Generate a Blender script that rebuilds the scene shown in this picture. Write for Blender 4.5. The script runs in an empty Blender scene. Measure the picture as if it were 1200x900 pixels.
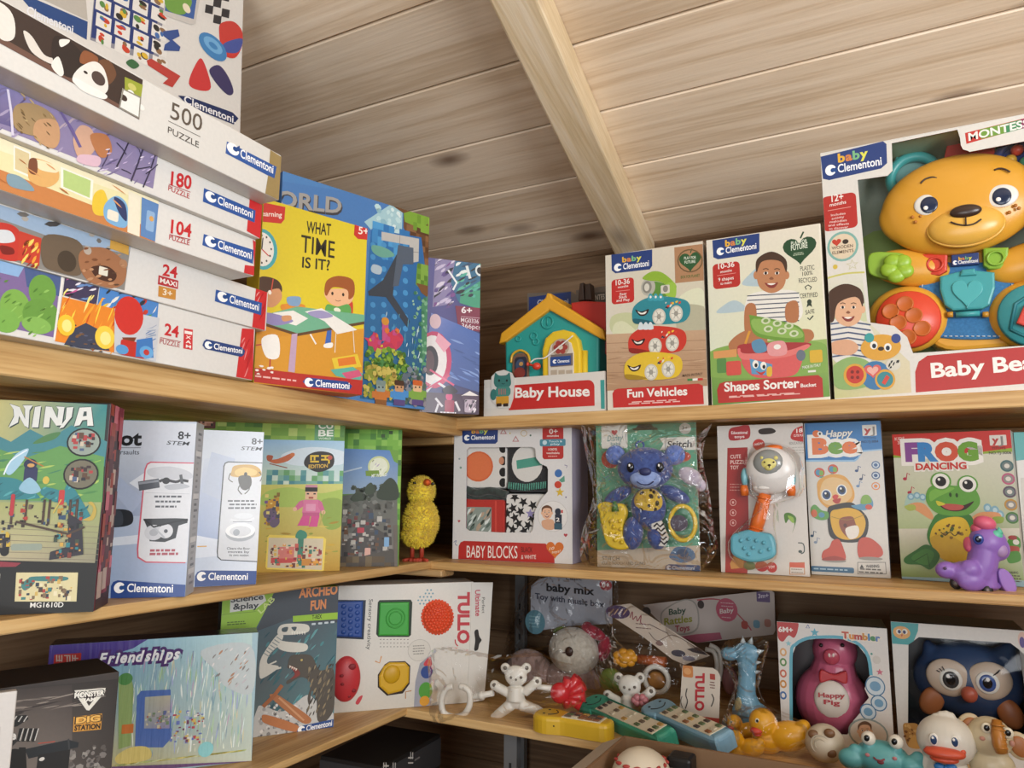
import bpy, bmesh, math, random
from mathutils import Vector, Matrix, Euler
from mathutils.geometry import tessellate_polygon
S = bpy.context.scene
C = S.collection
# ---------------------------------------------------------------- camera, light, exposure
CAMZ = 1.5
FPX = 869.5
YAW, PITCH, ROLL = (math.radians(a) for a in (27.85, 8.34, 0.31))
fw = Vector((-math.sin(YAW) * math.cos(PITCH), math.cos(YAW) * math.cos(PITCH), math.sin(PITCH)))
rt0 = Vector((math.cos(YAW), math.sin(YAW), 0))
up0 = rt0.cross(fw)
RT = rt0 * math.cos(ROLL) + up0 * math.sin(ROLL)
UP = -rt0 * math.sin(ROLL) + up0 * math.cos(ROLL)
CAM = Vector((0, 0, CAMZ))
cam = bpy.data.cameras.new('camera')
cam.sensor_width = 36
cam.lens = FPX / 1200 * 36
cam.clip_start = 0.02
cam_ob = bpy.data.objects.new('camera', cam)
cam_ob.matrix_world = Matrix(((RT.x, UP.x, -fw.x, 0), (RT.y, UP.y, -fw.y, 0), (RT.z, UP.z, -fw.z, CAMZ), (0, 0, 0, 1)))
C.objects.link(cam_ob)
S.camera = cam_ob
S.view_settings.view_transform = 'Standard'
S.view_settings.look = 'None'
S.view_settings.gamma = 1
S.view_settings.use_curve_mapping = False
S.view_settings.exposure = 0.0
S.cycles.use_denoising = True
S.cycles.max_bounces = 8
S.cycles.transparent_max_bounces = 24
S.cycles.caustics_reflective = False
S.cycles.caustics_refractive = False
world = bpy.data.worlds.new('sky')
S.world = world
world.use_nodes = True
bg = world.node_tree.nodes['Background']
bg.inputs[0].default_value = (0.80, 0.88, 1.0, 1)
bg.inputs[1].default_value = 0.12

def area(name, loc, target, sx, sy, power, col):
    l = bpy.data.lights.new(name, 'AREA')
    l.shape = 'RECTANGLE'; l.size = sx; l.size_y = sy; l.energy = power; l.color = col
    o = bpy.data.objects.new(name, l)
    C.objects.link(o)
    o.location = loc
    d = (Vector(target) - Vector(loc)).normalized()
    o.rotation_euler = d.to_track_quat('-Z', 'Y').to_euler()
    return o
# daylight: an open door close on the right, and the serving hatch behind the camera
area('door_daylight', (1.18, -0.25, 1.68), (-0.4, 0.95, 1.92), 0.8, 0.75, 38, (0.955, 0.98, 1.0))
area('hatch_daylight', (0.1, -1.40, 1.40), (-0.2, 0.8, 2.0), 1.2, 0.8, 17, (0.955, 0.98, 1.0))

# ---------------------------------------------------------------- helpers
def lin(h):
    if isinstance(h, (tuple, list)): return tuple(h)[:3]
    h = h.lstrip('#')
    if len(h) == 3: h = ''.join(c * 2 for c in h)
    o = []
    for i in (0, 2, 4):
        c = int(h[i:i + 2], 16) / 255
        o.append(c / 12.92 if c <= 0.04045 else ((c + 0.055) / 1.055) ** 2.4)
    return tuple(o)

def ray(px, py):
    return RT * ((px - 600) / FPX) - UP * ((py - 450) / FPX) + fw
def on_x(p, x):
    d = ray(*p); return CAM + d * (x / d.x)
def on_y(p, y):
    d = ray(*p); return CAM + d * (y / d.y)
def on_z(p, z):
    d = ray(*p); return CAM + d * ((z - CAMZ) / d.z)
def on_plane(p, o, n):
    d = ray(*p); return CAM + d * ((o - CAM).dot(n) / d.dot(n))

_mats = {}
def principled(name):
    m = bpy.data.materials.new(name); m.use_nodes = True
    return m, m.node_tree, m.node_tree.nodes['Principled BSDF']
def plastic(col, rough=0.35, spec=0.5, coat=0.0, metal=0.0, sss=0.0, alpha=1.0):
    k = ('p', col, rough, spec, coat, metal, sss, alpha)
    if k not in _mats:
        m, nt, b = principled('plastic')
        b.inputs['Base Color'].default_value = (*lin(col), 1)
        b.inputs['Roughness'].default_value = rough
        b.inputs['Specular IOR Level'].default_value = spec
        b.inputs['Coat Weight'].default_value = coat
        b.inputs['Coat Roughness'].default_value = 0.1
        b.inputs['Metallic'].default_value = metal
        b.inputs['Alpha'].default_value = alpha
        nz = nt.nodes.new('ShaderNodeTexNoise'); nz.inputs['Scale'].default_value = 90; nz.inputs['Detail'].default_value = 3
        mp = nt.nodes.new('ShaderNodeMapRange')
        mp.inputs['To Min'].default_value = max(0.03, rough - 0.06); mp.inputs['To Max'].default_value = min(1, rough + 0.06)
        nt.links.new(nz.outputs['Fac'], mp.inputs['Value']); nt.links.new(mp.outputs[0], b.inputs['Roughness'])
        _mats[k] = m
    return _mats[k]
def fuzzy(col, col2=None, scale=140, bump=0.6, rough=0.95):
    k = ('f', col, col2, scale, bump)
    if k not in _mats:
        m, nt, b = principled('plush')
        nz = nt.nodes.new('ShaderNodeTexNoise'); nz.inputs['Scale'].default_value = scale; nz.inputs['Detail'].default_value = 4
        tc = nt.nodes.new('ShaderNodeTexCoord'); nt.links.new(tc.outputs['Object'], nz.inputs['Vector'])
        r = nt.nodes.new('ShaderNodeValToRGB')
        r.color_ramp.elements[0].position = 0.3; r.color_ramp.elements[1].position = 0.7
        r.color_ramp.elements[0].color = (*lin(col2 or col), 1); r.color_ramp.elements[1].color = (*lin(col), 1)
        nt.links.new(nz.outputs['Fac'], r.inputs[0]); nt.links.new(r.outputs[0], b.inputs['Base Color'])
        bp = nt.nodes.new('ShaderNodeBump'); bp.inputs['Strength'].default_value = bump; bp.inputs['Distance'].default_value = 0.002
        nt.links.new(nz.outputs['Fac'], bp.inputs['Height']); nt.links.new(bp.outputs[0], b.inputs['Normal'])
        b.inputs['Roughness'].default_value = rough; b.inputs['Sheen Weight'].default_value = 0.3
        _mats[k] = m
    return _mats[k]
def card(rough=0.4, coat=0.0, holo=False, metal=0.0, bump=0.0):
    """printed cardboard: colours come from the print itself"""
    k = ('c', rough, coat, holo, metal, bump)
    if k not in _mats:
        m, nt, b = principled('printed_card')
        a = nt.nodes.new('ShaderNodeAttribute'); a.attribute_name = 'ink'
        tc = nt.nodes.new('ShaderNodeTexCoord')
        nz = nt.nodes.new('ShaderNodeTexNoise'); nz.inputs['Scale'].default_value = 260; nz.inputs['Detail'].default_value = 3
        nt.links.new(tc.outputs['Object'], nz.inputs['Vector'])
        mr = nt.nodes.new('ShaderNodeMapRange'); mr.inputs['To Min'].default_value = 0.93; mr.inputs['To Max'].default_value = 1.05
        nt.links.new(nz.outputs['Fac'], mr.inputs['Value'])
        mx = nt.nodes.new('ShaderNodeVectorMath'); mx.operation = 'SCALE'
        nt.links.new(a.outputs['Color'], mx.inputs[0]); nt.links.new(mr.outputs[0], mx.inputs['Scale'])
        nt.links.new(mx.outputs[0], b.inputs['Base Color'])
        b.inputs['Roughness'].default_value = rough
        b.inputs['Coat Weight'].default_value = coat; b.inputs['Coat Roughness'].default_value = 0.08
        b.inputs['Metallic'].default_value = metal
        if bump or holo:
            mp = nt.nodes.new('ShaderNodeMapping')
            mp.inputs['Scale'].default_value = (170, 170, 14) if holo else (9, 9, 9)
            nt.links.new(tc.outputs['Object'], mp.inputs['Vector'])
            n2 = nt.nodes.new('ShaderNodeTexNoise'); n2.inputs['Scale'].default_value = 1; n2.inputs['Detail'].default_value = 2
            nt.links.new(mp.outputs[0], n2.inputs['Vector'])
            bp = nt.nodes.new('ShaderNodeBump'); bp.inputs['Strength'].default_value = 0.6 if holo else bump
            bp.inputs['Distance'].default_value = 0.002 if holo else 0.01
            nt.links.new(n2.outputs['Fac'], bp.inputs['Height'])
            nt.links.new(bp.outputs[0], b.inputs['Coat Normal' if not holo else 'Normal'])
        _mats[k] = m
    return _mats[k]
def film(strength=0.55, tint='#ffffff', wrinkle=0.5, rough=0.06, opac=0.0, scale=22, thr=0.0):
    """clear wrapping film: mostly see-through with glossy folds"""
    k = ('film', strength, tint, wrinkle, rough, opac, scale)
    if k not in _mats:
        m = bpy.data.materials.new('clear_film'); m.use_nodes = True
        nt = m.node_tree; nt.nodes.clear()
        out = nt.nodes.new('ShaderNodeOutputMaterial'); mix = nt.nodes.new('ShaderNodeMixShader')
        tr = nt.nodes.new('ShaderNodeBsdfTransparent'); tr.inputs[0].default_value = (*lin(tint), 1)
        gl = nt.nodes.new('ShaderNodeBsdfGlossy'); gl.inputs['Roughness'].default_value = rough
        gl.inputs['Color'].default_value = (0.95, 0.95, 0.95, 1)
        fr = nt.nodes.new('ShaderNodeFresnel'); fr.inputs['IOR'].default_value = 1.45
        mu = nt.nodes.new('ShaderNodeMath'); mu.operation = 'MULTIPLY_ADD'
        mu.inputs[1].default_value = strength * 2; mu.inputs[2].default_value = opac; mu.use_clamp = True
        tc = nt.nodes.new('ShaderNodeTexCoord')
        nz = nt.nodes.new('ShaderNodeTexNoise'); nz.inputs['Scale'].default_value = scale; nz.inputs['Detail'].default_value = 2
        nz.inputs['Distortion'].default_value = 1.2
        bp = nt.nodes.new('ShaderNodeBump'); bp.inputs['Strength'].default_value = wrinkle; bp.inputs['Distance'].default_value = 0.02
        nt.links.new(tc.outputs['Object'], nz.inputs['Vector']); nt.links.new(nz.outputs['Fac'], bp.inputs['Height'])
        nt.links.new(bp.outputs[0], gl.inputs['Normal']); nt.links.new(bp.outputs[0], fr.inputs['Normal'])
        mn = nt.nodes.new('ShaderNodeMath'); mn.operation = 'MINIMUM'; mn.inputs[1].default_value = 0.42
        nt.links.new(fr.outputs[0], mu.inputs[0]); nt.links.new(mu.outputs[0], mn.inputs[0]); nt.links.new(mn.outputs[0], mix.inputs[0])
        nt.links.new(tr.outputs[0], mix.inputs[1]); nt.links.new(gl.outputs[0], mix.inputs[2])
        nt.links.new(mix.outputs[0], out.inputs[0])
        _mats[k] = m
    return _mats[k]
def wood(axis, light, mid, dark, scale=1.0, rough=0.6, knots=0.5):
    k = ('w', axis, light, mid, dark, scale, rough, knots)
    if k in _mats: return _mats[k]
    m, nt, b = principled('pine_wood')
    N = nt.nodes.new; Lk = nt.links.new
    tc = N('ShaderNodeTexCoord'); at = N('ShaderNodeAttribute'); at.attribute_name = 'board'
    geo = N('ShaderNodeMapping')
    sc = [24 * scale] * 3; sc['xyz'.index(axis)] = 1.0 * scale
    geo.inputs['Scale'].default_value = sc
    ad = N('ShaderNodeVectorMath'); ad.operation = 'ADD'
    Lk(tc.outputs['Object'], ad.inputs[0])
    sh = N('ShaderNodeVectorMath'); sh.operation = 'SCALE'; sh.inputs[0].default_value = (3.7, 1.3, 2.1)
    Lk(at.outputs['Fac'], sh.inputs['Scale']); Lk(sh.outputs[0], ad.inputs[1])
    Lk(ad.outputs[0], geo.inputs['Vector'])
    # slow warp so that the rings bend round the knots
    wn = N('ShaderNodeTexNoise'); wn.inputs['Scale'].default_value = 0.55; wn.inputs['Detail'].default_value = 2
    Lk(geo.outputs[0], wn.inputs['Vector'])
    rg = N('ShaderNodeMath'); rg.operation = 'MULTIPLY'; rg.inputs[1].default_value = 22
    Lk(wn.outputs['Fac'], rg.inputs[0])
    sn = N('ShaderNodeMath'); sn.operation = 'SINE'; Lk(rg.outputs[0], sn.inputs[0])
    fine = N('ShaderNodeTexNoise'); fine.inputs['Scale'].default_value = 7; fine.inputs['Detail'].default_value = 5
    Lk(geo.outputs[0], fine.inputs['Vector'])
    mm = N('ShaderNodeMath'); mm.operation = 'MULTIPLY_ADD'; mm.inputs[1].default_value = 0.17
    Lk(sn.outputs[0], mm.inputs[0]); Lk(fine.outputs['Fac'], mm.inputs[2])
    rp = N('ShaderNodeValToRGB'); e = rp.color_ramp.elements
    e[0].position = 0.22; e[0].color = (*lin(dark), 1); e[1].position = 0.74; e[1].color = (*lin(light), 1)
    x = e.new(0.5); x.color = (*lin(mid), 1)
    Lk(mm.outputs[0], rp.inputs[0])
    # knots
    kg = N('ShaderNodeMapping'); ks = [7.0] * 3; ks['xyz'.index(axis)] = 3.2; kg.inputs['Scale'].default_value = ks
    Lk(ad.outputs[0], kg.inputs['Vector'])
    vo = N('ShaderNodeTexVoronoi'); vo.inputs['Scale'].default_value = 1.0; Lk(kg.outputs[0], vo.inputs['Vector'])
    kr = N('ShaderNodeMapRange'); kr.inputs['From Min'].default_value = 0.04; kr.inputs['From Max'].default_value = 0.16
    kr.inputs['To Min'].default_value = knots; kr.inputs['To Max'].default_value = 0
    Lk(vo.outputs['Distance'], kr.inputs['Value'])
    mx = N('ShaderNodeMix'); mx.data_type = 'RGBA'; mx.inputs['B'].default_value = (*lin('#6b4a35'), 1)
    Lk(rp.outputs[0], mx.inputs['A']); Lk(kr.outputs[0], mx.inputs['Factor'])
    tone = N('ShaderNodeMapRange'); tone.inputs['To Min'].default_value = 0.86; tone.inputs['To Max'].default_value = 1.08
    Lk(at.outputs['Fac'], tone.inputs['Value'])
    sv = N('ShaderNodeVectorMath'); sv.operation = 'SCALE'
    Lk(mx.outputs['Result'], sv.inputs[0]); Lk(tone.outputs[0], sv.inputs['Scale'])
    Lk(sv.outputs[0], b.inputs['Base Color'])
    b.inputs['Roughness'].default_value = rough
    bp = N('ShaderNodeBump'); bp.inputs['Strength'].default_value = 0.25; bp.inputs['Distance'].default_value = 0.002
    Lk(mm.outputs[0], bp.inputs['Height']); Lk(bp.outputs[0], b.inputs['Normal'])
    _mats[k] = m
    return m

# ---- bmesh shapes
def b_box(bm, lo, hi, bevel=0.0, seg=2):
    v = [bm.verts.new((x, y, z)) for x in (lo[0], hi[0]) for y in (lo[1], hi[1]) for z in (lo[2], hi[2])]
    fs = [bm.faces.new([v[i] for i in q]) for q in ((0, 1, 3, 2), (4, 6, 7, 5), (0, 4, 5, 1), (2, 3, 7, 6), (0, 2, 6, 4), (1, 5, 7, 3))]
    if bevel:
        es = {e for f in fs for e in f.edges}
        r = bmesh.ops.bevel(bm, geom=list(es), offset=bevel, segments=seg, profile=0.5, affect='EDGES')
        fs = list({f for x in v if x.is_valid for f in x.link_faces} | set(r['faces']))
    return fs
def b_ell(bm, c, r, rot=(0, 0, 0), seg=24, rings=16):
    if not isinstance(r, (tuple, list, Vector)): r = (r, r, r)
    M = Matrix.Translation(Vector(c)) @ Euler(rot).to_matrix().to_4x4() @ Matrix.Diagonal((*r, 1))
    g = bmesh.ops.create_uvsphere(bm, u_segments=seg, v_segments=rings, radius=1, matrix=M)
    fs = {f for v in g['verts'] for f in v.link_faces}
    for f in fs: f.smooth = True
    return fs
def b_tube(bm, pts, rad, seg=10, cap=True, closed=False):
    pts = [Vector(p) for p in pts]
    n = len(pts)
    if not isinstance(rad, (list, tuple)): rad = [rad] * n
    rings = []
    nrm = None
    for i, p in enumerate(pts):
        a = pts[(i - 1) % n] if (closed or i > 0) else p
        b = pts[(i + 1) % n] if (closed or i < n - 1) else p
        t = (b - a).normalized()
        if nrm is None:
            nrm = t.orthogonal().normalized()
        else:
            nrm = (nrm - t * nrm.dot(t)).normalized()
        bi = t.cross(nrm)
        rings.append([bm.verts.new(p + (nrm * math.cos(2 * math.pi * k / seg) + bi * math.sin(2 * math.pi * k / seg)) * rad[i]) for k in range(seg)])
    for i in range(n if closed else n - 1):
        A, B = rings[i], rings[(i + 1) % n]
        off = 0
        if closed and i == n - 1:
            off = min(range(seg), key=lambda o: (B[o].co - A[0].co).length)
        for k in range(seg):
            f = bm.faces.new((A[k], A[(k + 1) % seg], B[(k + 1 + off) % seg], B[(k + off) % seg])); f.smooth = True
    if cap and not closed:
        bm.faces.new(rings[0][::-1]); bm.faces.new(rings[-1])
def b_lathe(bm, c, prof, axis='z', seg=28, rot=None):
    M = Matrix.Translation(Vector(c))
    if rot: M = M @ Euler(rot).to_matrix().to_4x4()
    rings = []
    for r, h in prof:
        ring = []
        for k in range(seg):
            a = 2 * math.pi * k / seg
            p = Vector((r * math.cos(a), r * math.sin(a), h))
            if axis == 'y': p = Vector((p.x, p.z, p.y))
            if axis == 'x': p = Vector((p.z, p.y, p.x))
            ring.append(bm.verts.new(M @ p))
        rings.append(ring)
    for A, B in zip(rings, rings[1:]):
        for k in range(seg):
            f = bm.faces.new((A[k], A[(k + 1) % seg], B[(k + 1) % seg], B[k])); f.smooth = True
    for r_, fl in ((rings[0], True), (rings[-1], False)):
        bm.faces.new(r_[::-1] if fl else r_)
def b_prism(bm, outline, y0, y1, bevel=0.0, seg=2, holes=()):
    """outline: (x, z) points; solid between y0 (front) and y1"""
    loops = [[Vector((x, z, 0)) for x, z in outline]] + [[Vector((x, z, 0)) for x, z in h] for h in holes]
    flat = [p for l in loops for p in l]
    tris = tessellate_polygon(loops)
    F = [bm.verts.new((p.x, y0, p.y)) for p in flat]
    B = [bm.verts.new((p.x, y1, p.y)) for p in flat]
    new = []
    for t in tris:
        try:
            new.append(bm.faces.new([F[i] for i in t])); new.append(bm.faces.new([B[i] for i in t][::-1]))
        except ValueError: pass
    rim = []
    o = 0
    for l in loops:
        n = len(l)
        for i in range(n):
            a, b = o + i, o + (i + 1) % n
            try:
                new.append(bm.faces.new((F[a], F[b], B[b], B[a])))
            except ValueError: pass
            e = bm.edges.get((F[a], F[b]))
            if e: rim.append(e)
        o += n
    bmesh.ops.recalc_face_normals(bm, faces=new)
    if bevel:
        bmesh.ops.dissolve_limit(bm, angle_limit=0.01, verts=F, edges=list({e for v in F for e in v.link_edges if e.other_vert(v) in set(F)}))
        rim = [e for e in rim if e.is_valid]
        bmesh.ops.bevel(bm, geom=rim, offset=bevel, segments=seg, profile=0.5, affect='EDGES')
    return new
def b_torus(bm, c, R, r, rot=(0, 0, 0), n=28, seg=10, sx=1, sz=1):
    M = Matrix.Translation(Vector(c)) @ Euler(rot).to_matrix().to_4x4()
    b_tube(bm, [M @ Vector((R * sx * math.cos(2 * math.pi * k / n), 0, R * sz * math.sin(2 * math.pi * k / n))) for k in range(n)], r, seg=seg, closed=True)

def link(name, bm_or_me, mat, parent=None, smooth=None):
    if isinstance(bm_or_me, bmesh.types.BMesh):
        me = bpy.data.meshes.new(name)
        if smooth:
            for f in bm_or_me.faces: f.smooth = True
        bm_or_me.normal_update()
        bm_or_me.to_mesh(me); bm_or_me.free()
    else: me = bm_or_me
    for m in (mat if isinstance(mat, (list, tuple)) else [mat]):
        me.materials.append(m)
    o = bpy.data.objects.new(name, me)
    C.objects.link(o)
    if parent: o.parent = parent
    return o
def part(root, name, mat, *shapes, smooth=None, label=None):
    """one part of a thing: several shapes in one mesh"""
    bm = bmesh.new()
    for s in shapes: s(bm)
    o = link(name, bm, mat, root, smooth)
    if label: o['label'] = label
    return o
def melt(root, name, mat, voxel, *shapes, smooth=6, label=None):
    """shapes fused into one continuous skin"""
    bm = bmesh.new()
    for s in shapes: s(bm)
    me = bpy.data.meshes.new('tmp'); bm.to_mesh(me); bm.free()
    o = bpy.data.objects.new('tmp', me); C.objects.link(o)
    r = o.modifiers.new('r', 'REMESH'); r.mode = 'VOXEL'; r.voxel_size = voxel; r.use_smooth_shade = True
    if smooth:
        s_ = o.modifiers.new('s', 'SMOOTH'); s_.iterations = smooth; s_.factor = 0.5
    dg = bpy.context.evaluated_depsgraph_get(); dg.update()
    me2 = bpy.data.meshes.new_from_object(o.evaluated_get(dg))
    me2.materials.clear(); me2.name = name
    bpy.data.objects.remove(o); bpy.data.meshes.remove(me)
    for p in me2.polygons: p.use_smooth = True
    ob = link(name, me2, mat, root)
    if label: ob['label'] = label
    return ob
def E(c, r, rot=(0, 0, 0), seg=24, rings=16): return lambda bm: b_ell(bm, c, r, rot, seg, rings)
def T(pts, rad, seg=10, **k): return lambda bm: b_tube(bm, pts, rad, seg, **k)
def B(lo, hi, bevel=0.0, seg=2): return lambda bm: b_box(bm, lo, hi, bevel, seg)
def LA(c, prof, axis='z', seg=28, rot=None): return lambda bm: b_lathe(bm, c, prof, axis, seg, rot)
def PR(outline, y0, y1, bevel=0.0, seg=2, holes=()): return lambda bm: b_prism(bm, outline, y0, y1, bevel, seg, holes)
def TO(c, R, r, rot=(0, 0, 0), n=28, seg=10, sx=1, sz=1): return lambda bm: b_torus(bm, c, R, r, rot, n, seg, sx, sz)
def tag(o, label, cat, group=None, kind=None):
    if label: o['label'] = label
    if cat: o['category'] = cat
    if group: o['group'] = group
    if kind: o['kind'] = kind
    return o
RM = {}
def empty(name, M, label, cat, group=None):
    o = bpy.data.objects.new(name, None)
    o.empty_display_size = 0.02
    C.objects.link(o)
    o.matrix_world = M
    RM[o.name] = M.copy()
    return tag(o, label, cat, group)
def smooth_closed(pts, n=6):
    out = []
    m = len(pts)
    for i in range(m):
        p0, p1, p2, p3 = (pts[(i + k - 1) % m] for k in range(4))
        for j in range(n):
            t = j / n
            out.append(tuple(0.5 * ((2 * p1[a]) + (-p0[a] + p2[a]) * t + (2 * p0[a] - 5 * p1[a] + 4 * p2[a] - p3[a]) * t * t + (-p0[a] + 3 * p1[a] - 3 * p2[a] + p3[a]) * t ** 3) for a in (0, 1)))
    return out
def smooth_open(pts, n=5):
    P = [pts[0]] + list(pts) + [pts[-1]]
    out = []
    for i in range(len(pts) - 1):
        p0, p1, p2, p3 = P[i:i + 4]
        for j in range(n):
            t = j / n
            out.append(tuple(0.5 * ((2 * p1[a]) + (-p0[a] + p2[a]) * t + (2 * p0[a] - 5 * p1[a] + 4 * p2[a] - p3[a]) * t * t + (-p0[a] + 3 * p1[a] - 3 * p2[a] + p3[a]) * t ** 3) for a in range(len(p1))))
    out.append(tuple(pts[-1]))
    return out

# ---- printed artwork: thin ink layers lying on the face of a box
_txt = {}
def glyphs(s, bold=0.0, shear=0.0):
    bold *= 0.55
    k = (s, bold, shear)
    if k not in _txt:
        cu = bpy.data.curves.new('t', 'FONT'); cu.body = s; cu.size = 1; cu.offset = bold; cu.shear = shear; cu.resolution_u = 3
        o = bpy.data.objects.new('t', cu)
        me = o.to_mesh()
        vs = [(v.co.x, v.co.y) for v in me.vertices]; fs = [tuple(p.vertices) for p in me.polygons]
        o.to_mesh_clear()
        bpy.data.objects.remove(o); bpy.data.curves.remove(cu)
        _txt[k] = (vs, fs)
    return _txt[k]
class Face:
    """a flat face in the world: origin, right, up; px() maps a point of the photo to it"""
    def __init__(s, O, U, V):
        s.O, s.U, s.V = Vector(O), Vector(U).normalized(), Vector(V).normalized()
        s.N = s.U.cross(s.V)
    def px(s, x, y):
        d = on_plane((x, y), s.O, s.N) - s.O
        return d.dot(s.U), d.dot(s.V)
    def M(s):
        Y = -s.N
        return Matrix(((s.U.x, Y.x, s.V.x, s.O.x), (s.U.y, Y.y, s.V.y, s.O.y), (s.U.z, Y.z, s.V.z, s.O.z), (0, 0, 0, 1)))
class Art:
    EPS = 0.00007
    def __init__(s, face, rnd=1):
        s.f = face; s.v = []; s.fc = []; s.col = []; s.lv = []; s.R = random.Random(rnd); s.clip = None; s.k = (0, 0, 1)
    def q(s, x, y): return s.f.px(s.k[0] + x / s.k[2], s.k[1] + y / s.k[2])
    def _add(s, vs, fs, cols):
        if not vs or not fs: return
        x0 = min(v[0] for v in vs); x1 = max(v[0] for v in vs); y0 = min(v[1] for v in vs); y1 = max(v[1] for v in vs)
        L = 0
        for a, b, c, d, l in s.lv:
            if l >= L and a < x1 - 1e-5 and c > x0 + 1e-5 and b < y1 - 1e-5 and d > y0 + 1e-5: L = l + 1
        s.lv.append((x0, y0, x1, y1, L))
        n = len(s.v)
        if s.clip:
            a, b, c, d = s.clip
            vs = [(min(max(x, a), c), min(max(y, b), d)) for x, y in vs]
        s.v += [(x, -(L + 1) * s.EPS - 0.0002, y) for x, y in vs]
        for f in fs:
            s.fc.append(tuple(n + i for i in f))
        s.col += cols if isinstance(cols, list) else [lin(cols)] * len(vs)
    def P(s, *pts): return [s.q(*p) for p in pts]
    def raw(s, uv, col):
        if len(uv) < 3: return
        tr = tessellate_polygon([[Vector((x, y, 0)) for x, y in uv]])
        s._add(uv, [tuple(t) for t in tr], col)
    def poly(s, pts, col, curve=0):
        uv = s.P(*pts)
        s.raw(smooth_closed(uv, curve) if curve else uv, col)
    def blob(s, pts, col): s.poly(pts, col, 5)
    def ring(s, pts_out, pts_in, col, curve=0):
        o, i = s.P(*pts_out), s.P(*pts_in)
        if curve: o, i = smooth_closed(o, curve), smooth_closed(i, curve)
        tr = tessellate_polygon([[Vector((x, y, 0)) for x, y in l] for l in (o, i)])
        s._add(o + i, [tuple(t) for t in tr], col)
    def box(s, p, q):
        (a, b), (c, d) = s.P(p, q)
        return min(a, c), min(b, d), max(a, c), max(b, d)
    def rr(s, p, q, col, r=0.0, only=None):
        """upright rectangle on the face between two opposite photo points; r in px; only = which corners are round (tl tr br bl)"""
        x0, y0, x1, y1 = s.box(p, q)
        r = r * s.scale(p)
        s.rr_uv(x0, y0, x1, y1, col, r, only)
    def rr_uv(s, x0, y0, x1, y1, col, r=0, only=None):
        if r <= 0:
            uv = [(x0, y0), (x1, y0), (x1, y1), (x0, y1)]
            if isinstance(col, list): s._add(uv, [(0, 1, 2, 3)], col); return
            s._add(uv, [(0, 1, 2, 3)], col); return
        r = min(r, (x1 - x0) / 2, (y1 - y0) / 2)
        uv = []
        for cx, cy, a0, nm in ((x1 - r, y0 + r, -90, 'br'), (x1 - r, y1 - r, 0, 'tr'), (x0 + r, y1 - r, 90, 'tl'), (x0 + r, y0 + r, 180, 'bl')):
            if only and nm not in only:
                uv.append((cx + (r if 'r' in nm else -r), cy + (r if 't' in nm else -r)))
            else:
                for k in range(6):
                    a = math.radians(a0 + 18 * k); uv.append((cx + r * math.cos(a), cy + r * math.sin(a)))
        s.raw(uv, col)
    def grad(s, p, q, bottom, top):
        x0, y0, x1, y1 = s.box(p, q)
        b, t = lin(bottom), lin(top)
        s.rr_uv(x0, y0, x1, y1, [b, b, t, t])
    def gradq(s, pts, cols):
        s._add(s.P(*pts), [tuple(range(len(pts)))], [lin(c) for c in cols])
    def scale(s, p):
        a = s.q(*p); b = s.q(p[0], p[1] - 4)
        return math.hypot(b[0] - a[0], b[1] - a[1]) / 4
    def ell(s, c, rx, ry=None, col='#000', rot=0, n=22):
        ry = rx if ry is None else ry
        cx, cy = s.q(*c)
        ax = s.q(c[0] + rx, c[1]); ay = s.q(c[0], c[1] - ry)
        a = math.hypot(ax[0] - cx, ax[1] - cy); b = math.hypot(ay[0] - cx, ay[1] - cy)
        t = math.radians(rot); ct, st = math.cos(t), math.sin(t)
        uv = []
        for k in range(n):
            A = 2 * math.pi * k / n
            x, y = a * math.cos(A), b * math.sin(A)
            uv.append((cx + x * ct - y * st, cy + x * st + y * ct))
        s._add(uv, [tuple(range(n))], col)
    def line(s, pts, w, col, curve=0):
        uv = s.P(*pts)
        if curve: uv = smooth_open(uv, curve)
        h = w * s.scale(pts[0]) / 2
        n = len(uv)
        if n < 2: return
        Lf, Rt = [], []
        for i in range(n):
            a = uv[max(0, i - 1)]; b = uv[min(n - 1, i + 1)]
            dx, dy = b[0] - a[0], b[1] - a[1]; l = math.hypot(dx, dy) or 1
            nx, ny = -dy / l * h, dx / l * h
            Lf.append((uv[i][0] + nx, uv[i][1] + ny)); Rt.append((uv[i][0] - nx, uv[i][1] - ny))
        s._add(Lf + Rt, [(i, i + n, i + 1 + n, i + 1) for i in range(n - 1)], col)
    def txt(s, t, a, b, h, col, bold=0.03, shear=0.0, up=None, out=None, ow=0.05):
        """text from baseline point a to b (photo px), capital height h px"""
        (ax, ay), (bx, by) = s.P(a, b)
        if out: s.txt(t, a, b, h, out, bold + ow, shear, up)
        vs, fs = glyphs(t, bold, shear)
        if not vs: return
        v0 = glyphs(t, 0.0, shear)[0]
        x0 = min(v[0] for v in v0); x1 = max(v[0] for v in v0)
        W = math.hypot(bx - ax, by - ay); ex, ey = (bx - ax) / W, (by - ay) / W
        if up is None:
            H = h * s.scale(a); ux, uy = -ey, ex
            if up is None and abs(ex) > 0.9: ux, uy = 0, 1
        else:
            q = s.q(*up); ux, uy = q[0] - ax, q[1] - ay; H = math.hypot(ux, uy); ux, uy = ux / H, uy / H
        kx = W / (x1 - x0); ky = H / 0.70
        s._add([(ax + ex * (x - x0) * kx + ux * y * ky, ay + ey * (x - x0) * kx + uy * y * ky) for x, y in vs], fs, col)
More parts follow.
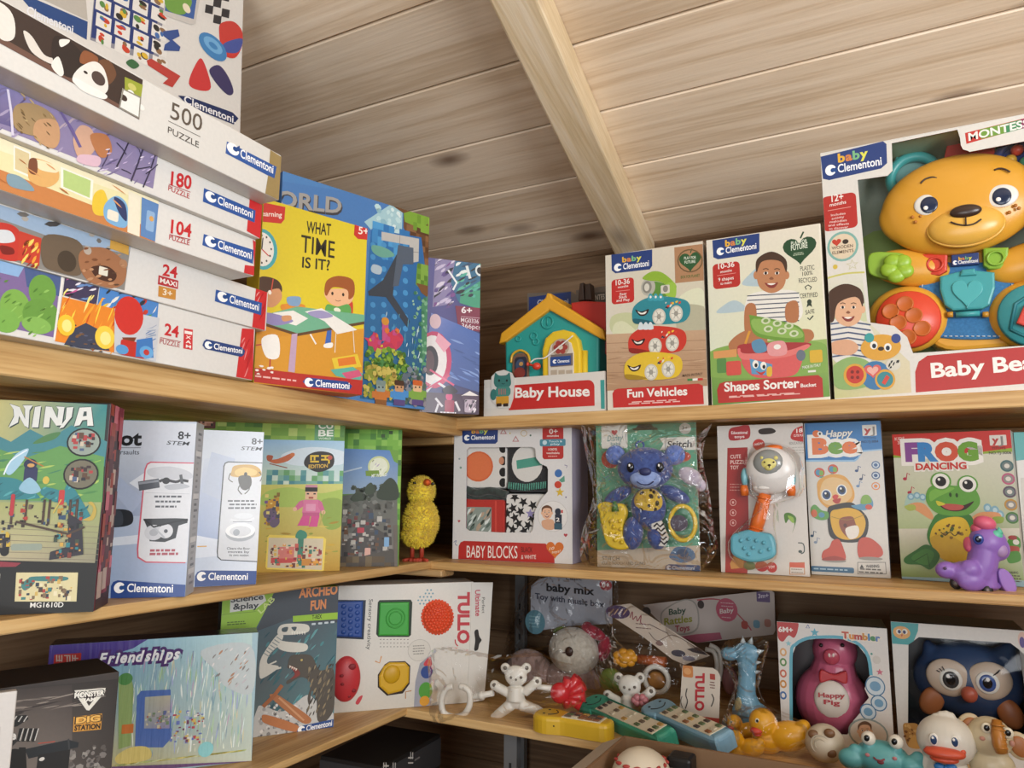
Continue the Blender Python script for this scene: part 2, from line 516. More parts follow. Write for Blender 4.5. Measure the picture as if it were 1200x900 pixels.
    def word(s, t, a, b, h, cols, bold=0.06, out=None, ow=0.2, shear=0.0):
        """a word whose letters have colours of their own, optionally on a common outline"""
        W = []
        for ch in t:
            v = glyphs(ch, 0, shear)[0]; W.append(max(x for x, _ in v) - min(x for x, _ in v))
        g = 0.11; tot = sum(W) + g * (len(t) - 1); f = lambda k: (a[0] + (b[0] - a[0]) * k / tot, a[1] + (b[1] - a[1]) * k / tot)
        for k_ in ((out, bold + ow), (None, bold)):
            x = 0
            for i, ch in enumerate(t):
                c = k_[0] if k_[1] != bold else cols[i % len(cols)]
                if c: s.txt(ch, f(x), f(x + W[i]), h, c, k_[1], shear)
                x += W[i] + g
    def marks(s, p, q, n, col, w=3, seed=1):
        """n block-like signs too worn or foreign to read, drawn as strokes"""
        R = random.Random(seed)
        for i in range(n):
            f = lambda u, v: (p[0] + (q[0] - p[0]) * (i + .1 + .8 * u) / n, p[1] + (q[1] - p[1]) * (1 - v) + 0)
            for k in range(5):
                v = R.choice((.05, .3, .5, .75, .95)); u = R.choice((.1, .5, .9))
                s.line([f(0, v), f(1, v)] if k % 2 else [f(u, 0), f(u, R.choice((.6, 1)))], w, col)
    def fine(s, p, q, rows, col, w=1.2, seed=0):
        """lines of print too small to read: rows of short dashes"""
        R = random.Random(seed)
        x0, y0, x1, y1 = s.box(p, q)
        h = w * s.scale(p)
        for i in range(rows):
            y = y1 - (y1 - y0) * (i + 0.5) / rows
            x = x0 + (x1 - x0) * R.uniform(0, 0.1); e = x1 - (x1 - x0) * R.uniform(0, 0.22)
            while x < e:
                l = (x1 - x0) * R.uniform(0.08, 0.2)
                s.rr_uv(x, y - h / 2, min(x + l, e), y + h / 2, col)
                x += l + (x1 - x0) * 0.035
    def mosaic(s, p, q, nx, ny, pal, seed=1, fill=1.0):
        R = random.Random(seed)
        x0, y0, x1, y1 = s.box(p, q)
        vs, fs, cs = [], [], []
        for i in range(nx):
            for j in range(ny):
                if R.random() > fill: continue
                c = lin(R.choice(pal)); n = len(vs)
                a, b, c2, d = x0 + (x1 - x0) * i / nx, y0 + (y1 - y0) * j / ny, x0 + (x1 - x0) * (i + 1) / nx, y0 + (y1 - y0) * (j + 1) / ny
                vs += [(a, b), (c2, b), (c2, d), (a, d)]; fs.append((n, n + 1, n + 2, n + 3)); cs += [c] * 4
        s._add(vs, fs, cs)
    def specks(s, p, q, n, pal, r0, r1, seed=1, squash=1.0):
        """many small blobs (leaves, gravel, coral, crowds of tiny bricks) as one layer of print"""
        R = random.Random(seed)
        x0, y0, x1, y1 = s.box(p, q); k = s.scale(p)
        per = max(1, n // 4)
        for g in range(0, n, per):
            vs, fs, cs = [], [], []
            for i in range(min(per, n - g)):
                c = lin(R.choice(pal)); r = R.uniform(r0, r1) * k
                cx, cy = R.uniform(x0 + r, max(x0 + r, x1 - r)), R.uniform(y0 + r, max(y0 + r, y1 - r)); m = len(vs); w = R.randint(5, 8); a0 = R.uniform(0, 6)
                cy_ = cy
                for t in range(w):
                    rr_ = r * R.uniform(0.7, 1.15)
                    vs.append((min(x1, max(x0, cx + rr_ * math.cos(a0 + 6.283 * t / w))), min(y1, max(y0, cy_ + rr_ * squash * math.sin(a0 + 6.283 * t / w)))))
                fs.append(tuple(range(m, m + w))); cs += [c] * w
            s._add(vs, fs, cs)
    def streaks(s, p, q, n, pal, w0, w1, ang=0.0, seed=1, l0=0.1, l1=0.4):
        """soft brush-like strokes"""
        R = random.Random(seed)
        x0, y0, x1, y1 = s.box(p, q); k = s.scale(p); D = max(x1 - x0, y1 - y0)
        per = max(1, n // 4)
        for g in range(0, n, per):
            vs, fs, cs = [], [], []
            for i in range(min(per, n - g)):
                c = lin(R.choice(pal)); w = R.uniform(w0, w1) * k / 2; l = D * R.uniform(l0, l1) / 2; a = ang + R.uniform(-0.15, 0.15)
                cx, cy = R.uniform(x0, x1), R.uniform(y0, y1); m = len(vs)
                dx, dy = math.cos(a), math.sin(a)
                for t, ww in ((-1, 0), (-0.4, 1), (0.4, 1), (1, 0), (0.4, -1), (-0.4, -1)):
                    vs.append((min(x1, max(x0, cx + dx * l * t - dy * w * ww)), min(y1, max(y0, cy + dy * l * t + dx * w * ww))))
                fs.append(tuple(range(m, m + 6))); cs += [c] * 6
            s._add(vs, fs, cs)
    def star(s, c, r, col, rot=0):
        cx, cy = s.q(*c); k = s.scale(c) * r
        s.raw([(cx + k * (1 if i % 2 == 0 else 0.42) * math.sin(0.628 * i + rot), cy + k * (1 if i % 2 == 0 else 0.42) * math.cos(0.628 * i + rot)) for i in range(10)], col)
    def heart(s, c, r, col):
        cx, cy = s.q(*c); k = s.scale(c) * r / 16
        s.raw([(cx + k * 16 * math.sin(t) ** 3, cy + k * (13 * math.cos(t) - 5 * math.cos(2 * t) - 2 * math.cos(3 * t) - math.cos(4 * t))) for t in [6.2832 * i / 28 for i in range(28)]], col)
    def clem(s, a, b, h, col='#ffffff', dark='#1f4a8a'):
        """round crescent mark and the maker's name from baseline a to b"""
        w = math.hypot(b[0] - a[0], b[1] - a[1]); ex, ey = (b[0] - a[0]) / w, (b[1] - a[1]) / w
        c = (a[0] + ex * h * 0.62, a[1] + ey * h * 0.62 - h * 0.48)
        s.ell(c, h * 0.66, h * 0.66, col)
        s.poly([(c[0] - h * .05, c[1] + h * .05), (c[0] + h * .75, c[1] - h * .42), (c[0] + h * .8, c[1] + h * .3)], dark)
        s.ell((c[0] + h * .26, c[1]), h * .27, h * .27, dark)
        s.txt('Clementoni', (a[0] + ex * h * 1.55, a[1] + ey * h * 1.55), b, h, col, 0.03)
    def baby(s, a, b, h): s.word('baby', a, b, h, ('#e9b43c', '#d8854a', '#7dbb86', '#e3e05a'), 0.07)
    def done(s, root, name='front_print', mat=None, label=None):
        me = bpy.data.meshes.new(name)
        me.from_pydata(s.v, [], s.fc)
        ca = me.attributes.new('ink', 'FLOAT_COLOR', 'POINT')
        for i, c in enumerate(s.col): ca.data[i].color = (*c, 1)
        o = link(name, me, mat or card(), root)
        o.matrix_basis = RM[root.name].inverted() @ s.f.M()
        if label: o['label'] = label
        return o
def carton(name, label, bl, br, hl, hr, d, z, c1, c2=None, cols='#dddddd', mat=None, cat='toy box', group=None, lean=0.0, ztol=True, hollow=None, wob=0.0):
    """An upright box standing on z. bl, br: photo points of the bottom front corners; hl, hr: of the top front corners;
    c1, c2: ('x', X) or ('y', Y), the vertical plane each bottom corner stands in. Returns root, face, art, size."""
    c2 = c2 or c1
    f = lambda p, c: on_x(p, c[1]) if c[0] == 'x' else (on_y(p, c[1]) if c[0] == 'y' else on_z(p, z))
    A, Bq = f(bl, c1), f(br, c2)
    dz = ((A.z - z) + (Bq.z - z)) / 2
    A.z = z; Bq.z = z
    U = (Bq - A); w = U.length; U.normalize()
    N = U.cross(Vector((0, 0, 1)))
    V = Vector((0, 0, 1)) * math.cos(lean) - N * math.sin(lean)
    F = Face(A, U, V)
    tl, tr = F.px(*hl), F.px(*hr)
    h = (tl[1] + tr[1]) / 2
    print('CARTON %-16s w %.3f h %.3f (%.3f %.3f) zerr %.3f  x-skew %.3f %.3f' % (name, w, h, tl[1], tr[1], dz, tl[0], tr[0] - w))
    root = empty(name, F.M(), label, cat, group)
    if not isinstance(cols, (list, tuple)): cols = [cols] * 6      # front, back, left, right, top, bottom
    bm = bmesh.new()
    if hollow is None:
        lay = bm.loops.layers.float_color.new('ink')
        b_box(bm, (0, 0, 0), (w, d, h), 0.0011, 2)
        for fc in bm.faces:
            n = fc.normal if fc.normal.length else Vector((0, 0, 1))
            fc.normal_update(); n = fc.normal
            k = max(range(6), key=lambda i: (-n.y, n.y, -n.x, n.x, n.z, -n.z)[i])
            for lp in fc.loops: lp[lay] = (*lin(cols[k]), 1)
    else:
        lay = bm.loops.layers.float_color.new('ink')
        th = 0.0012
        b_box(bm, (0, d - th, 0), (w, d, h)); b_box(bm, (0, 0, 0), (th, d - th, h)); b_box(bm, (w - th, 0, 0), (w, d - th, h))
        b_box(bm, (th, 0, h - th), (w - th, d - th, h)); b_box(bm, (th, 0, 0), (w - th, d - th, th))
        hole = [F.px(*p) for p in hollow]
        k0 = len(bm.faces)
        b_prism(bm, [(th, th), (w - th, th), (w - th, h - th), (th, h - th)], 0.0001, th, 0, holes=[hole])
        for fc in bm.faces:
            fc.normal_update(); n = fc.normal
            c_ = fc.calc_center_median()
            k = max(range(6), key=lambda i: (-n.y, n.y, -n.x, n.x, n.z, -n.z)[i])
            inside = th * 1.5 < c_.x < w - th * 1.5 and th * 1.5 < c_.z < h - th * 1.5 and c_.y > th * 1.5 and c_.y < d - th * .5
            if (inside and k == 0) or (k in (2, 3, 4, 5) and c_.y > th * 1.5 and ((k == 3 and c_.x < w / 2) or (k == 2 and c_.x > w / 2) or (k == 4 and c_.z < h / 2) or (k == 5 and c_.z > h / 2))):
                col = cols[6] if len(cols) > 6 else cols[0]
            else: col = cols[k]
            for lp in fc.loops: lp[lay] = (*lin(col), 1)
    link('carton', bm, mat or card(), root)
    a = Art(F); a.clip = (0.0003, 0.0003, w - 0.0003, h - 0.0003)
    return root, F, a, (w, d, h)
C1, C2, C3, C4, C5, C6 = (0, 0, 3.529), (0, 200, 3.529), (280, 200, 3), (540, 230, 10 / 3), (800, 220, 10 / 3), (930, 120, 2.5)
M1, M2, M3, M4, M5, M6 = (0, 450, 3.104), (220, 460, 3.6), (470, 480, 4.5), (660, 480, 4.285), (830, 470, 3.913), (1020, 470, 3.75)
L1, L2, L3, L4, L5, L6 = (0, 700, 4.5), (220, 660, 3.75), (360, 660, 3.75), (500, 660, 4.09), (680, 680, 4.09), (880, 690, 3.75)
def side_face(F, w, right=True):
    if right: return Face(F.O + F.U * w, -F.N, F.V)
    return Face(F.O, F.N, F.V)

def at(F, k):
    """photo crop point -> point of the thing's own frame, d metres behind its front face"""
    def p(x, y, d=0.0):
        O = F.O - F.N * d
        q = on_plane((k[0] + x / k[2], k[1] + y / k[2]), O, F.N) - F.O
        return Vector((q.dot(F.U), d, q.dot(F.V)))
    return p
def flat(p, pts, d=0.0):
    return [(v.x, v.z) for v in (p(x, y, d) for x, y in pts)]
def unit(p, x, y, d=0.0):
    """metres per crop pixel near that point"""
    return (p(x, y - 5, d) - p(x, y + 5, d)).length / 10
def film_pane(root, F, pts, d, mat, name='window_film'):
    uv = [F.px(*q) for q in pts]
    bm = bmesh.new()
    vs = [bm.verts.new((x, d, y)) for x, y in uv]
    bm.faces.new(vs)
    return link(name, bm, mat, root)
# ---------------------------------------------------------------- the hut: walls, roof boards, rafter, shelves
WX, WY = -1.16, 1.45           # left wall, back wall
TOP, MID, LOW = CAMZ + .13, CAMZ - .115, CAMZ - .345
SL = math.tan(math.radians(15.8))
ZW = on_y((702, 293), WY).z    # roof meets back wall
def roof_z(y): return ZW + SL * (WY - y)
def roof_pt(p, dz=0.0):
    d = ray(*p)
    return CAM + d * ((ZW + dz + SL * WY - CAMZ) / (d.z + SL * d.y))
PALE = ('#cdb79f', '#bfa88f', '#a3896f')
def boards(name, axis, lst, mat, kind='structure', parent=None):
    """lst of (lo, hi, bevel) boxes, each with a number of its own for the grain"""
    bm = bmesh.new(); lay = bm.verts.layers.float.new('board'); R = random.Random(name)
    for lo, hi, bv in lst:
        n = set(bm.verts)
        b_box(bm, lo, hi, bv, 1)
        r = R.random()
        for v in bm.verts:
            if v not in n: v[lay] = r
    o = link(name, bm, mat, parent)
    if kind: o['kind'] = kind
    return o
wallwood = wood('x', '#94785c', '#85694d', '#6a5038', 1.0, 0.7)
wallwood_y = wood('y', '#94785c', '#85694d', '#6a5038', 1.0, 0.7)
hs = 0.134
boards('wall_back', 'x', [((WX - .05, WY, i * hs), (2.0, WY + .03, (i + 1) * hs + .0005), .004) for i in range(int((ZW + .1) / hs) + 1) if i * hs < ZW + .06], wallwood)
boards('wall_left', 'y', [((WX - .03, -1.5, i * hs), (WX, WY, (i + 1) * hs + .0005), .004) for i in range(21)], wallwood_y)
boards('wall_right', 'y', [((2.0, -1.5, i * hs), (2.03, WY, (i + 1) * hs + .0005), .004) for i in range(21)], wallwood_y)
boards('wall_front', 'x', [((WX, -1.53, i * hs), (2.0, -1.5, (i + 1) * hs + .0005), .004) for i in range(21) if not 7 <= i < 16], wallwood)
boards('floor', 'y', [((WX + i * .14, -1.5, -.03), (WX + i * .14 + .139, WY, 0), .003) for i in range(22)], wood('y', '#a98d6b', '#957757', '#735a40', 1.0, 0.6))
# roof: boards run along the back wall; built flat, then tilted
seam0 = roof_pt((735, 193)).y
seams = [roof_pt(p).y for p in ((752, 250), (735, 193), (708, 128), (677, 52))]
stp = (seams[0] - seams[3]) / 3
ys = [WY + .04] + [seams[0] - stp * k for k in range(0, 21)]
cs = math.sqrt(1 + SL * SL)
bl_ = []
for i in range(len(ys) - 1):
    y1, y0 = ys[i], ys[i + 1]
    bl_.append(((-1.3, (y0 - WY) * cs + .002, 0), (2.1, (y1 - WY) * cs - .002, .018), .0015))
bl_.append(((-1.3, -3.1, .0185), (2.1, .1, .03), 0))
roof = boards('ceiling', 'x', bl_, wood('x', '#f6e3ca', '#f0dbc0', '#dec5a6', 1.0, 0.55, 0.8))
roof.location = (0, WY, ZW); roof.rotation_euler = (-math.atan(SL), 0, 0)
# rafter under the roof boards
ra, rb = roof_pt((648, 0)), roof_pt((768, 285))
rh = 0.058
la, lb = roof_pt((572, 0), -rh * cs), roof_pt((717, 293), -rh * cs)
print('RAFTER', ra, rb, la, lb)
bm = bmesh.new(); lay = bm.verts.layers.float.new('board')
def along(a, b, y): return a + (b - a) * ((y - a.y) / (b.y - a.y))
vs = []
for y in (-1.5, WY - .002):
    tr, bl2 = along(ra, rb, y), along(la, lb, y)
    r1 = roof_pt((650, 0)); tr = along(r1, rb, y)
    vs.append([Vector((bl2.x, y, roof_z(y) - rh * cs)), Vector((tr.x, y, roof_z(y) - rh * cs)), Vector((tr.x, y, roof_z(y))), Vector((bl2.x, y, roof_z(y)))])
c0 = Vector((0, 0, 0))
vv = [[bm.verts.new(p) for p in r] for r in vs]
bm.faces.new(vv[0]); bm.faces.new(vv[1][::-1])
for k in range(4): bm.faces.new((vv[0][k], vv[1][k], vv[1][(k + 1) % 4], vv[0][(k + 1) % 4]))
bmesh.ops.recalc_face_normals(bm, faces=bm.faces)
bmesh.ops.bevel(bm, geom=[e for e in bm.edges if abs((e.verts[0].co - e.verts[1].co).y) > 1], offset=.004, segments=2, profile=.5, affect='EDGES')
for v in bm.verts: v[lay] = .37
RX = Matrix.Rotation(-math.atan(SL), 4, 'X')
bm.transform(RX.inverted() @ Matrix.Translation((0, -WY, -ZW)))
rafter = link('ceiling_beam', bm, wood('y', '#fbeacd', '#f3deba', '#e4cca2', 1.4, 0.5, 0.5))
rafter['kind'] = 'structure'
rafter.matrix_world = Matrix.Translation((0, WY, ZW)) @ RX

def shelf(name, label, lo, hi, bev=.0015, axis='y', cols=('#dcb982', '#d0a970', '#b58a52'), nb=3, group=None, knot=.4):
    """a shelf glued up from narrow pine boards, with a batten under its back edge"""
    root = empty(name, Matrix.Translation(Vector(((lo[0] + hi[0]) / 2, (lo[1] + hi[1]) / 2, lo[2]))), label, 'shelf', group)
    L = []
    k = 0 if axis == 'y' else 1
    s = (hi[k] - lo[k]) / nb
    c = Vector(root.location)
    for i in range(nb):
        a, b = list(lo), list(hi)
        a[k] = lo[k] + s * i; b[k] = lo[k] + s * (i + 1)
        L.append((tuple(Vector(a) - c), tuple(Vector(b) - c), bev))
    boards('board', axis, L, wood(axis, *cols, 1.3, 0.5, knot), None, root)
    return root
def batten(root, lo, hi, axis):
    c = Vector(root.location)
    boards('batten', axis, [(tuple(Vector(lo) - c), tuple(Vector(hi) - c), .002)], wood(axis, '#c9a573', '#b58f5c', '#8f6d42', 1.3, 0.55, 0.3), None, root)
EX = {TOP: -.69, MID: -.717, LOW: -.735}     # front edges of the shelves on the left wall
EY = {TOP: 1.10, MID: 1.07, LOW: 1.035}      # and on the back wall
g = 'shelves along the two walls'
s1 = shelf('wall_shelf', 'thick pine shelf on the left wall under the stacked puzzle boxes', (WX, -1.3, TOP - .031), (EX[TOP], 1.12, TOP), group=g)
batten(s1, (WX, 1.125, TOP - .045), (-.712, 1.16, TOP - .0305), 'x')
s2 = shelf('wall_shelf', 'top pine shelf on the back wall under the big bear toy box', (WX, 1.10, TOP - .0215), (1.9, WY, TOP - .0005), axis='x', group=g)
batten(s2, (WX, WY - .03, TOP - .065), (1.9, WY, TOP - .022), 'x')
s3 = shelf('wall_shelf', 'thin middle pine shelf on the left wall under the silver science kit boxes', (WX, -1.3, MID - .0125), (EX[MID], 1.11, MID), group=g)
batten(s3, (-.80, 1.06, MID - .024), (-.690, 1.10, MID - .0127), 'x')
s4 = shelf('wall_shelf', 'middle pine shelf on the back wall below the frog box', (WX, EY[MID], MID - .0135), (1.9, WY, MID - .0005), axis='x', group=g)
batten(s4, (WX, WY - .03, MID - .055), (1.9, WY, MID - .0135), 'x')
s5 = shelf('wall_shelf', 'lowest pine shelf on the left wall under the dinosaur digging kit', (WX, -1.3, LOW - .010), (EX[LOW], 1.06, LOW), group=g)
s6 = shelf('wall_shelf', 'lowest pine shelf on the back wall under the toy remotes', (WX, EY[LOW], LOW - .0135), (1.9, WY, LOW - .0005), axis='x', group=g)

# unseen cabinet-like blocker, added to keep door light off the low shelves
ctr = empty('light_blocker', Matrix.Translation(Vector((.93, .2, 0))), 'unseen pine light blocker added right of the viewer to shade the low shelves', 'light blocker')
boards('cabinet_top', 'x', [((-.36, -.16, 1.54), (.34, .16, 1.57), .003)], wood('x', '#dcb982', '#d0a970', '#b58a52', 1.3, 0.5, .4), None, ctr)
for q in (((-.32, .11, 0), (.3, .13, 1.54)), ((-.34, -.14, 0), (-.32, .13, 1.54)), ((.3, -.14, 0), (.32, .13, 1.54))):
    boards('cabinet_panel', 'z', [(*q, .002)], wood('z', '#c9a573', '#b58f5c', '#8f6d42', 1.3, 0.55, 0.3), None, ctr)
# ================================================================ top shelf, left wall
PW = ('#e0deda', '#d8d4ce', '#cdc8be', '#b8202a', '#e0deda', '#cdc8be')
wrap = card(0.42, 0.15, bump=0.12)
def puzzle(name, label, bl, br, hl, hr, z, cols, d=.225):
    return carton(name, label, bl, br, hl, hr, d, z, ('z',), cols=cols, mat=wrap, cat='puzzle box', group='stacked puzzle boxes')
def ext(p, x, vp=(1063.6, 580)):
    """slide a photo point along the left wall's direction to photo column x"""
    return (x, p[1] + (vp[1] - p[1]) / (vp[0] - p[0]) * (x - p[0]))
# --- 24 pieces, comic panels
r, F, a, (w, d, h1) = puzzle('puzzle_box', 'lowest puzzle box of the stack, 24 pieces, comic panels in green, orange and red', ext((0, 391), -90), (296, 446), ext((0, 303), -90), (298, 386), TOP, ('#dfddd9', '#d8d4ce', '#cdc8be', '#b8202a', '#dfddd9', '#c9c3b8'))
a.k = C2
a.poly([(-300, 560), (-300, 270), (250, 428), (222, 690), (60, 655)], '#7f6a9c')
a.poly([(-300, 270), (100, 385), (75, 440), (-300, 350)], '#8db3dd')
a.poly([(100, 388), (252, 430), (245, 520), (110, 480)], '#4a5f8f')
for c, rx, ry, col in (((175, 500), 55, 70, '#6da046'), ((60, 560), 60, 70, '#7fb050'), ((170, 600), 75, 70, '#699b44'), ((20, 620), 60, 50, '#7db152'), ((150, 640), 60, 35, '#86b85a'), ((-120, 540), 90, 80, '#74a64a')):
    a.ell(c, rx, ry, col)
a.streaks((-60, 650), (225, 500), 26, ('#5c8b3a', '#93c463', '#527f34'), 4, 9, .8, 3, .06, .16)
a.line([(258, 430), (222, 700)], 9, '#ece9e4')
a.poly([(268, 434), (410, 475), (398, 555), (258, 515)], '#3f3a58')
a.streaks((268, 515), (398, 470), 14, ('#c65a96', '#e8e4ee', '#6a8fc4', '#1d1b28'), 5, 12, .5, 5, .2, .5)
a.poly([(412, 478), (655, 545), (650, 612), (402, 556)], '#4b86c9')
a.streaks((412, 590), (650, 520), 26, ('#e9c43b', '#c43a2c', '#4c9a4a', '#26323e', '#e9e6df'), 6, 18, .9, 8, .1, .25)
a.poly([(256, 522), (650, 612), (636, 785), (225, 705)], '#e88a2e')
a.streaks((240, 720), (480, 540), 30, ('#f6d54b', '#f3a838', '#d4591f', '#fbe98a'), 4, 10, 1.2, 11, .2, .5)
a.poly([(262, 720), (300, 655), (352, 630), (410, 660), (450, 745), (330, 735)], '#3c4256')
a.streaks((285, 728), (430, 660), 18, ('#596079', '#232838', '#7c5a3a'), 4, 8, .2, 4, .1, .2)
a.ell((270, 640), 36, 44, '#f2c83a'); a.ell((430, 690), 40, 48, '#f4d14a')
a.ell((272, 642), 20, 26, '#fbe88e'); a.ell((432, 694), 22, 28, '#fce993')
a.poly([(470, 570), (655, 610), (640, 790), (468, 752)], '#c9ccd2')
a.streaks((590, 780), (645, 620), 12, ('#5f7fb0', '#9aa7bd'), 3, 5, .3, 4, .3, .6)
a.ell((530, 600), 58, 80, '#d0332c'); a.poly([(500, 690), (560, 690), (545, 720), (515, 720)], '#7a3a20')
a.rr((490, 760), (600, 718), '#c23028', 10); a.poly([(560, 700), (625, 690), (630, 775), (555, 770)], '#3b78bd')
a.ell((600, 752), 28, 26, '#62a6dc'); a.ell((500, 740), 26, 20, '#5b9bd3'); a.ell((600, 752), 12, 12, '#c23028')
a.txt('24', (680, 678), (736, 690), 48, '#c9272f', .045)
a.line([(662, 690), (747, 708)], 3, '#a83238')
a.txt('PUZZLE', (660, 714), (742, 731), 21, '#a83a3c', .02)
a.poly([(760, 652), (797, 658), (795, 742), (757, 735)], '#cf2f36')
for i in range(4): a.txt('MAXI'[3 - i], (768, 674 + i * 19), (788, 678 + i * 19), 12, '#f6efe9', .05)
a.poly([(1000, 652), (1050, 655), (1046, 866), (976, 853)], '#cf2b30')
a.streaks((985, 850), (1046, 700), 10, ('#e8898a', '#b81f26'), 3, 7, 1.2, 3, .3, .6)
a.poly([(842, 705), (852, 697), (998, 730), (1012, 745), (1008, 762), (996, 770), (848, 738), (836, 722)], '#23407c')
a.clem((846, 731), (1000, 757), 24)
a.done(r, mat=wrap)
# --- 24 maxi, red and rusty cars
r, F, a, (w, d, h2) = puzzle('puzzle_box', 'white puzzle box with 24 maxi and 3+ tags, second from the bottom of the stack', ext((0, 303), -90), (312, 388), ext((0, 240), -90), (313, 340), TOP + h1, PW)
a.k = C2
a.poly([(-300, 260), (-300, 45), (540, 300), (514, 495), (120, 395)], '#8d8a86')
a.poly([(-300, 90), (-300, 45), (540, 300), (530, 345), (250, 290)], '#9fb6cf')
a.streaks((20, 270), (520, 150), 36, ('#4c4a4a', '#75706a', '#2f2e30', '#b3aca2'), 8, 22, .3, 12, .05, .15)
a.blob([(-60, 230), (10, 215), (75, 245), (95, 330), (60, 375), (-60, 335)], '#c8392f')
a.blob([(-20, 248), (40, 250), (60, 290), (10, 300), (-40, 285)], '#d9dde0')
a.blob([(0, 310), (50, 320), (55, 345), (10, 345)], '#7d1f1c')
a.poly([(80, 250), (170, 280), (160, 395), (70, 370)], '#c9412f'); a.streaks((85, 390), (165, 290), 18, ('#eda43c', '#f2d86a', '#8a2b20'), 5, 14, 1.1, 7, .2, .5)
a.blob([(180, 270), (300, 280), (345, 330), (330, 430), (240, 420), (175, 385)], '#6d5d4c')
a.ell((275, 375), 38, 44, '#463b30')
a.blob([(330, 335), (430, 320), (515, 385), (505, 470), (420, 485), (340, 430)], '#a4704e')
a.blob([(375, 400), (440, 395), (480, 430), (460, 460), (400, 445)], '#4a2c22')
a.rr((405, 428), (445, 405), '#e6e2d2', 4)
a.ell((360, 330), 16, 18, '#b9ada0'); a.ell((508, 385), 16, 18, '#b0825f')
a.streaks((330, 480), (515, 350), 24, ('#7f4f33', '#c0906b', '#5a4030'), 5, 12, .4, 9, .08, .2)
a.poly([(455, 285), (532, 308), (530, 350), (452, 322)], '#d0a24c')
a.txt('24', (672, 432), (730, 444), 47, '#c9272f', .045)
a.poly([(655, 432), (737, 455), (735, 490), (652, 470)], '#b5303a')
a.txt('MAXI', (661, 462), (729, 481), 20, '#f4ece6', .05)
a.poly([(655, 475), (727, 492), (725, 535), (653, 520)], '#c98c3e')
a.txt('3+', (672, 513), (710, 522), 26, '#f1e6d2', .03)
a.poly([(1058, 485), (1105, 494), (1094, 660), (1042, 650)], '#cf2b30')
a.streaks((1050, 650), (1098, 510), 8, ('#e99a9a', '#b41d25'), 3, 6, 1.1, 3, .3, .6)
a.poly([(892, 492), (1082, 547), (1078, 598), (887, 540)], '#2b57a0')
a.clem((900, 532), (1068, 580), 32)
a.done(r, mat=wrap)
# --- 104, pastel room
r, F, a, (w, d, h3) = puzzle('puzzle_box', 'white puzzle box of 104 pieces with a sunny room picture, middle of the stack', ext((0, 222), -90), (297.5, 324), ext((0, 157), -90), (301, 284), TOP + h1 + h2, PW)
a.k = C1
a.poly([(-300, 645), (-300, 425), (655, 815), (640, 1000)], '#e6dfae')
a.poly([(-300, 700), (-300, 585), (640, 950), (640, 1005)], '#c9824a')
a.poly([(-300, 520), (-300, 425), (655, 815), (655, 850)], '#efe6c3')
for q in ([(55, 600), (125, 630), (125, 735), (55, 705)], [(250, 690), (385, 745), (380, 830), (250, 775)]):
    a.poly(q, '#f3efe2')
    m = [(x * .84 + .16 * sum(t[0] for t in q) / 4, y * .84 + .16 * sum(t[1] for t in q) / 4) for x, y in q]
    a.poly(m, '#b7cf83' if q[0][0] > 200 else '#d8c79a')
a.blob([(-120, 560), (-60, 570), (-40, 650), (-110, 640)], '#c94a3c')
a.blob([(120, 670), (150, 655), (230, 690), (240, 745), (190, 775), (120, 745)], '#dfae6a'); a.blob([(150, 660), (235, 690), (230, 715), (160, 700)], '#f2e3bd')
a.blob([(120, 660), (150, 660), (150, 720), (118, 710)], '#7b4a33')
a.blob([(30, 720), (90, 735), (140, 790), (40, 770)], '#7f9cab')
a.blob([(390, 800), (430, 790), (450, 880), (400, 890), (380, 860)], '#e7c43d')
a.blob([(430, 850), (480, 810), (525, 850), (520, 940), (440, 915)], '#7db0d8'); a.blob([(470, 815), (515, 845), (522, 915), (490, 880)], '#2d3a66')
a.rr((440, 905), (490, 880), '#e8e4d4', 10)
a.poly([(585, 815), (655, 845), (640, 1000), (580, 975)], '#5d87bd'); a.rr((600, 950), (640, 880), '#8fb2d8', 8); a.ell((625, 905), 9, 11, '#d9a35b')
a.poly([(530, 790), (580, 812), (575, 985), (525, 960)], '#ece5cf')
a.streaks((-100, 960), (600, 820), 18, ('#d99a62', '#b66f3c'), 4, 8, -.36, 6, .05, .15)
a.k = C2
a.txt('104', (706, 257), (788, 275), 56, '#c9272f', .045)
a.line([(700, 264), (787, 285)], 3, '#a83238')
a.txt('PUZZLE', (698, 284), (782, 309), 22, '#b23438', .02)
a.poly([(1045, 285), (1070, 300), (1052, 435), (1008, 425), (1012, 390), (1050, 395)], '#cc2f33')
a.poly([(842, 262), (1048, 328), (1045, 385), (836, 308)], '#2b57a0')
a.clem((850, 303), (1038, 366), 34)
a.done(r, mat=wrap)
# --- 180, violet wood
r, F, a, (w, d, h4) = puzzle('puzzle_box', 'white puzzle box of 180 pieces with a violet forest picture, second from the top', ext((0, 155), -90), (305, 280), ext((0, 99), -90), (306, 238), TOP + h1 + h2 + h3, PW)
a.k = C1
a.poly([(-300, 410), (-300, 210), (652, 640), (632, 780)], '#8d82a8')
a.gradq([(-300, 410), (-300, 210), (240, 455), (240, 590)], ['#4f4c80', '#6a70a8', '#9488b0', '#6f6494'])
a.streaks((-100, 590), (630, 300), 90, ('#7a7096', '#a79cbc', '#5f5680', '#b9a8b4'), 4, 10, .9, 15, .05, .15)
a.blob([(60, 440), (140, 430), (220, 480), (240, 560), (150, 565), (60, 530)], '#a58a63')
a.blob([(150, 500), (230, 500), (245, 575), (215, 615), (140, 570)], '#c79a72')
a.streaks((60, 560), (220, 440), 24, ('#8b7048', '#c2a878', '#6f5838'), 4, 9, -.5, 8, .06, .16)
a.blob([(300, 580), (330, 520), (380, 540), (390, 620), (330, 660)], '#d3a88f'); a.blob([(370, 560), (440, 560), (460, 630), (410, 650)], '#b9794e')
a.blob([(330, 640), (410, 650), (400, 690), (320, 670)], '#dcb9c8')
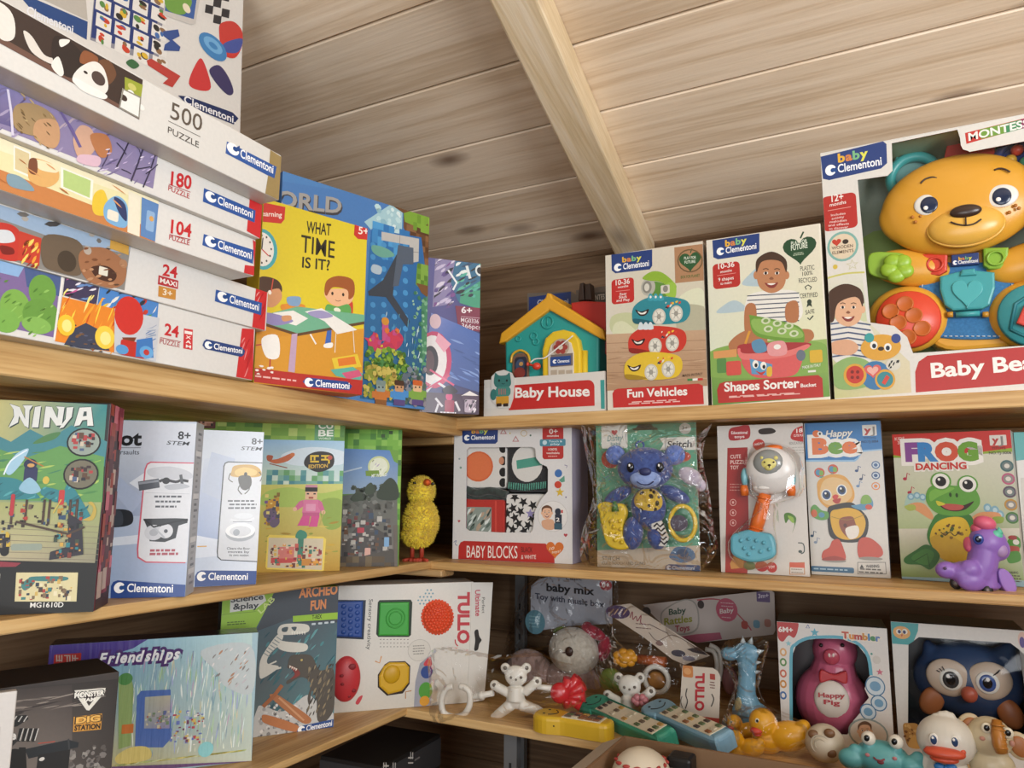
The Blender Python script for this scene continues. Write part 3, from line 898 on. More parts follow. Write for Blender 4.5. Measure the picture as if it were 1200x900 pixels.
for x0, y0, x1, y1, c, wd in ((30, 370, 50, 560, '#d9d3e6', 10), (250, 460, 330, 610, '#6d5f96', 14), (480, 690, 530, 580, '#2f2b40', 6), (540, 750, 590, 600, '#3a3450', 7), (590, 775, 640, 640, '#38334c', 6), (520, 640, 480, 590, '#2f2b40', 4), (420, 690, 450, 620, '#4a4163', 5), (560, 700, 620, 690, '#2f2b40', 4), (540, 720, 500, 700, '#2f2b40', 4), (600, 720, 650, 680, '#2f2b40', 4), (580, 640, 560, 600, '#2f2b40', 3)):
    a.line([(x0, y0), ((x0 + x1) / 2 + 4, (y0 + y1) / 2), (x1, y1)], wd, c)
a.streaks((400, 760), (640, 600), 30, ('#e5dbee', '#8d7fb0', '#c8b7dc'), 3, 6, .7, 8, .05, .14)
a.txt('180', (706, 765), (788, 783), 58, '#c9272f', .045)
a.line([(697, 762), (787, 795)], 3, '#a83238')
a.txt('PUZZLE', (695, 787), (782, 822), 22, '#b23438', .02)
a.k = C2
a.poly([(1032, 118), (1084, 140), (1078, 282), (1020, 250)], '#cf2b30')
a.poly([(843, 72), (1056, 165), (1052, 215), (838, 128)], '#2b57a0')
a.clem((852, 117), (1043, 196), 33)
a.done(r, mat=wrap)
# --- 500, puppy
r, F, a, (w, d, h5) = puzzle('puzzle_box', 'white puzzle box of 500 pieces with a sleeping puppy, topmost of the stack', ext((0, 76), -90), (327, 235), ext((11, 0), -90), (330, 184), TOP + h1 + h2 + h3 + h4, ('#dcdad5', '#d4d0c8', '#cdc8be', '#a08a5c', '#dcdad5', '#c9c3b8'))
a.k = C1
a.poly([(-300, 40), (-300, -150), (30, 15), (590, 330), (575, 495), (0, 180)], '#3a2c28')
a.poly([(-300, 40), (-300, -20), (340, 345), (575, 480), (575, 495), (0, 180)], '#6b4d42')
a.blob([(-200, -60), (-20, 0), (50, 60), (60, 150), (20, 170), (-40, 130), (-200, 20)], '#e4ded6')
a.blob([(95, 130), (130, 150), (180, 225), (225, 245), (210, 265), (130, 215)], '#dcd5cc')
a.blob([(225, 150), (300, 180), (350, 250), (330, 320), (260, 310), (215, 240)], '#2a2120')
a.blob([(245, 165), (285, 165), (280, 180), (250, 195)], '#e9e4dd'); a.blob([(210, 270), (240, 235), (262, 300), (245, 315)], '#ebe6df')
a.blob([(330, 260), (345, 210), (400, 235), (395, 265)], '#8a5334'); a.blob([(405, 260), (450, 250), (480, 310), (440, 350)], '#6a4630')
a.blob([(335, 275), (390, 255), (430, 290), (445, 370), (400, 395), (310, 350), (300, 315)], '#e8e3dc'); a.ell((405, 325), 26, 28, '#4c3d3a'); a.ell((352, 300), 8, 6, '#2a2120')
a.blob([(300, 320), (380, 360), (440, 395), (420, 410), (330, 370)], '#f0ece6')
a.poly([(515, 318), (590, 352), (582, 405), (515, 375)], '#98a236'); a.ell((545, 360), 16, 14, '#c6c26a')
a.poly([(505, 365), (582, 402), (575, 492), (490, 448)], '#ecebe6'); a.ell((510, 405), 14, 13, '#3a2c28'); a.ell((540, 385), 13, 12, '#ecebe6'); a.ell((585, 445), 11, 12, '#ecebe6')
a.ring([(505, 365), (582, 402), (575, 492), (490, 448)], [(510, 373), (577, 406), (571, 484), (496, 443)], '#8d8a80')
a.txt('500', (703, 488), (833, 545), 72, '#5d5248', .005)
a.line([(695, 500), (828, 566)], 2.5, '#5d5248')
a.txt('PUZZLE', (693, 548), (821, 612), 27, '#4b443e', .005)
a.poly([(938, 585), (1143, 690), (1134, 740), (932, 634)], '#2b57a0')
a.poly([(1117, 620), (1165, 650), (1152, 828), (1096, 800), (1108, 725), (1134, 738), (1143, 690), (1113, 675)], '#9c8657')
a.clem((943, 624), (1128, 718), 36)
a.done(r, mat=wrap)
ZS = TOP + h1 + h2 + h3 + h4 + h5
# --- big white learning-set box standing on the puzzles
r, F, a, (w, d, h) = carton('game_box', 'big white game box with coloured blocks, leaning behind the puzzle stack', ext((287, 153), -150), (285, 160), ext((302, -30), -150), (306, -30), .06, ZS, ('x', -.79), cols='#dcd8d2', mat=wrap, cat='game box', lean=.05)
a.k = C1
a.poly([(-500, -200), (345, -120), (362, 85), (180, 0), (-200, -30)], '#b9b2a8')
a.poly([(60, -40), (362, 90), (358, 165), (120, 30)], '#2b4a80'); a.txt('Clementoni', (110, 60), (300, 140), 38, '#e9e9ee', .03)
a.poly([(372, 165), (400, -140), (690, -60), (655, 238), (600, 250)], '#8b8a94')
a.poly([(376, 155), (404, -150), (672, -80), (634, 225), (590, 215)], '#2a3c74')
R_ = random.Random(4)
for i in range(5):
    for j in range(4):
        x, y = 400 + j * 77 - i * 1, 118 - i * 68 + j * 36
        a.poly([(x, y), (x + 62, y + 30), (x + 57, y + 84), (x - 5, y + 54)][:4], '#e4e0da')
        for k in range(4):
            a.ell((x + 14 + R_.random() * 30, y + 22 + R_.random() * 36), 5 + R_.random() * 10, 5 + R_.random() * 9, R_.choice(('#c7442f', '#d8b13a', '#5b8a4a', '#3f6aa8', '#2a2a2a', '#8d6a4a')))
a.poly([(690, -60), (835, -60), (808, 98), (790, 104), (672, 62)], '#c8c3bd'); a.poly([(690, -60), (820, -60), (800, 80), (680, 45)], '#3a5f9e'); a.blob([(690, -20), (790, 0), (760, 60), (690, 40)], '#6f9c46'); a.ell((770, 35), 14, 18, '#e9dcc0')
a.poly([(845, -60), (960, -60), (930, 92), (912, 95), (835, 62)], '#d9d5cf')
for i in range(4):
    for j in range(3):
        if (i + j) % 2 == 0: a.poly([(850 + j * 34, -50 + i * 34 + j * 8), (882 + j * 34, -42 + i * 34 + j * 8), (878 + j * 34, -8 + i * 34 + j * 8), (846 + j * 34, -16 + i * 34 + j * 8)], '#2a2a30')
a.poly([(672, 130), (735, 122), (742, 150), (712, 165), (745, 195), (740, 212), (675, 210), (680, 185), (702, 170), (675, 150)], '#34508e')
a.blob([(905, 130), (915, 95), (965, 90), (1000, 130), (1000, 190), (970, 240), (920, 220)], '#c73a34'); a.blob([(925, 180), (1000, 160), (985, 215), (930, 215)], '#43539a')
a.ell((880, 195), 50, 48, '#3f80b8'); a.ell((880, 188), 34, 28, '#6ea9d6'); a.ell((880, 190), 16, 12, '#3f80b8')
a.poly([(605, 250), (625, 243), (745, 315), (712, 362), (672, 345), (695, 325), (610, 270)], '#b8403a')
a.blob([(780, 345), (815, 255), (840, 252), (872, 360), (830, 375)], '#c8383a'); a.blob([(865, 290), (905, 270), (945, 320), (965, 380), (940, 392), (890, 340)], '#3b3560')
a.blob([(520, 260), (545, 245), (575, 270), (550, 285)], '#3c6a45')
a.poly([(735, 395), (780, 400), (960, 465), (985, 490), (965, 515), (780, 440)], '#1f2f5c'); a.txt('Clementoni.', (760, 425), (972, 512), 32, '#efeef0', .03)
a.done(r, mat=wrap)
# --- WHAT TIME IS IT?
r, F, a, (w, d, h) = carton('game_box', 'yellow and red learning game box titled WHAT TIME IS IT?', (297, 447), (424, 464), (309, 239), (437, 263), .036, TOP, ('x', -.695), ('x', -.648), cols=('#dcc62c', '#d8d2c8', '#c9b52a', '#b5302a', '#dcc62c', '#b5302a'), mat=wrap, cat='game box')
a.k = C3
a.rr((30, 800), (480, 580), '#cf8f2c')
a.poly([(50, 590), (465, 560), (445, 740), (45, 700)], '#d4952f')
a.poly([(80, 110), (163, 128), (160, 172), (148, 186), (70, 176)], '#c8322c'); a.txt('Learning', (70, 158), (150, 164), 18, '#f4e9dc', .02)
a.poly([(407, 178), (472, 188), (468, 248), (418, 240), (404, 226)], '#c8322c'); a.txt('5+', (420, 222), (454, 227), 26, '#f4e9dc', .03)
a.txt('WHAT', (237, 218), (322, 228), 42, '#2b2517', .03); a.txt('TIME', (217, 285), (335, 308), 62, '#2b2517', .012); a.txt('IS IT?', (222, 340), (318, 351), 38, '#2b2517', .03)
a.ell((82, 276), 52, 72, '#4aa7ad'); a.ell((80, 276), 42, 60, '#ebe6dc')
for k in range(12): a.ell((80 + 33 * math.sin(.5236 * k), 276 - 48 * math.cos(.5236 * k)), 3, 4, '#4b4238')
a.line([(80, 276), (104, 300)], 4, '#c8322c'); a.line([(80, 276), (84, 236)], 4, '#3a332c')
a.blob([(40, 400), (80, 372), (135, 385), (152, 420), (130, 440), (60, 440)], '#4a3124'); a.blob([(95, 430), (140, 415), (150, 450), (120, 480), (90, 470)], '#cf9468'); a.line([(120, 380), (112, 430)], 4, '#c8503c'); a.ell((108, 428), 6, 8, '#efe9dc')
a.blob([(150, 470), (225, 470), (225, 490), (160, 495)], '#d98a2e'); a.blob([(170, 445), (215, 445), (210, 475), (175, 472)], '#7f9fc0')
a.poly([(310, 560), (325, 560), (322, 620), (300, 620)], '#3f66b0'); a.blob([(300, 610), (328, 605), (326, 622), (300, 622)], '#f0ece4')
a.blob([(385, 460), (400, 465), (398, 510), (382, 510)], '#c8412f')
a.blob([(305, 420), (395, 420), (395, 462), (350, 478), (312, 458)], '#e9b48a'); a.blob([(300, 420), (310, 385), (350, 370), (400, 385), (405, 435), (385, 452), (380, 420), (330, 410), (308, 440)], '#9d5527')
a.ell((328, 432), 4, 6, '#33251c'); a.ell((366, 436), 4, 6, '#33251c'); a.line([(338, 455), (348, 459), (358, 456)], 2, '#8d4a34', 3)
a.blob([(310, 470), (345, 478), (385, 470), (392, 505), (345, 515), (305, 500)], '#5da355'); a.ell((345, 490), 12, 8, '#e6e8d0')
a.poly([(85, 515), (205, 478), (445, 512), (440, 540), (205, 582), (88, 545)], '#5f4228'); a.poly([(85, 508), (205, 478), (445, 508), (440, 530), (205, 572), (88, 535)], '#6fae8c')
a.poly([(120, 500), (190, 492), (242, 520), (200, 545), (110, 520)], '#e9e6de'); a.poly([(230, 496), (290, 484), (415, 560), (345, 575), (300, 530)], '#eae7e0'); a.blob([(90, 500), (150, 510), (190, 530), (130, 545), (90, 530)], '#8f86b5'); a.blob([(240, 500), (290, 492), (330, 512), (280, 520)], '#9c95bd')
a.blob([(150, 512), (180, 510), (182, 525), (155, 530)], '#cf9468')
a.poly([(185, 575), (205, 572), (195, 710), (172, 706)], '#bfa0b8')
a.line([(340, 570), (336, 640)], 3, '#e5dccb'); a.line([(400, 560), (405, 640)], 3, '#e5dccb'); a.line([(250, 575), (270, 610)], 6, '#f0ece4')
a.line([(45, 612), (112, 606), (108, 690)], 6, '#b5443a'); a.blob([(80, 590), (135, 580), (140, 655), (95, 655)], '#efece5')
a.poly([(325, 660), (415, 645), (430, 690), (335, 700)], '#e2c33a'); a.poly([(345, 662), (405, 653), (412, 680), (350, 688)], '#dd7a2e'); a.poly([(320, 700), (400, 690), (436, 715), (425, 740), (340, 722)], '#5fae9c'); a.poly([(360, 712), (420, 700), (432, 722), (380, 735)], '#cf5a7c')
a.gradq([(44, 692), (200, 712), (440, 738), (430, 796), (28, 740)], ['#b5302a'] * 5)
a.streaks((50, 715), (120, 690), 8, ('#f2e9e0',), 5, 10, 0, 2, .1, .3)
a.fine((50, 742), (220, 722), 1, '#e9b9b0', 6, 3)
a.poly([(222, 742), (236, 727), (380, 742), (397, 758), (386, 772), (240, 760)], '#2b4a8c'); a.clem((230, 755), (386, 768), 24)
a.done(r, mat=wrap)
# --- WORLD
r, F, a, (w, d, h) = carton('building_block_box', 'tall blue building block box with WORLD lettering, behind the yellow game box', (318, 456), (498, 478), (329, 212), (512, 247), .06, TOP, ('x', -.755), ('x', -.672), cols=('#4f86c2', '#3a5f90', '#3f6ea8', '#5a4a30', '#4f86c2', '#4b5a3a'), mat=wrap)
a.k = C3
a.poly([(130, 30), (380, 75), (560, 115), (540, 240), (130, 160)], '#4c7fbd')
a.txt('WORLD', (30, 118), (360, 158), 62, '#3f3f45', .07); a.txt('WORLD', (30, 112), (357, 150), 58, '#a6a39f', .05)
a.poly([(530, 118), (575, 140), (572, 220), (470, 215), (440, 180)], '#a9cfd8'); a.specks((470, 215), (572, 140), 20, ('#c4e2e6', '#8fbccb', '#dff0f0'), 5, 14, 3)
a.poly([(540, 105), (693, 140), (685, 330), (630, 330), (578, 200), (578, 150)], '#6e4a2e'); a.mosaic((585, 330), (688, 200), 9, 8, ('#6b472b', '#7c5434', '#5b3b24', '#8a6240'), 3); a.poly([(578, 150), (600, 128), (693, 150), (690, 190), (640, 205), (582, 180)], '#7fa83a'); a.mosaic((585, 200), (690, 148), 8, 3, ('#84ad3c', '#6f9832', '#93ba4a'), 5, .6)
a.gradq([(465, 205), (640, 235), (690, 420), (655, 832), (425, 800)], ['#2f78bb', '#2b6cae', '#3c74a8', '#2c5c70', '#2a6a94'])
a.mosaic((465, 300), (600, 215), 7, 5, ('#3f8cc9', '#2f78b8', '#4fa0d8'), 2, .9)
for y in range(8):
    for x in range(4): a.ell((470 + x * 38, 262 + y * 42), 9, 10, '#4a97cf'); 
a.poly([(500, 215), (632, 240), (630, 320), (600, 325), (598, 262), (500, 245)], '#c4c2bd'); a.line([(565, 228), (563, 262)], 2, '#8c8a86'); a.line([(600, 285), (630, 288)], 2, '#8c8a86')
a.blob([(470, 262), (520, 275), (545, 300), (500, 305), (468, 285)], '#6fae9c'); a.blob([(470, 330), (500, 340), (495, 365), (465, 355)], '#b9cbd8')
a.poly([(553, 295), (560, 300), (545, 380), (540, 440), (600, 530), (590, 552), (515, 445), (455, 440), (452, 425), (505, 385)], '#3b4450'); a.poly([(558, 262), (612, 272), (612, 330), (575, 330), (560, 405), (540, 408)], '#556273')
a.poly([(625, 330), (688, 340), (680, 440), (660, 440), (620, 400)], '#6d9a38'); a.mosaic((625, 400), (685, 340), 5, 4, ('#6d9a38', '#82ac48', '#5a8430'), 8); a.poly([(622, 395), (680, 410), (672, 450), (640, 430)], '#7a5332')
a.poly([(640, 470), (668, 440), (668, 640), (640, 700)], '#4f8d6a'); a.specks((600, 720), (668, 430), 60, ('#5d9f77', '#7fb48e', '#3f7a5c', '#9cc4a8'), 4, 10, 5)
a.streaks((500, 640), (640, 520), 30, ('#6db3d0', '#cfe6ec', '#3a7fae'), 2, 4, 1.4, 4, .1, .3)
a.line([(512, 520), (512, 600)], 26, '#c9588a'); a.ell((512, 530), 13, 14, '#d9953a')
a.blob([(450, 600), (480, 570), (500, 610), (540, 560), (575, 590), (550, 630), (470, 635)], '#c23a5c'); a.star((470, 605), 40, '#d0406a'); a.star((540, 590), 44, '#cf3f58', .3); a.specks((450, 630), (580, 550), 12, ('#d8c13a', '#e27a3a', '#c64f8a'), 5, 12, 2)
a.specks((432, 740), (600, 630), 120, ('#5f8f32', '#87ad3c', '#3f6e2c', '#b7bf4c', '#4d8a4a'), 6, 16, 4)
a.specks((430, 800), (560, 690), 80, ('#b9a94a', '#8f9a3a', '#d0bf62', '#6f8a34', '#a98f4a'), 6, 15, 6)
a.specks((560, 830), (665, 690), 70, ('#7a8590', '#5f6d7c', '#8f8a94', '#4f6a5c'), 7, 16, 7)
for x, y, b_, hd, hr in ((495, 790, '#c8793a', '#8fa4a0', '#7f9490'), (560, 790, '#4a8fcf', '#c9986e', '#4a3020'), (624, 790, '#7fa84a', '#e2b98e', '#c9622a')):
    a.rr((x - 22, y + 18), (x + 22, y - 18), b_, 6); a.rr((x - 32, y + 8), (x - 20, y - 14), b_, 4); a.rr((x + 20, y + 8), (x + 32, y - 14), b_, 4)
    a.rr((x - 16, y - 14), (x + 16, y - 46), hd, 6); a.rr((x - 17, y - 36), (x + 17, y - 50), hr, 5); a.ell((x - 7, y - 28), 3, 3, '#222'); a.ell((x + 7, y - 28), 3, 3, '#222')
    a.rr((x - 20, y + 34), (x + 20, y + 18), '#5a4a80' if b_ != '#c8793a' else '#8a5a30', 2)
a.done(r, mat=wrap)
# --- MG0336
r, F, a, (w, d, h) = carton('building_block_box', 'narrow navy and violet building block box marked 6+ and MG0336 in the shelf corner', (491, 485), (561, 488), (499, 302), (569.5, 309), .055, TOP, ('x', -.70), ('x', -.632), cols=('#3c3a78', '#2a2850', '#2f2e5c', '#33305c', '#3c3a78', '#2a1a34'), mat=wrap)
a.k = C3
a.gradq([(660, 300), (870, 318), (855, 860), (640, 855)], ['#5d5a9c', '#3c3f7c', '#2b2450', '#2f3f7c'])
a.poly([(690, 310), (760, 315), (740, 470), (680, 480)], '#8a7fa8'); a.streaks((685, 480), (765, 315), 34, ('#1f1b30', '#c9bcd8', '#5f4a8a', '#d8cfe0', '#7b4a8c'), 5, 13, .7, 5, .1, .3)
a.poly([(760, 318), (868, 328), (864, 480), (770, 460), (745, 395)], '#2f6a8c'); a.poly([(780, 430), (864, 390), (866, 490), (775, 465)], '#3f9a78'); a.streaks((760, 440), (866, 325), 30, ('#11161f', '#e6ece9', '#1d2c3c', '#57b09a', '#2a4a6a'), 5, 12, .5, 9, .1, .35)
a.line([(735, 350), (765, 395), (752, 420)], 7, '#e9ebee'); a.ell((848, 352), 18, 20, '#dfe6e4'); a.ell((846, 352), 10, 12, '#1b2026'); a.line([(800, 335), (812, 380)], 10, '#e2e8e6')
a.poly([(760, 475), (866, 485), (858, 568), (770, 552)], '#7c2340'); a.txt('6+', (782, 500), (818, 503), 22, '#eee4e6', .04); a.line([(780, 513), (858, 520)], 2, '#c9a3ae'); a.txt('MG0336', (780, 532), (842, 538), 15, '#e6dade', .01); a.txt('366pcs', (782, 552), (850, 559), 16, '#e6dade', .01)
a.gradq([(675, 500), (770, 540), (860, 575), (855, 780), (650, 720)], ['#7a86c4', '#4b6ab0', '#3f62a8', '#3b5590', '#46589c'])
a.streaks((690, 740), (855, 580), 26, ('#7f9ad0', '#34508c', '#5f7ec0'), 3, 7, -.4, 6, .15, .4)
a.ell((690, 530), 20, 26, '#d8b8c0')
a.ell((685, 665), 62, 100, '#c23a68'); a.ell((680, 665), 50, 86, '#e8e2e2'); a.poly([(700, 570), (745, 610), (720, 640), (690, 600)], '#e6a2b4'); a.ell((672, 668), 28, 52, '#2b2430'); a.ell((668, 672), 18, 40, '#5a4048')
a.line([(648, 790), (690, 740), (735, 770)], 10, '#d8dadf'); a.line([(655, 770), (740, 720)], 6, '#c93a6a'); a.line([(670, 700), (755, 755)], 7, '#d75a80')
a.rr((640, 862), (860, 790), '#3b1c3c')
a.line([(690, 800), (715, 830)], 8, '#d6d3da'); a.line([(700, 820), (690, 850)], 7, '#d6d3da'); a.ell((738, 795), 12, 14, '#d0487c'); a.blob([(715, 770), (740, 755), (768, 775), (755, 785), (725, 785)], '#241a2c'); a.rr((722, 848), (756, 808), '#9a2a4c', 4); a.line([(760, 812), (775, 845)], 8, '#dfdbe0'); a.fine((705, 856), (770, 846), 1, '#e8e4ea', 4, 3)
a.poly([(780, 792), (810, 775), (842, 792)], '#e6e0dc'); a.rr((785, 805), (838, 793), '#4a3048', 3); a.rr((792, 850), (830, 806), '#b9a9b8', 5); a.streaks((786, 852), (836, 808), 14, ('#2a2230', '#e8e2ea', '#7a6a7c'), 4, 7, 1.2, 3, .2, .5)
a.done(r, mat=wrap)
# ================================================================ top shelf, back wall
gloss = card(0.38, 0.15)
YT = ('y', 1.115)
WIN = film(0.22, wrinkle=0.12, rough=0.05, scale=9)
# --- toy house in an open tray box
A, Bq = on_y((567, 480), 1.112), on_y((709, 478), 1.112)
A.z = Bq.z = TOP
F = Face(A, Bq - A, (0, 0, 1)); w = (Bq - A).length
r = empty('toy_house', F.M(), 'teal toy house with yellow roof in an open tray lettered Baby House', 'toy house')
p = at(F, C4)
tray_h = p(92, 718).z
bm = bmesh.new(); D = .15
for lo, hi in (((0, 0, 0), (w, .0012, tray_h)), ((0, .0012, 0), (w, D, .0012)), ((w - .0012, .0012, .0012), (w, D, tray_h)), ((0, .0012, .0012), (.0012, D, tray_h))):
    b_box(bm, lo, hi)
link('tray', bm, plastic('#d9d4cb', 0.5), r)
bk = flat(p, [(262, 830), (262, 380), (432, 372), (452, 385), (452, 368), (575, 350), (575, 830)], .145)
part(r, 'back_card', plastic('#6b6258', 0.6), PR(bk, .143, .145))
a = Art(Face(F.O - F.N * .143, F.U, F.V)); a.k = C4
a.rr((266, 470), (430, 373), '#2b3f78'); a.txt('Clementoni', (300, 425), (420, 420), 20, '#c9ccd8', .03)
a.poly([(470, 382), (565, 372), (566, 410), (470, 420)], '#4a463f'); a.txt('MONTES', (500, 408), (562, 402), 20, '#b9b3a6', .03)
a.done(r, 'card_print', mat=gloss)
teal = plastic('#2f9a92', 0.35)
y0, y1 = .03, .12
body = flat(p, [(176, 800), (172, 565), (345, 415), (540, 545), (538, 800)], y0)
part(r, 'house_wall', teal, PR(body, y0, y1, .004))
roof = flat(p, [(150, 575), (158, 535), (330, 398), (338, 378), (352, 380), (360, 398), (556, 520), (566, 560), (545, 556), (346, 445), (175, 568)], y0 - .006)
part(r, 'house_roof', plastic('#e2a52c', 0.35), PR(roof, y0 - .008, y1 + .004, .003))
part(r, 'chimney', plastic('#b32d26', 0.4), PR(flat(p, [(430, 560), (430, 415), (480, 408), (568, 412), (572, 620)], y0 + .03), y0 + .03, y1 + .02, .003))
part(r, 'chimney_pot', plastic('#3b2c24', 0.5), PR(flat(p, [(465, 412), (472, 345), (486, 342), (490, 410)], .09), .08, .1, .002), PR(flat(p, [(492, 410), (492, 348), (512, 345), (518, 410)], .09), .08, .1, .002))
door = [(320, 800), (318, 600), (330, 555), (360, 528), (400, 520), (438, 530), (462, 560), (470, 605), (472, 800)]
dr = part(r, 'door', plastic('#e6c22f', 0.3), PR(flat(p, door, y0 - .01), y0 - .012, y0 + .004, .004))
inn = [(342, 800), (340, 615), (352, 580), (378, 560), (405, 558), (430, 572), (440, 610), (440, 800)]
part(dr, 'door_panel', plastic('#d9cfbf', 0.45), PR(flat(p, inn, y0 - .0145), y0 - .0145, y0 - .011, .001))
a = Art(Face(F.O - F.N * (y0 - .0147), F.U, F.V)); a.k = C4
a.ell((390, 590), 34, 34, '#b9a58f')
for k in range(6): a.ell((390 + 18 * math.cos(k * 1.047), 590 + 18 * math.sin(k * 1.047)), 10, 10, '#a5443c')
a.ell((390, 590), 9, 9, '#e2d8c2')
a.rr((352, 668), (438, 612), '#7d6e64'); a.rr((350, 664), (430, 622), '#2c4c8c'); a.clem((360, 652), (424, 648), 12)
for x in (352, 382, 412): a.rr((x, 720), (x + 24, 678), '#b9a893')
a.done(r, 'door_print', mat=gloss)
part(r, 'door_rail', plastic('#e6c22f', 0.3), T([p(484, 800, y0 - .004), p(484, 604, y0 - .004)], .0055, 14))
part(r, 'window_sash', plastic('#7a5a46', 0.4), PR(flat(p, [(200, 720), (203, 630), (222, 612), (250, 612), (264, 632), (266, 720)], y0 - .003), y0 - .004, y0 + .002, .001))
a = Art(Face(F.O - F.N * (y0 - .0045), F.U, F.V)); a.k = C4
a.rr((210, 715), (258, 625), '#33333f', 14); a.ell((232, 660), 18, 24, '#40506a'); a.ell((230, 690), 22, 22, '#8c3b32'); a.ell((236, 655), 8, 8, '#c99a5a')
a.done(r, 'window_print', mat=gloss)
part(r, 'window_arch', plastic('#d9a82e', 0.35), T([p(x, y, y0 - .004) for x, y in smooth_open([(196, 650), (203, 618), (232, 602), (262, 618), (270, 650)])], .0022, 8))
part(r, 'knob', plastic('#d8432e', 0.3), E(p(296, 664, y0 - .02), (.0075, .006, .0065)), E(p(262, 656, y0 - .02), (.003, .003, .0035)), T([p(262, 656, y0 - .02), p(296, 664, y0 - .02)], .002, 8))
part(r, 'pull_cord', plastic('#e9e6e0', 0.6), T([p(x, y, y0 - .026) for x, y in smooth_open([(272, 650), (290, 636), (325, 632), (350, 615), (400, 575), (438, 545)])], .0012, 8))
part(r, 'embossed_dial', teal, TO(p(338, 492, y0 - .001), unit(p, 338, 492) * 24, .0018, n=24, seg=6), T([p(338, 475, y0 - .001), p(338, 505, y0 - .001)], .0016, 6), TO(p(285, 546, y0 - .001), unit(p, 285, 546) * 14, .0016, n=20, seg=6), TO(p(293, 568, y0 - .001), unit(p, 285, 546) * 12, .0016, n=20, seg=6), TO(p(225, 556, y0 - .001), unit(p, 225, 556) * 10, .0016, n=18, seg=6))
a = Art(F); a.k = C4; a.clip = (0.0003, .0003, w - .0003, tray_h)
a.rr((92, 830), (570, 716), '#dedad3')
a.poly([(545, 718), (572, 716), (572, 830), (548, 830)], '#3f9a94')
a.rr((188, 836), (522, 716), '#c4302c', 26, ('tl', 'tr'))
a.txt('Baby House', (214, 786), (502, 780), 38, '#f3efe8', .05)
a.done(r, 'front_print', mat=gloss)
cut = [(150, 828), (122, 800), (118, 740), (120, 705), (140, 685), (170, 678), (200, 690), (212, 715), (205, 790), (192, 828)]
part(r, 'cat_cutout', plastic('#d5d2cc', 0.5), PR(flat(p, cut, -.001), -.0016, -.0004))
a = Art(Face(F.O + F.N * .0017, F.U, F.V)); a.k = C4
a.blob([(132, 702), (136, 690), (150, 700), (178, 698), (190, 688), (194, 705), (196, 735), (178, 750), (146, 750), (130, 732)], '#3f7a74')
a.rr((135, 785), (195, 742), '#4a8a80', 16); a.ell((128, 775), 12, 22, '#3f7a74'); a.rr((138, 815), (188, 780), '#d09a38', 5); a.rr((140, 822), (160, 808), '#3a2c24', 3); a.rr((166, 822), (186, 808), '#3a2c24', 3)
for x in (150, 158, 166, 174): a.line([(x, 752), (x, 775)], 3, '#c96a6a')
a.ell((150, 720), 4, 5, '#1f2a2a'); a.ell((180, 720), 4, 5, '#1f2a2a'); a.line([(160, 730), (166, 734), (172, 730)], 2, '#1f2a2a', 2)
a.done(r, 'cat_print', mat=gloss)

def baby_plate(a, pts, t1, t2, h1, n1, n2, h2):
    a.poly(pts, '#27407c')
    a.baby(t1, t2, h1); a.clem(n1, n2, h2)
# --- Fun Vehicles
r, F, a, (w, d, h) = carton('toy_box', 'toy box lettered Fun Vehicles with a stack of three cars', (711.5, 477), (830, 475), (711, 297), (827, 284), .10, TOP, YT, cols=('#e0d8c8', '#c8bca8', '#8a4a3c', '#c8bca8', '#d8d0c0', '#8a2a26'), mat=gloss)
a.k = C4
a.gradq([(565, 225), (965, 175), (975, 520), (565, 540)], ['#dcd4c3', '#dad1be', '#cfc9ae', '#dcd5c4'])
a.blob([(590, 470), (660, 455), (700, 490), (660, 540), (590, 530)], '#c9cda0'); a.blob([(850, 400), (940, 360), (960, 470), (880, 500)], '#dfe0c2'); a.blob([(860, 430), (965, 440), (965, 545), (850, 530)], '#b9b59a'); a.blob([(600, 500), (640, 490), (690, 540), (600, 545)], '#dbdcb8')
a.gradq([(565, 540), (975, 520), (975, 740), (565, 760)], ['#c9a888', '#c4a282', '#b08a68', '#b48e6c'])
for y in (575, 612, 652, 690): a.line([(568, y), (970, y - 14)], 2, '#9c7858')
a.streaks((570, 740), (970, 545), 50, ('#bb9674', '#c9a888', '#a58060'), 2, 4, -.03, 4, .05, .25)
baby_plate(a, [(588, 225), (748, 208), (748, 272), (738, 286), (604, 301), (590, 290)], (632, 258), (704, 249), 20, (600, 291), (735, 272), 23)
a.poly([(834, 200), (955, 185), (955, 328), (838, 340)], '#b08460')
a.heart((896, 252), 42, '#2f5a34'); a.line([(897, 222), (903, 205)], 4, '#2f5a34')
a.ring([(896 + 50 * math.cos(t * .35), 252 + 46 * math.sin(t * .35)) for t in range(18)], [(896 + 45 * math.cos(t * .35), 252 + 41 * math.sin(t * .35)) for t in range(18)], '#6f5a3a')
a.txt('PLAY FOR', (873, 248), (919, 244), 11, '#dfe6d2', .03); a.txt('FUTURE', (875, 264), (917, 260), 11, '#dfe6d2', .03); a.txt('BOX FOR PLANET', (860, 322), (934, 314), 11, '#4c6a34', .03)
a.rr((590, 424), (676, 316), '#c4302c', 14); a.txt('10-36', (606, 348), (660, 341), 20, '#f3ece4', .03); a.txt('months', (614, 360), (654, 354), 9, '#f3ece4', .02); a.line([(606, 372), (660, 366)], 2, '#e59a92'); a.txt('Easy', (622, 388), (648, 384), 10, '#f3ece4', .02); a.txt('Stack', (618, 400), (650, 396), 10, '#f3ece4', .02); a.txt('and Play', (608, 413), (660, 408), 10, '#f3ece4', .02)
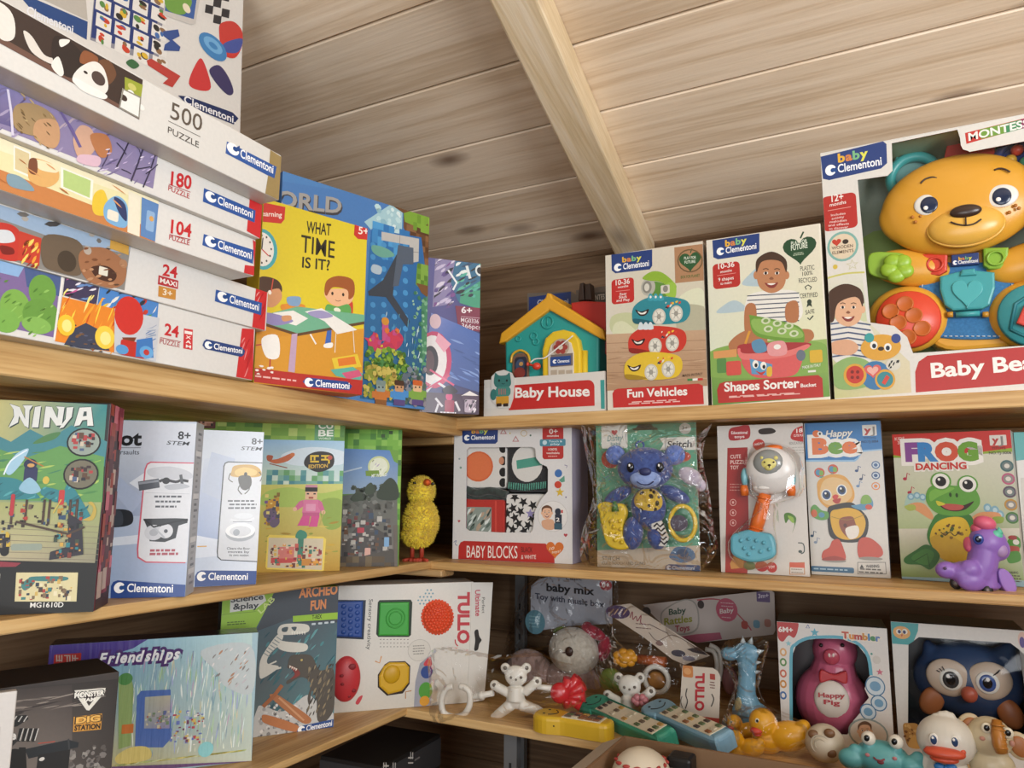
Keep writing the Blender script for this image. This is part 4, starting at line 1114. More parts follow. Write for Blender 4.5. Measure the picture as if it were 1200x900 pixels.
# green digger on top
a.blob([(745, 335), (800, 345), (810, 385), (770, 400), (745, 380)], '#5f8f3c'); a.ell((732, 355), 28, 34, '#b8b6a8'); a.ell((728, 355), 18, 24, '#8a887e'); a.ell((727, 356), 10, 15, '#d8d4c6')
a.blob([(710, 320), (745, 295), (790, 300), (840, 345), (832, 362), (780, 335), (735, 330)], '#8fb43a'); a.blob([(800, 345), (838, 340), (838, 395), (800, 385)], '#9cc24a'); a.rr((782, 382), (816, 345), '#d9d4c4', 5); a.ell((800, 362), 10, 13, '#8a887e')
for y, c, c2, x0 in ((455, '#2f8a96', '#1f5f6c', 670), (570, '#cc3a2c', '#8f231c', 655), (672, '#e3bf34', '#a8861f', 640)):
    a.blob([(x0, y + 20), (x0 + 8, y - 25), (x0 + 60, y - 58), (x0 + 140, y - 62), (x0 + 215, y - 45), (x0 + 225, y + 5), (x0 + 190, y + 35), (x0 + 90, y + 42), (x0 + 15, y + 42)], c)
    a.blob([(x0 + 60, y + 42), (x0 + 120, y - 12), (x0 + 215, y - 20), (x0 + 200, y + 36)], c)
    a.blob([(x0 + 5, y + 24), (x0 + 60, y + 30), (x0 + 90, y + 42), (x0 + 15, y + 44)], c2)
    a.blob([(x0 + 12, y - 12), (x0 + 35, y - 4), (x0 + 65, y - 14), (x0 + 55, y + 8), (x0 + 30, y + 12)], '#2f1a1a')
    a.blob([(x0 + 22, y - 5), (x0 + 38, y + 1), (x0 + 56, y - 6), (x0 + 50, y + 5), (x0 + 32, y + 6)], '#f0ece2')
    a.streaks((x0 + 130, y - 15), (x0 + 190, y - 48), 12, ('#e9e2d2', '#d8432e', '#f0c23a', '#2f3a4a'), 5, 10, .8, 5, .1, .3)
    for dx, dy in ((105, 16), (172, 4)):
        a.ell((x0 + dx, y + dy), 26, 32, '#cfcabb'); a.ell((x0 + dx, y + dy), 20, 26, '#e6e2d4'); a.ell((x0 + dx, y + dy), 8, 10, '#9a968a')
        for k in range(6): a.line([(x0 + dx, y + dy), (x0 + dx + 18 * math.cos(k * 1.05), y + dy + 23 * math.sin(k * 1.05))], 2.5, '#a8a498')
for x in (704, 724, 742): a.blob([(x - 10, 520), (x - 6, 496), (x + 4, 494), (x + 12, 518)], '#d9e2e4')
for x in (742, 762, 782): a.blob([(x - 10, 408), (x - 6, 384), (x + 4, 382), (x + 12, 405)], '#3fa0b0'); a.ell((x, 394), 4, 5, '#f3f0e8')
a.txt('MADE IN ITALY', (868, 706), (946, 698), 10, '#6a5440', .02); a.rr((886, 722), (906, 712), '#3f8a4a'); a.rr((906, 721), (926, 711), '#f0ece2'); a.rr((926, 720), (946, 710), '#c4302c')
a.poly([(593, 770), (600, 758), (612, 752), (930, 732), (946, 740), (950, 812), (596, 826)], '#c4302c')
a.txt('Fun Vehicles', (652, 786), (884, 776), 31, '#f3efe8', .05); a.fine((655, 815), (880, 790), 2, '#ecc4bc', 4, 5)
a.done(r, mat=gloss)
# --- Shapes Sorter
def kid(a, cx, cy, s, hair, skin, tilt=0):
    a.blob([(cx - 58 * s, cy), (cx - 52 * s, cy - 55 * s), (cx, cy - 82 * s), (cx + 52 * s, cy - 55 * s), (cx + 58 * s, cy), (cx + 45 * s, cy + 50 * s), (cx, cy + 72 * s), (cx - 45 * s, cy + 50 * s)], skin)
    a.ell((cx - 60 * s, cy + 2 * s), 10 * s, 16 * s, skin); a.ell((cx + 60 * s, cy + 2 * s), 10 * s, 16 * s, skin)
    a.blob([(cx - 58 * s, cy - 8 * s), (cx - 56 * s, cy - 60 * s), (cx, cy - 90 * s), (cx + 56 * s, cy - 60 * s), (cx + 58 * s, cy - 8 * s), (cx + 40 * s, cy - 48 * s), (cx, cy - 58 * s), (cx - 40 * s, cy - 48 * s)], hair)
    for dx in (-22, 22):
        a.ell((cx + dx * s, cy - 6 * s), 9 * s, 6 * s, '#efe6da'); a.ell((cx + dx * s, cy - 6 * s), 5 * s, 6 * s, '#2a1a14')
        a.line([(cx + (dx - 11) * s, cy - 20 * s), (cx + dx * s, cy - 24 * s), (cx + (dx + 11) * s, cy - 20 * s)], 3 * s, hair, 3)
    a.blob([(cx - 9 * s, cy + 16 * s), (cx, cy + 8 * s), (cx + 9 * s, cy + 16 * s), (cx, cy + 20 * s)], '#8d5a40')
    a.blob([(cx - 26 * s, cy + 32 * s), (cx, cy + 36 * s), (cx + 26 * s, cy + 30 * s), (cx + 12 * s, cy + 50 * s), (cx - 10 * s, cy + 50 * s)], '#8a3a34'); a.blob([(cx - 16 * s, cy + 35 * s), (cx + 16 * s, cy + 34 * s), (cx, cy + 41 * s)], '#f3ede4')
r, F, a, (w, d, h) = carton('toy_box', 'toy box lettered Shapes Sorter with a toddler and a shape sorting bucket', (834, 474), (973, 466), (829, 281), (960, 262), .10, TOP, ('y', 1.11), cols=('#ebe4d2', '#d8cfbc', '#3a3a3a', '#d0c8b4', '#e0d8c6', '#8a2a26'), mat=gloss)
a.k = C5
a.gradq([(92, 200), (530, 145), (570, 640), (110, 700)], ['#e3ddcd', '#e2dac8', '#dfe0b8', '#d9dfc4'])
a.gradq([(105, 640), (570, 590), (585, 815), (118, 850)], ['#8fae5a', '#9cb868', '#6f9a44', '#5f8f3c'])
a.blob([(108, 640), (300, 600), (520, 600), (570, 640), (570, 720), (110, 740)], '#86ab54')
for q in ([(135, 490), (160, 460), (200, 440), (235, 455), (245, 480)], [(235, 380), (260, 340), (300, 310), (340, 330), (340, 380)]): a.blob(q, '#b3c6cc')
baby_plate(a, [(116, 206), (300, 178), (300, 248), (290, 258), (138, 280), (120, 272)], (168, 230), (248, 216), 24, (134, 262), (288, 238), 23)
a.heart((457, 240), 60, '#254a2e'); a.line([(460, 198), (472, 172)], 6, '#254a2e'); a.txt('PLAY FOR', (424, 225), (486, 214), 14, '#dfe6d2', .03); a.txt('FUTURE', (424, 246), (488, 234), 20, '#dfe6d2', .04); a.fine((430, 268), (482, 248), 2, '#b9c8ac', 3, 2)
a.rr((120, 398), (222, 286), '#b8322c', 16); a.txt('10-36', (140, 318), (202, 308), 20, '#f3ece4', .03); a.txt('months', (148, 334), (192, 327), 10, '#f3ece4', .02); a.line([(135, 344), (208, 333)], 2, '#e59a92'); a.txt('9 shapes', (140, 366), (200, 357), 13, '#f3ece4', .02); a.txt('to insert', (148, 380), (192, 374), 10, '#f3ece4', .02)
for t, y, x0, x1, hh in (('PLASTIC', 325, 460, 515, 18), ('100%', 345, 468, 508, 16), ('RECYCLED', 372, 454, 525, 18), ('CERTIFIED', 432, 458, 528, 18), ('SAFE', 496, 480, 515, 17)):
    a.txt(t, (x0, y), (x1, y - 6), hh, '#3c3a2c', .012)
a.line([(484, 398), (478, 388), (490, 380), (503, 388), (498, 398)], 4, '#2c3a2c'); a.ell((495, 446), 9, 10, '#2c3a2c'); a.poly([(488, 450), (484, 468), (495, 460), (506, 466), (502, 450)], '#2c3a2c'); a.line([(488, 508), (496, 516), (510, 500)], 5, '#2c3a2c')
a.blob([(180, 610), (240, 560), (320, 560), (320, 640), (210, 650)], '#b3764e'); a.blob([(440, 560), (500, 555), (510, 590), (450, 620)], '#b3764e')
a.blob([(248, 440), (290, 408), (420, 400), (460, 430), (450, 520), (260, 530)], '#ebe7de')
for y in range(415, 525, 18): a.line([(252, y + 8), (350, y + 2), (455, y - 4)], 4, '#4c5362')
a.blob([(245, 465), (285, 460), (285, 560), (245, 570)], '#b3764e'); a.blob([(405, 455), (448, 445), (450, 520), (405, 520)], '#b3764e')
kid(a, 347, 340, 1.0, '#4a3426', '#bd835c')
a.blob([(262, 508), (280, 500), (450, 540), (475, 600), (440, 604), (290, 580)], '#6f9a3c'); a.blob([(278, 512), (440, 545), (460, 588), (300, 570)], '#8fb45a')
for c in ((325, 520), (370, 530), (415, 540), (335, 552), (388, 560), (435, 570)): a.ell(c, 18, 13, '#cfd8b4'); a.ell(c, 10, 7, '#7f9f54')
a.blob([(218, 640), (240, 610), (480, 605), (485, 625), (400, 650), (240, 660)], '#a8383a'); a.blob([(235, 655), (400, 645), (470, 625), (450, 720), (380, 742), (270, 735)], '#d8605e'); a.blob([(215, 635), (225, 628), (245, 648), (400, 638), (485, 612), (488, 628), (400, 662), (240, 672)], '#e27a74')
a.blob([(270, 605), (310, 592), (330, 635), (285, 645)], '#5f8fae'); a.blob([(335, 610), (395, 600), (405, 650), (340, 655)], '#e39a9a'); a.ell((370, 622), 14, 10, '#f0ece4')
a.poly([(262, 668), (350, 690), (350, 735), (270, 728)], '#5f9ac2'); a.ell((285, 690), 12, 16, '#f3efe6'); a.ell((316, 696), 12, 16, '#f3efe6'); a.ell((287, 694), 6, 8, '#222'); a.ell((318, 700), 6, 8, '#222'); a.blob([(285, 715), (305, 722), (325, 716), (308, 732)], '#c43a30'); a.blob([(330, 705), (348, 700), (348, 735), (330, 735)], '#e0b43a')
a.line([(262, 560), (245, 610)], 9, '#d89a3a'); a.ell((462, 655), 18, 22, '#6a7480')
a.poly([(120, 640), (210, 630), (212, 660), (122, 668)], '#d99a5e'); a.rr((135, 725), (170, 665), '#5a8a4a', 6); a.rr((172, 735), (228, 675), '#d4544a', 8); a.rr((498, 685), (545, 632), '#d9b03a', 6)
a.txt('MADE IN ITALY', (468, 708), (540, 697), 11, '#eef0e0', .02); a.rr((490, 722), (520, 712), '#e8e4da')
a.poly([(135, 790), (145, 765), (165, 758), (530, 732), (546, 745), (550, 818), (140, 842)], '#b8322c')
a.txt('Shapes Sorter', (165, 796), (455, 780), 34, '#f3efe8', .05); a.txt('Bucket', (462, 780), (522, 776), 14, '#f3efe8', .04); a.fine((175, 822), (510, 796), 2, '#e6b4ac', 4, 8)
a.done(r, mat=gloss)
# --- Baby Bear
win = [(1005, 211), (1040, 206), (1046, 200), (1045, 168), (1122, 152), (1128, 172), (1136, 178), (1230, 160), (1238, 300), (1246, 402), (1070, 414), (1063, 395), (1048, 382), (1020, 378)]
r, F, a, (w, d, h) = carton('toy_box', 'large window box lettered Baby Bear with a yellow bear activity toy', (978, 467), (1275, 436), (955, 184), (1262, 118), .11, TOP, ('y', 1.11), cols=('#dcd8d0', '#c8c2b6', '#8f8a82', '#c8c2b6', '#dcd8d0', '#8a2a26', '#9cab8a'), mat=gloss, hollow=win)
p = at(F, C6)
yb = '#e3a437'
u = unit(p, 500, 300, .04)
dB = .05
def q(x, y, d=dB): return p(x, y, d)
a2 = Art(Face(F.O - F.N * (d - .002), F.U, F.V)); a2.k = C6; a2.clip = (.002, .002, w - .002, h - .002)
a2.gradq([(180, 215), (900, 120), (900, 760), (210, 760)], ['#a3aaa2', '#b9beb6', '#8fa070', '#7f9a5c']); a2.blob([(190, 420), (330, 380), (500, 500), (500, 720), (200, 720)], '#93ad62')
a2.done(r, 'back_print', mat=gloss)
body = part(r, 'bear_body', plastic(yb, 0.35), PR(flat(q, smooth_closed([(350, 470), (430, 430), (560, 430), (660, 450), (720, 560), (700, 690), (560, 722), (420, 715), (360, 600)], 5), dB), dB, dB + .03, .006))
dg = part(r, 'dungarees', fuzzy('#3f7fb4', '#356f9f', 300, .3), PR(flat(q, smooth_closed([(385, 480), (455, 470), (550, 470), (625, 470), (650, 560), (655, 640), (620, 690), (430, 690), (375, 640), (365, 560)], 4), dB), dB - .004, dB + .002, .002))
for sm in ([((380 - i * 1, 505 + i * 14), (378 - i * 1, 513 + i * 14)) for i in range(7)], [((630 + i * 3, 490 + i * 14), (632 + i * 3, 498 + i * 14)) for i in range(7)], [((440 + i * 16, 685), (449 + i * 16, 685)) for i in range(11)]):
    part(dg, 'seam_thread', plastic('#dfe6ea', .6), *[T([q(*a_, dB - .005), q(*b_, dB - .005)], .0006, 6) for a_, b_ in sm])
for nm, c in (('left', (340, 485)), ('right', (690, 468))):
    part(r, 'arm', plastic(yb, .35), E(q(*c), (u * 105, .018, u * 55), (0, .25 if nm == 'left' else -.2, 0)))
def foot(c, rx, ry, col, face):
    f = part(r, 'foot', plastic(yb, .35), E(q(*c), (u * rx, .02, u * ry), (0, .1, 0)))
    fp = part(f, 'foot_pad', plastic(face, .35), LA(q(c[0] + 3, c[1], dB - .0175), [(u * rx * .78, .012), (u * rx * .8, 0), (u * rx * .76, -.004), (0.0001, -.0045)], 'y', 32))
    return f
f1 = foot((332, 636), 104, 98, yb, '#e04a30')
part(f1, 'foot_hole', plastic('#c8641f', .45), *[LA(q(x, y, dB - .022), [(.0001, -.0006), (u * 17, -.0006), (u * 19, -.0012), (u * 22, -.0012), (u * 24, .002)], 'y', 20) for x, y in ((326, 590), (284, 612), (352, 624), (306, 645), (376, 662), (334, 688))])
f2 = foot((706, 622), 108, 98, yb, '#3f9aa0')
part(f2, 'shape_block', plastic('#d8483a', .35), PR(flat(q, [(650, 650), (672, 600), (705, 580), (705, 640), (690, 665)], dB - .02), dB - .029, dB - .02, .002))
part(f2, 'pad_frame', plastic('#2f7f88', .35), T([q(x, y, dB - .0225) for x, y in [(635, 665), (650, 590), (690, 565), (720, 560), (720, 660), (690, 690), (635, 665)]], .0022, 8))
ear1 = part(r, 'ear', plastic('#3f9d9b', .35), TO(q(352, 218, dB + .012), u * 62, .0075, n=40, seg=10), *[E(q(352 + 70 * math.cos(t), 218 + 70 * math.sin(t), dB + .012), .0035, seg=8, rings=6) for t in [k * .33 for k in range(19)]])
part(r, 'ear_hole', plastic('#6f9c98', .5), E(q(352, 218, dB + .02), (u * 55, .003, u * 55)))
ear2 = part(r, 'ear', plastic('#3a4c8a', .35), TO(q(660, 165, dB + .008), u * 52, .006, n=32, seg=8), E(q(660, 165, dB + .01), (u * 48, .004, u * 48)))
for c, col in (((635, 170), '#d8a83a'), ((680, 175), '#5fae8c'), ((655, 140), '#d8503c')): part(ear2, 'ear_bead', plastic(col, .35), E(q(*c, dB), u * 16))
part(r, 'carry_loop', plastic('#c73a34', .4), PR(flat(q, [(440, 165), (450, 120), (500, 108), (590, 120), (590, 160)], dB + .005), dB + .005, dB + .012, .002))
head = melt(r, 'bear_head', plastic(yb, .32), .0028, E(q(480, 300, dB - .012), (u * 196, .03, u * 146), (0, -.04, 0), 40, 28), E(q(480, 310, dB - .012), (u * 202, .024, u * 120), (0, -.04, 0), 40, 28), smooth=10)
part(head, 'muzzle', plastic('#e8b24c', .3), E(q(503, 362, dB - .034), (u * 92, .015, u * 56), (0, -.02, 0), 36, 20), TO(q(503, 364, dB - .034), u * 90, .0022, n=44, seg=8, sz=.6))
part(head, 'nose', plastic('#3d2b22', .3), E(q(504, 319, dB - .047), (u * 38, .006, u * 19)))
part(head, 'mouth', plastic('#3d2b22', .5), T([q(x, y, dB - .0495) for x, y in smooth_open([(460, 350), (480, 357), (505, 360), (530, 355), (550, 342)])], .0011, 8), T([q(504, 335, dB - .051), q(505, 360, dB - .051)], .0009, 6))
for c in ((397, 299), (610, 274)):
    e_ = part(head, 'eye', plastic('#ece8df', .3), E(q(*c, dB - .0375), (u * 38, .0035, u * 32), (0, 0, 0)))
    part(e_, 'iris', plastic('#27324c', .2), E(q(c[0] + 0, c[1] + 1, dB - .0405), (u * 22, .0018, u * 24)))
    part(e_, 'eye_glint', plastic('#f6f4ee', .3), E(q(c[0] - 10, c[1] + 10, dB - .0422), (u * 6, .001, u * 6)))
for pts in ([(372, 237), (385, 225), (405, 219), (420, 222)], [(588, 198), (605, 193), (622, 197), (634, 204)]):
    part(head, 'eyebrow', plastic('#3d2b22', .5), T([q(x, y, dB - .036) for x, y in smooth_open(pts)], .0012, 8))
for x, y in ((348, 336), (372, 334), (357, 350), (632, 322), (660, 310), (650, 302)): part(head, 'freckle', plastic('#b8742c', .5), E(q(x, y, dB - .0365), (u * 5, .002, u * 5), seg=10, rings=8))
for c, col in (((414, 474), '#d8452f'), ((592, 456), '#8db83a')):
    s_ = part(r, 'strap_button', plastic(col, .35), PR(flat(q, [(c[0] - 38, c[1] - 30), (c[0] + 38, c[1] - 32), (c[0] + 36, c[1] + 20), (c[0] + 15, c[1] + 33), (c[0] - 20, c[1] + 33), (c[0] - 36, c[1] + 22)], dB - .012), dB - .014, dB - .002, .003))
    part(s_, 'button_ring', plastic(col, .35), TO(q(c[0], c[1], dB - .0155), u * 19, .0017, n=22, seg=8))
part(r, 'chest_label', plastic('#2b4079', .45), PR(flat(q, [(462, 448), (542, 440), (543, 474), (463, 480)], dB - .01), dB - .012, dB - .004, .001))
a3 = Art(Face(F.O - F.N * (dB - .0122), F.U, F.V)); a3.k = C6
a3.baby((484, 462), (522, 459), 9); a3.clem((467, 475), (540, 468), 10)
a3.done(r, 'chest_print', mat=gloss)
tl_ = plastic('#45a3a6', .35)
fl = part(r, 'flap', tl_, PR(flat(q, [(428, 512), (490, 496), (530, 494), (588, 500), (590, 545), (574, 595), (552, 607), (466, 612), (442, 596), (428, 550)], dB - .01), dB - .016, dB - .006, .003), PR(flat(q, [(486, 512), (492, 492), (530, 488), (536, 508)], dB - .014), dB - .02, dB - .01, .003))
hp = [(509 + 46 * math.sin(t) ** 3, 555 - 2.9 * (13 * math.cos(t) - 5 * math.cos(2 * t) - 2 * math.cos(3 * t) - math.cos(4 * t))) for t in [6.2832 * i / 30 for i in range(30)]]
part(fl, 'heart', plastic('#4fb0b2', .35), PR(flat(q, hp, dB - .018), dB - .0185, dB - .015, .001))
for x in (458, 562): part(fl, 'hinge', plastic('#c98f2c', .4), T([q(x - 9, 622, dB - .01), q(x + 9, 621, dB - .01)], .004, 10))
part(fl, 'hinge_bar', tl_, T([q(475, 622, dB - .01), q(545, 618, dB - .01)], .004, 10))
cl = part(r, 'clover', plastic('#9cc23a', .35), *[E(q(303 + 24 * math.cos(t), 485 + 22 * math.sin(t), dB - .022), (u * 24, .006, u * 22)) for t in (.4, 1.65, 2.9, 4.16, 5.4)])
part(r, 'strap_tab', plastic('#93b93a', .4), PR(flat(q, smooth_closed([(218, 488), (225, 445), (280, 440), (330, 450), (345, 500), (300, 520), (235, 510)], 4), dB - .012), dB - .016, dB - .008, .002))
film_pane(r, F, win, .0022, WIN)
a.k = C6
a.ring([(58, 162), (1100, -60), (1150, 870), (120, 875)], [((x - 930) * 2.5, (y - 120) * 2.5) for x, y in win], '#dedad2')
a.poly([(183, 228), (208, 640), (262, 660), (150, 850), (118, 870), (90, 560), (86, 520)], '#dcd8cf')
a.gradq([(90, 510), (200, 490), (215, 640), (96, 660)], ['#dcd8cc', '#dcd9cf', '#c9cfa4', '#c9ce9c'])
a.gradq([(96, 660), (215, 640), (340, 760), (345, 850), (116, 868)], ['#cfd3a8', '#d8d6be', '#d9cfae', '#d8c9a4', '#c4c48a'])
a.line([(88, 518), (150, 502), (208, 498)], 5, '#c9c46a', 3)
baby_plate(a, [(76, 160), (262, 114), (272, 122), (274, 178), (256, 194), (104, 228), (86, 224)], (132, 176), (216, 160), 25, (94, 213), (258, 183), 24)
a.rr((87, 380), (182, 262), '#b8322c', 14); a.txt('12+', (112, 292), (146, 285), 20, '#f3ece4', .03); a.txt('months', (106, 306), (154, 296), 10, '#f3ece4', .02); a.line([(100, 318), (168, 306)], 2, '#e0988f')
for i, (t, x0, x1) in enumerate((('Includes', 110, 152), ('activity', 112, 148), ('melodies', 106, 156), ('and effects', 102, 162), ('to discover', 104, 160))): a.txt(t, (x0, 334 + i * 10), (x1, 328 + i * 10), 6.5, '#f0d8d0', .015)
a.ell((144, 422), 46, 44, '#7fb0a6'); a.ell((144, 422), 39, 37, '#e0cdb0'); a.heart((126, 410), 12, '#c4402f'); a.ell((152, 408), 9, 7, '#3a2f26'); a.txt('WOODEN', (112, 432), (174, 424), 9, '#5a4433', .02); a.txt('ELEMENTS', (114, 446), (176, 438), 9, '#5a4433', .02)
a.star((172, 476), 17, '#c9c4a2'); a.star((172, 476), 12, '#dcd8cf'); a.ell((122, 482), 7, 7, '#d3b84a')
# toddler with the toy
a.blob([(105, 655), (140, 630), (200, 640), (235, 680), (225, 760), (150, 770), (108, 740)], '#e2ded6')
for y in range(650, 760, 16): a.line([(106, y), (160, y - 8), (226, y + 2)], 4.5, '#4c5a78')
a.blob([(110, 780), (170, 745), (230, 770), (220, 830), (130, 838)], '#8fb06a'); a.blob([(110, 705), (160, 695), (190, 715), (170, 740), (112, 735)], '#d9a684')
kid(a, 160, 605, .72, '#4c3426', '#e0b08c')
a.blob([(96, 600), (105, 555), (150, 532), (196, 548), (206, 590), (180, 570), (130, 590), (118, 640), (102, 640)], '#4c3426')
for c, rx, ry, col in (((255, 718), 60, 38, '#dba23c'), ((222, 690), 14, 14, '#3f9d9b'), ((300, 692), 14, 14, '#3a4c8a'), ((240, 800), 44, 42, '#3f78a8'), ((180, 800), 34, 34, '#dba23c'), ((180, 798), 26, 26, '#c73f2f'), ((268, 812), 30, 30, '#dba23c'), ((268, 812), 24, 23, '#3f8a90'), ((292, 768), 22, 18, '#d8d3c4')): a.ell(c, rx, ry, col)
a.heart((232, 786), 22, '#d8605a'); a.heart((232, 786), 15, '#e8b0a2'); a.ell((235, 712), 11, 12, '#f0ece2'); a.ell((276, 718), 11, 12, '#f0ece2'); a.ell((236, 714), 6, 7, '#222c40'); a.ell((276, 720), 6, 7, '#222c40'); a.ell((256, 722), 9, 6, '#3a2a20')
for dx, dy in ((-8, -8), (8, -8), (-8, 8), (8, 8)): a.ell((180 + dx, 798 + dy), 5, 5, '#7f241c')
a.poly([(258, 822), (272, 798), (282, 806), (268, 828)], '#cf4a3c'); a.streaks((276, 780), (310, 755), 6, ('#222',), 3, 5, 1.2, 2, .3, .6)
a.poly([(485, 82), (680, 35), (690, 100), (510, 142), (496, 138), (490, 126)], '#dedad2')
a.poly([(502, 90), (900, -2), (905, 22), (506, 122)], '#c2352e'); a.poly([(545, 80), (620, 62), (622, 90), (549, 108)], '#6f9a3c'); a.poly([(620, 62), (665, 51), (668, 78), (622, 90)], '#3f8a5a'); a.poly([(665, 51), (760, 28), (762, 54), (668, 78)], '#8a2f5c')
a.txt('MONTESSORI', (514, 113), (760, 54), 22, '#f0ece4', .05)
a.poly([(345, 740), (1200, 690), (1210, 870), (360, 850)], '#dedad2')
a.poly([(358, 850), (356, 790), (366, 760), (392, 742), (1000, 690), (1040, 800)], '#b8302c')
a.txt('Baby Bear', (406, 806), (745, 778), 42, '#f3efe8', .05)
a.done(r, mat=gloss)
# ================================================================ middle shelf, left wall
dull = card(0.55, 0.04, bump=0.05)
ZP = ('z',)
def lego_mess(a, p, q, n, pal, seed, r0=3, r1=8):
    R = random.Random(seed)
    x0, x1, y0, y1 = min(p[0], q[0]), max(p[0], q[0]), min(p[1], q[1]), max(p[1], q[1])
    for i in range(n):
        x, y = R.uniform(x0, x1), R.uniform(y0, y1); s_ = R.uniform(r0, r1); t = R.uniform(.5, 1.3)
        a.rr((x - s_, y + s_ * t), (x + s_, y - s_ * t), R.choice(pal), R.choice((0, 1.5)))
# --- NINJA
r, F, a, (w, d, h) = carton('building_block_box', 'building block box lettered NINJA with a teal roofed temple', (-38, 722), (110, 718), (-30, 463), (124.5, 476), .055, MID, ('x', -.772), ('x', -.697), cols=('#232222', '#1b1b1b', '#1b1b1b', '#8a3a48', '#23403f', '#141414'), mat=dull)
a.k = M1
a.gradq([(-200, 660), (-200, 40), (390, 75), (345, 655)], ['#8f9a6a', '#c7bc7a', '#2f7f80', '#8a9a58'])
a.poly([(-200, 250), (-60, 170), (40, 210), (110, 165), (180, 200), (260, 150), (390, 210), (380, 300), (-200, 330)], '#3f7f88')
a.poly([(-200, 300), (-20, 230), (90, 270), (220, 225), (380, 265), (372, 430), (-200, 420)], '#5f9350'); a.blob([(120, 215), (170, 185), (220, 175), (200, 200), (150, 215)], '#4a7a48')
a.streaks((-100, 420), (370, 250), 40, ('#86b052', '#4a8248', '#a9bf5f', '#3f7a5a'), 4, 10, .2, 7, .06, .2)
a.gradq([(-200, 650), (-200, 430), (370, 430), (345, 655)], ['#b9ab8c', '#a3a56a', '#9aa468', '#8f8a74'])
for i in range(7): a.line([(-200, 500 + i * 22), (360, 520 + i * 20)], 2, '#7d7460')
for q in ([(-140, 400), (-60, 345), (60, 345), (135, 400), (120, 418), (-130, 420)], [(150, 400), (165, 375), (235, 395), (245, 425), (205, 430)], [(238, 380), (262, 368), (330, 480), (325, 498), (285, 490), (240, 425)]):
    a.blob(q, '#2f7d86'); a.streaks(*[(min(t[0] for t in q), max(t[1] for t in q)), (max(t[0] for t in q), min(t[1] for t in q))], 12, ('#1d5560', '#4fa0a4', '#256a74'), 4, 8, .7, 4, .15, .4)
a.blob([(300, 495), (330, 480), (340, 450), (322, 432), (338, 430), (352, 460), (338, 495)], '#b9a04a')
for x in (-80, -20, 45, 95, 160, 180, 255, 280): a.rr((x - 9, 510), (x + 9, 420), '#3d2f26'); a.rr((x - 5, 500), (x + 4, 430), '#63483a')
lego_mess(a, (-60, 520), (300, 440), 60, ('#1f1d1c', '#3a2e28', '#a8382e', '#2f4a6a', '#6a5a4a', '#b98a3a', '#4a3c34'), 4)
a.poly([(250, 470), (300, 500), (305, 620), (180, 640), (185, 610), (250, 590)], '#2c2a33'); lego_mess(a, (195, 630), (300, 510), 50, ('#24222a', '#7a3a30', '#2f7d86', '#a8622e', '#3c4a3c', '#c9a04a', '#1a1a20'), 8)
a.rr((35, 480), (58, 400), '#b03038', 6); a.rr((212, 440), (238, 385), '#b83a38', 6)
a.line([(60, 500), (250, 545), (310, 520)], 8, '#4a3a30'); a.line([(195, 470), (225, 420)], 4, '#c9b45a')
a.blob([(20, 310), (60, 255), (105, 235), (85, 280), (40, 330)], '#9fc4d8'); a.line([(15, 330), (40, 280), (100, 240)], 5, '#dfeaf0', 3)
a.rr((85, 360), (140, 300), '#2a2f55', 12); a.ell((112, 292), 24, 20, '#23284a'); a.ell((114, 296), 13, 7, '#c99a5a'); a.blob([(70, 380), (110, 340), (150, 385), (110, 400)], '#8fb8cc'); a.line([(90, 265), (160, 300)], 4, '#b5763a')
a.ell((168, 350), 12, 14, '#c9b04a')
a.rr((-60, 615), (40, 545), '#26242a', 10); lego_mess(a, (-50, 610), (36, 520), 26, ('#1a1a1e', '#3a3a42', '#c9a83a', '#5a5a62', '#8a7a5a'), 5); a.rr((40, 606), (155, 580), '#8f9a8c', 8); a.ell((18, 610), 16, 16, '#141416')
for c, rx, ry in (((306, 212), 62, 52), ((296, 328), 64, 56)):
    a.ell(c, rx, ry, '#121212'); a.ell(c, rx - 6, ry - 6, '#8f9a90' if c[1] < 300 else '#6f6a58'); lego_mess(a, (c[0] - 36, c[1] + 28), (c[0] + 36, c[1] - 26), 22, ('#3a2a2c', '#a83a3a', '#26242c', '#c9b9a4', '#4a5a7a', '#5a4030'), int(c[1]), 4, 10)
def ninja(dx, dy, col):
    for q in ([(32, 158), (52, 118), (50, 92), (36, 72), (72, 84), (92, 128), (92, 90), (84, 78), (120, 78), (108, 96), (104, 160), (90, 152), (70, 116), (66, 140)], [(128, 84), (150, 80), (140, 158), (116, 158)], [(168, 82), (190, 84), (210, 125), (214, 92), (206, 82), (236, 84), (226, 150), (206, 152), (184, 120), (180, 158), (158, 158)], [(244, 86), (268, 84), (262, 120), (232, 158), (216, 162), (240, 128)], [(290, 86), (332, 84), (340, 152), (318, 152), (318, 130), (300, 132), (290, 150), (270, 154)]):
        a.poly([(x + dx, y + dy) for x, y in q], col)
ninja(3, 4, '#2a3a3a'); ninja(-2, -2, '#3a4a48'); ninja(0, 0, '#dcdcd6'); a.poly([(302, 118), (316, 116), (316, 100), (306, 100)], '#3a4a48')
a.poly([(-200, 640), (400, 650), (360, 850), (-200, 850)], '#171716'); a.poly([(-200, 668), (-200, 640), (80, 650), (60, 664)], '#8a2f3c')
a.poly([(62, 685), (286, 685), (280, 790), (56, 790)], '#d3c89a')
for q in ([(80, 730), (110, 705), (130, 720), (95, 750)], [(118, 700), (240, 700), (235, 715), (125, 715)]): a.blob(q, '#3f7a78')
lego_mess(a, (70, 780), (262, 700), 60, ('#2f3a4a', '#a8403a', '#e0d6b4', '#3f7a78', '#5a4030', '#7f6a50', '#c9a85a'), 12, 3, 9)
a.rr((-140, 795), (4, 690), '#c9c4b8'); a.txt('MG1610D', (112, 812), (232, 810), 18, '#e8e6e0', .02)
a.done(r, mat=dull)
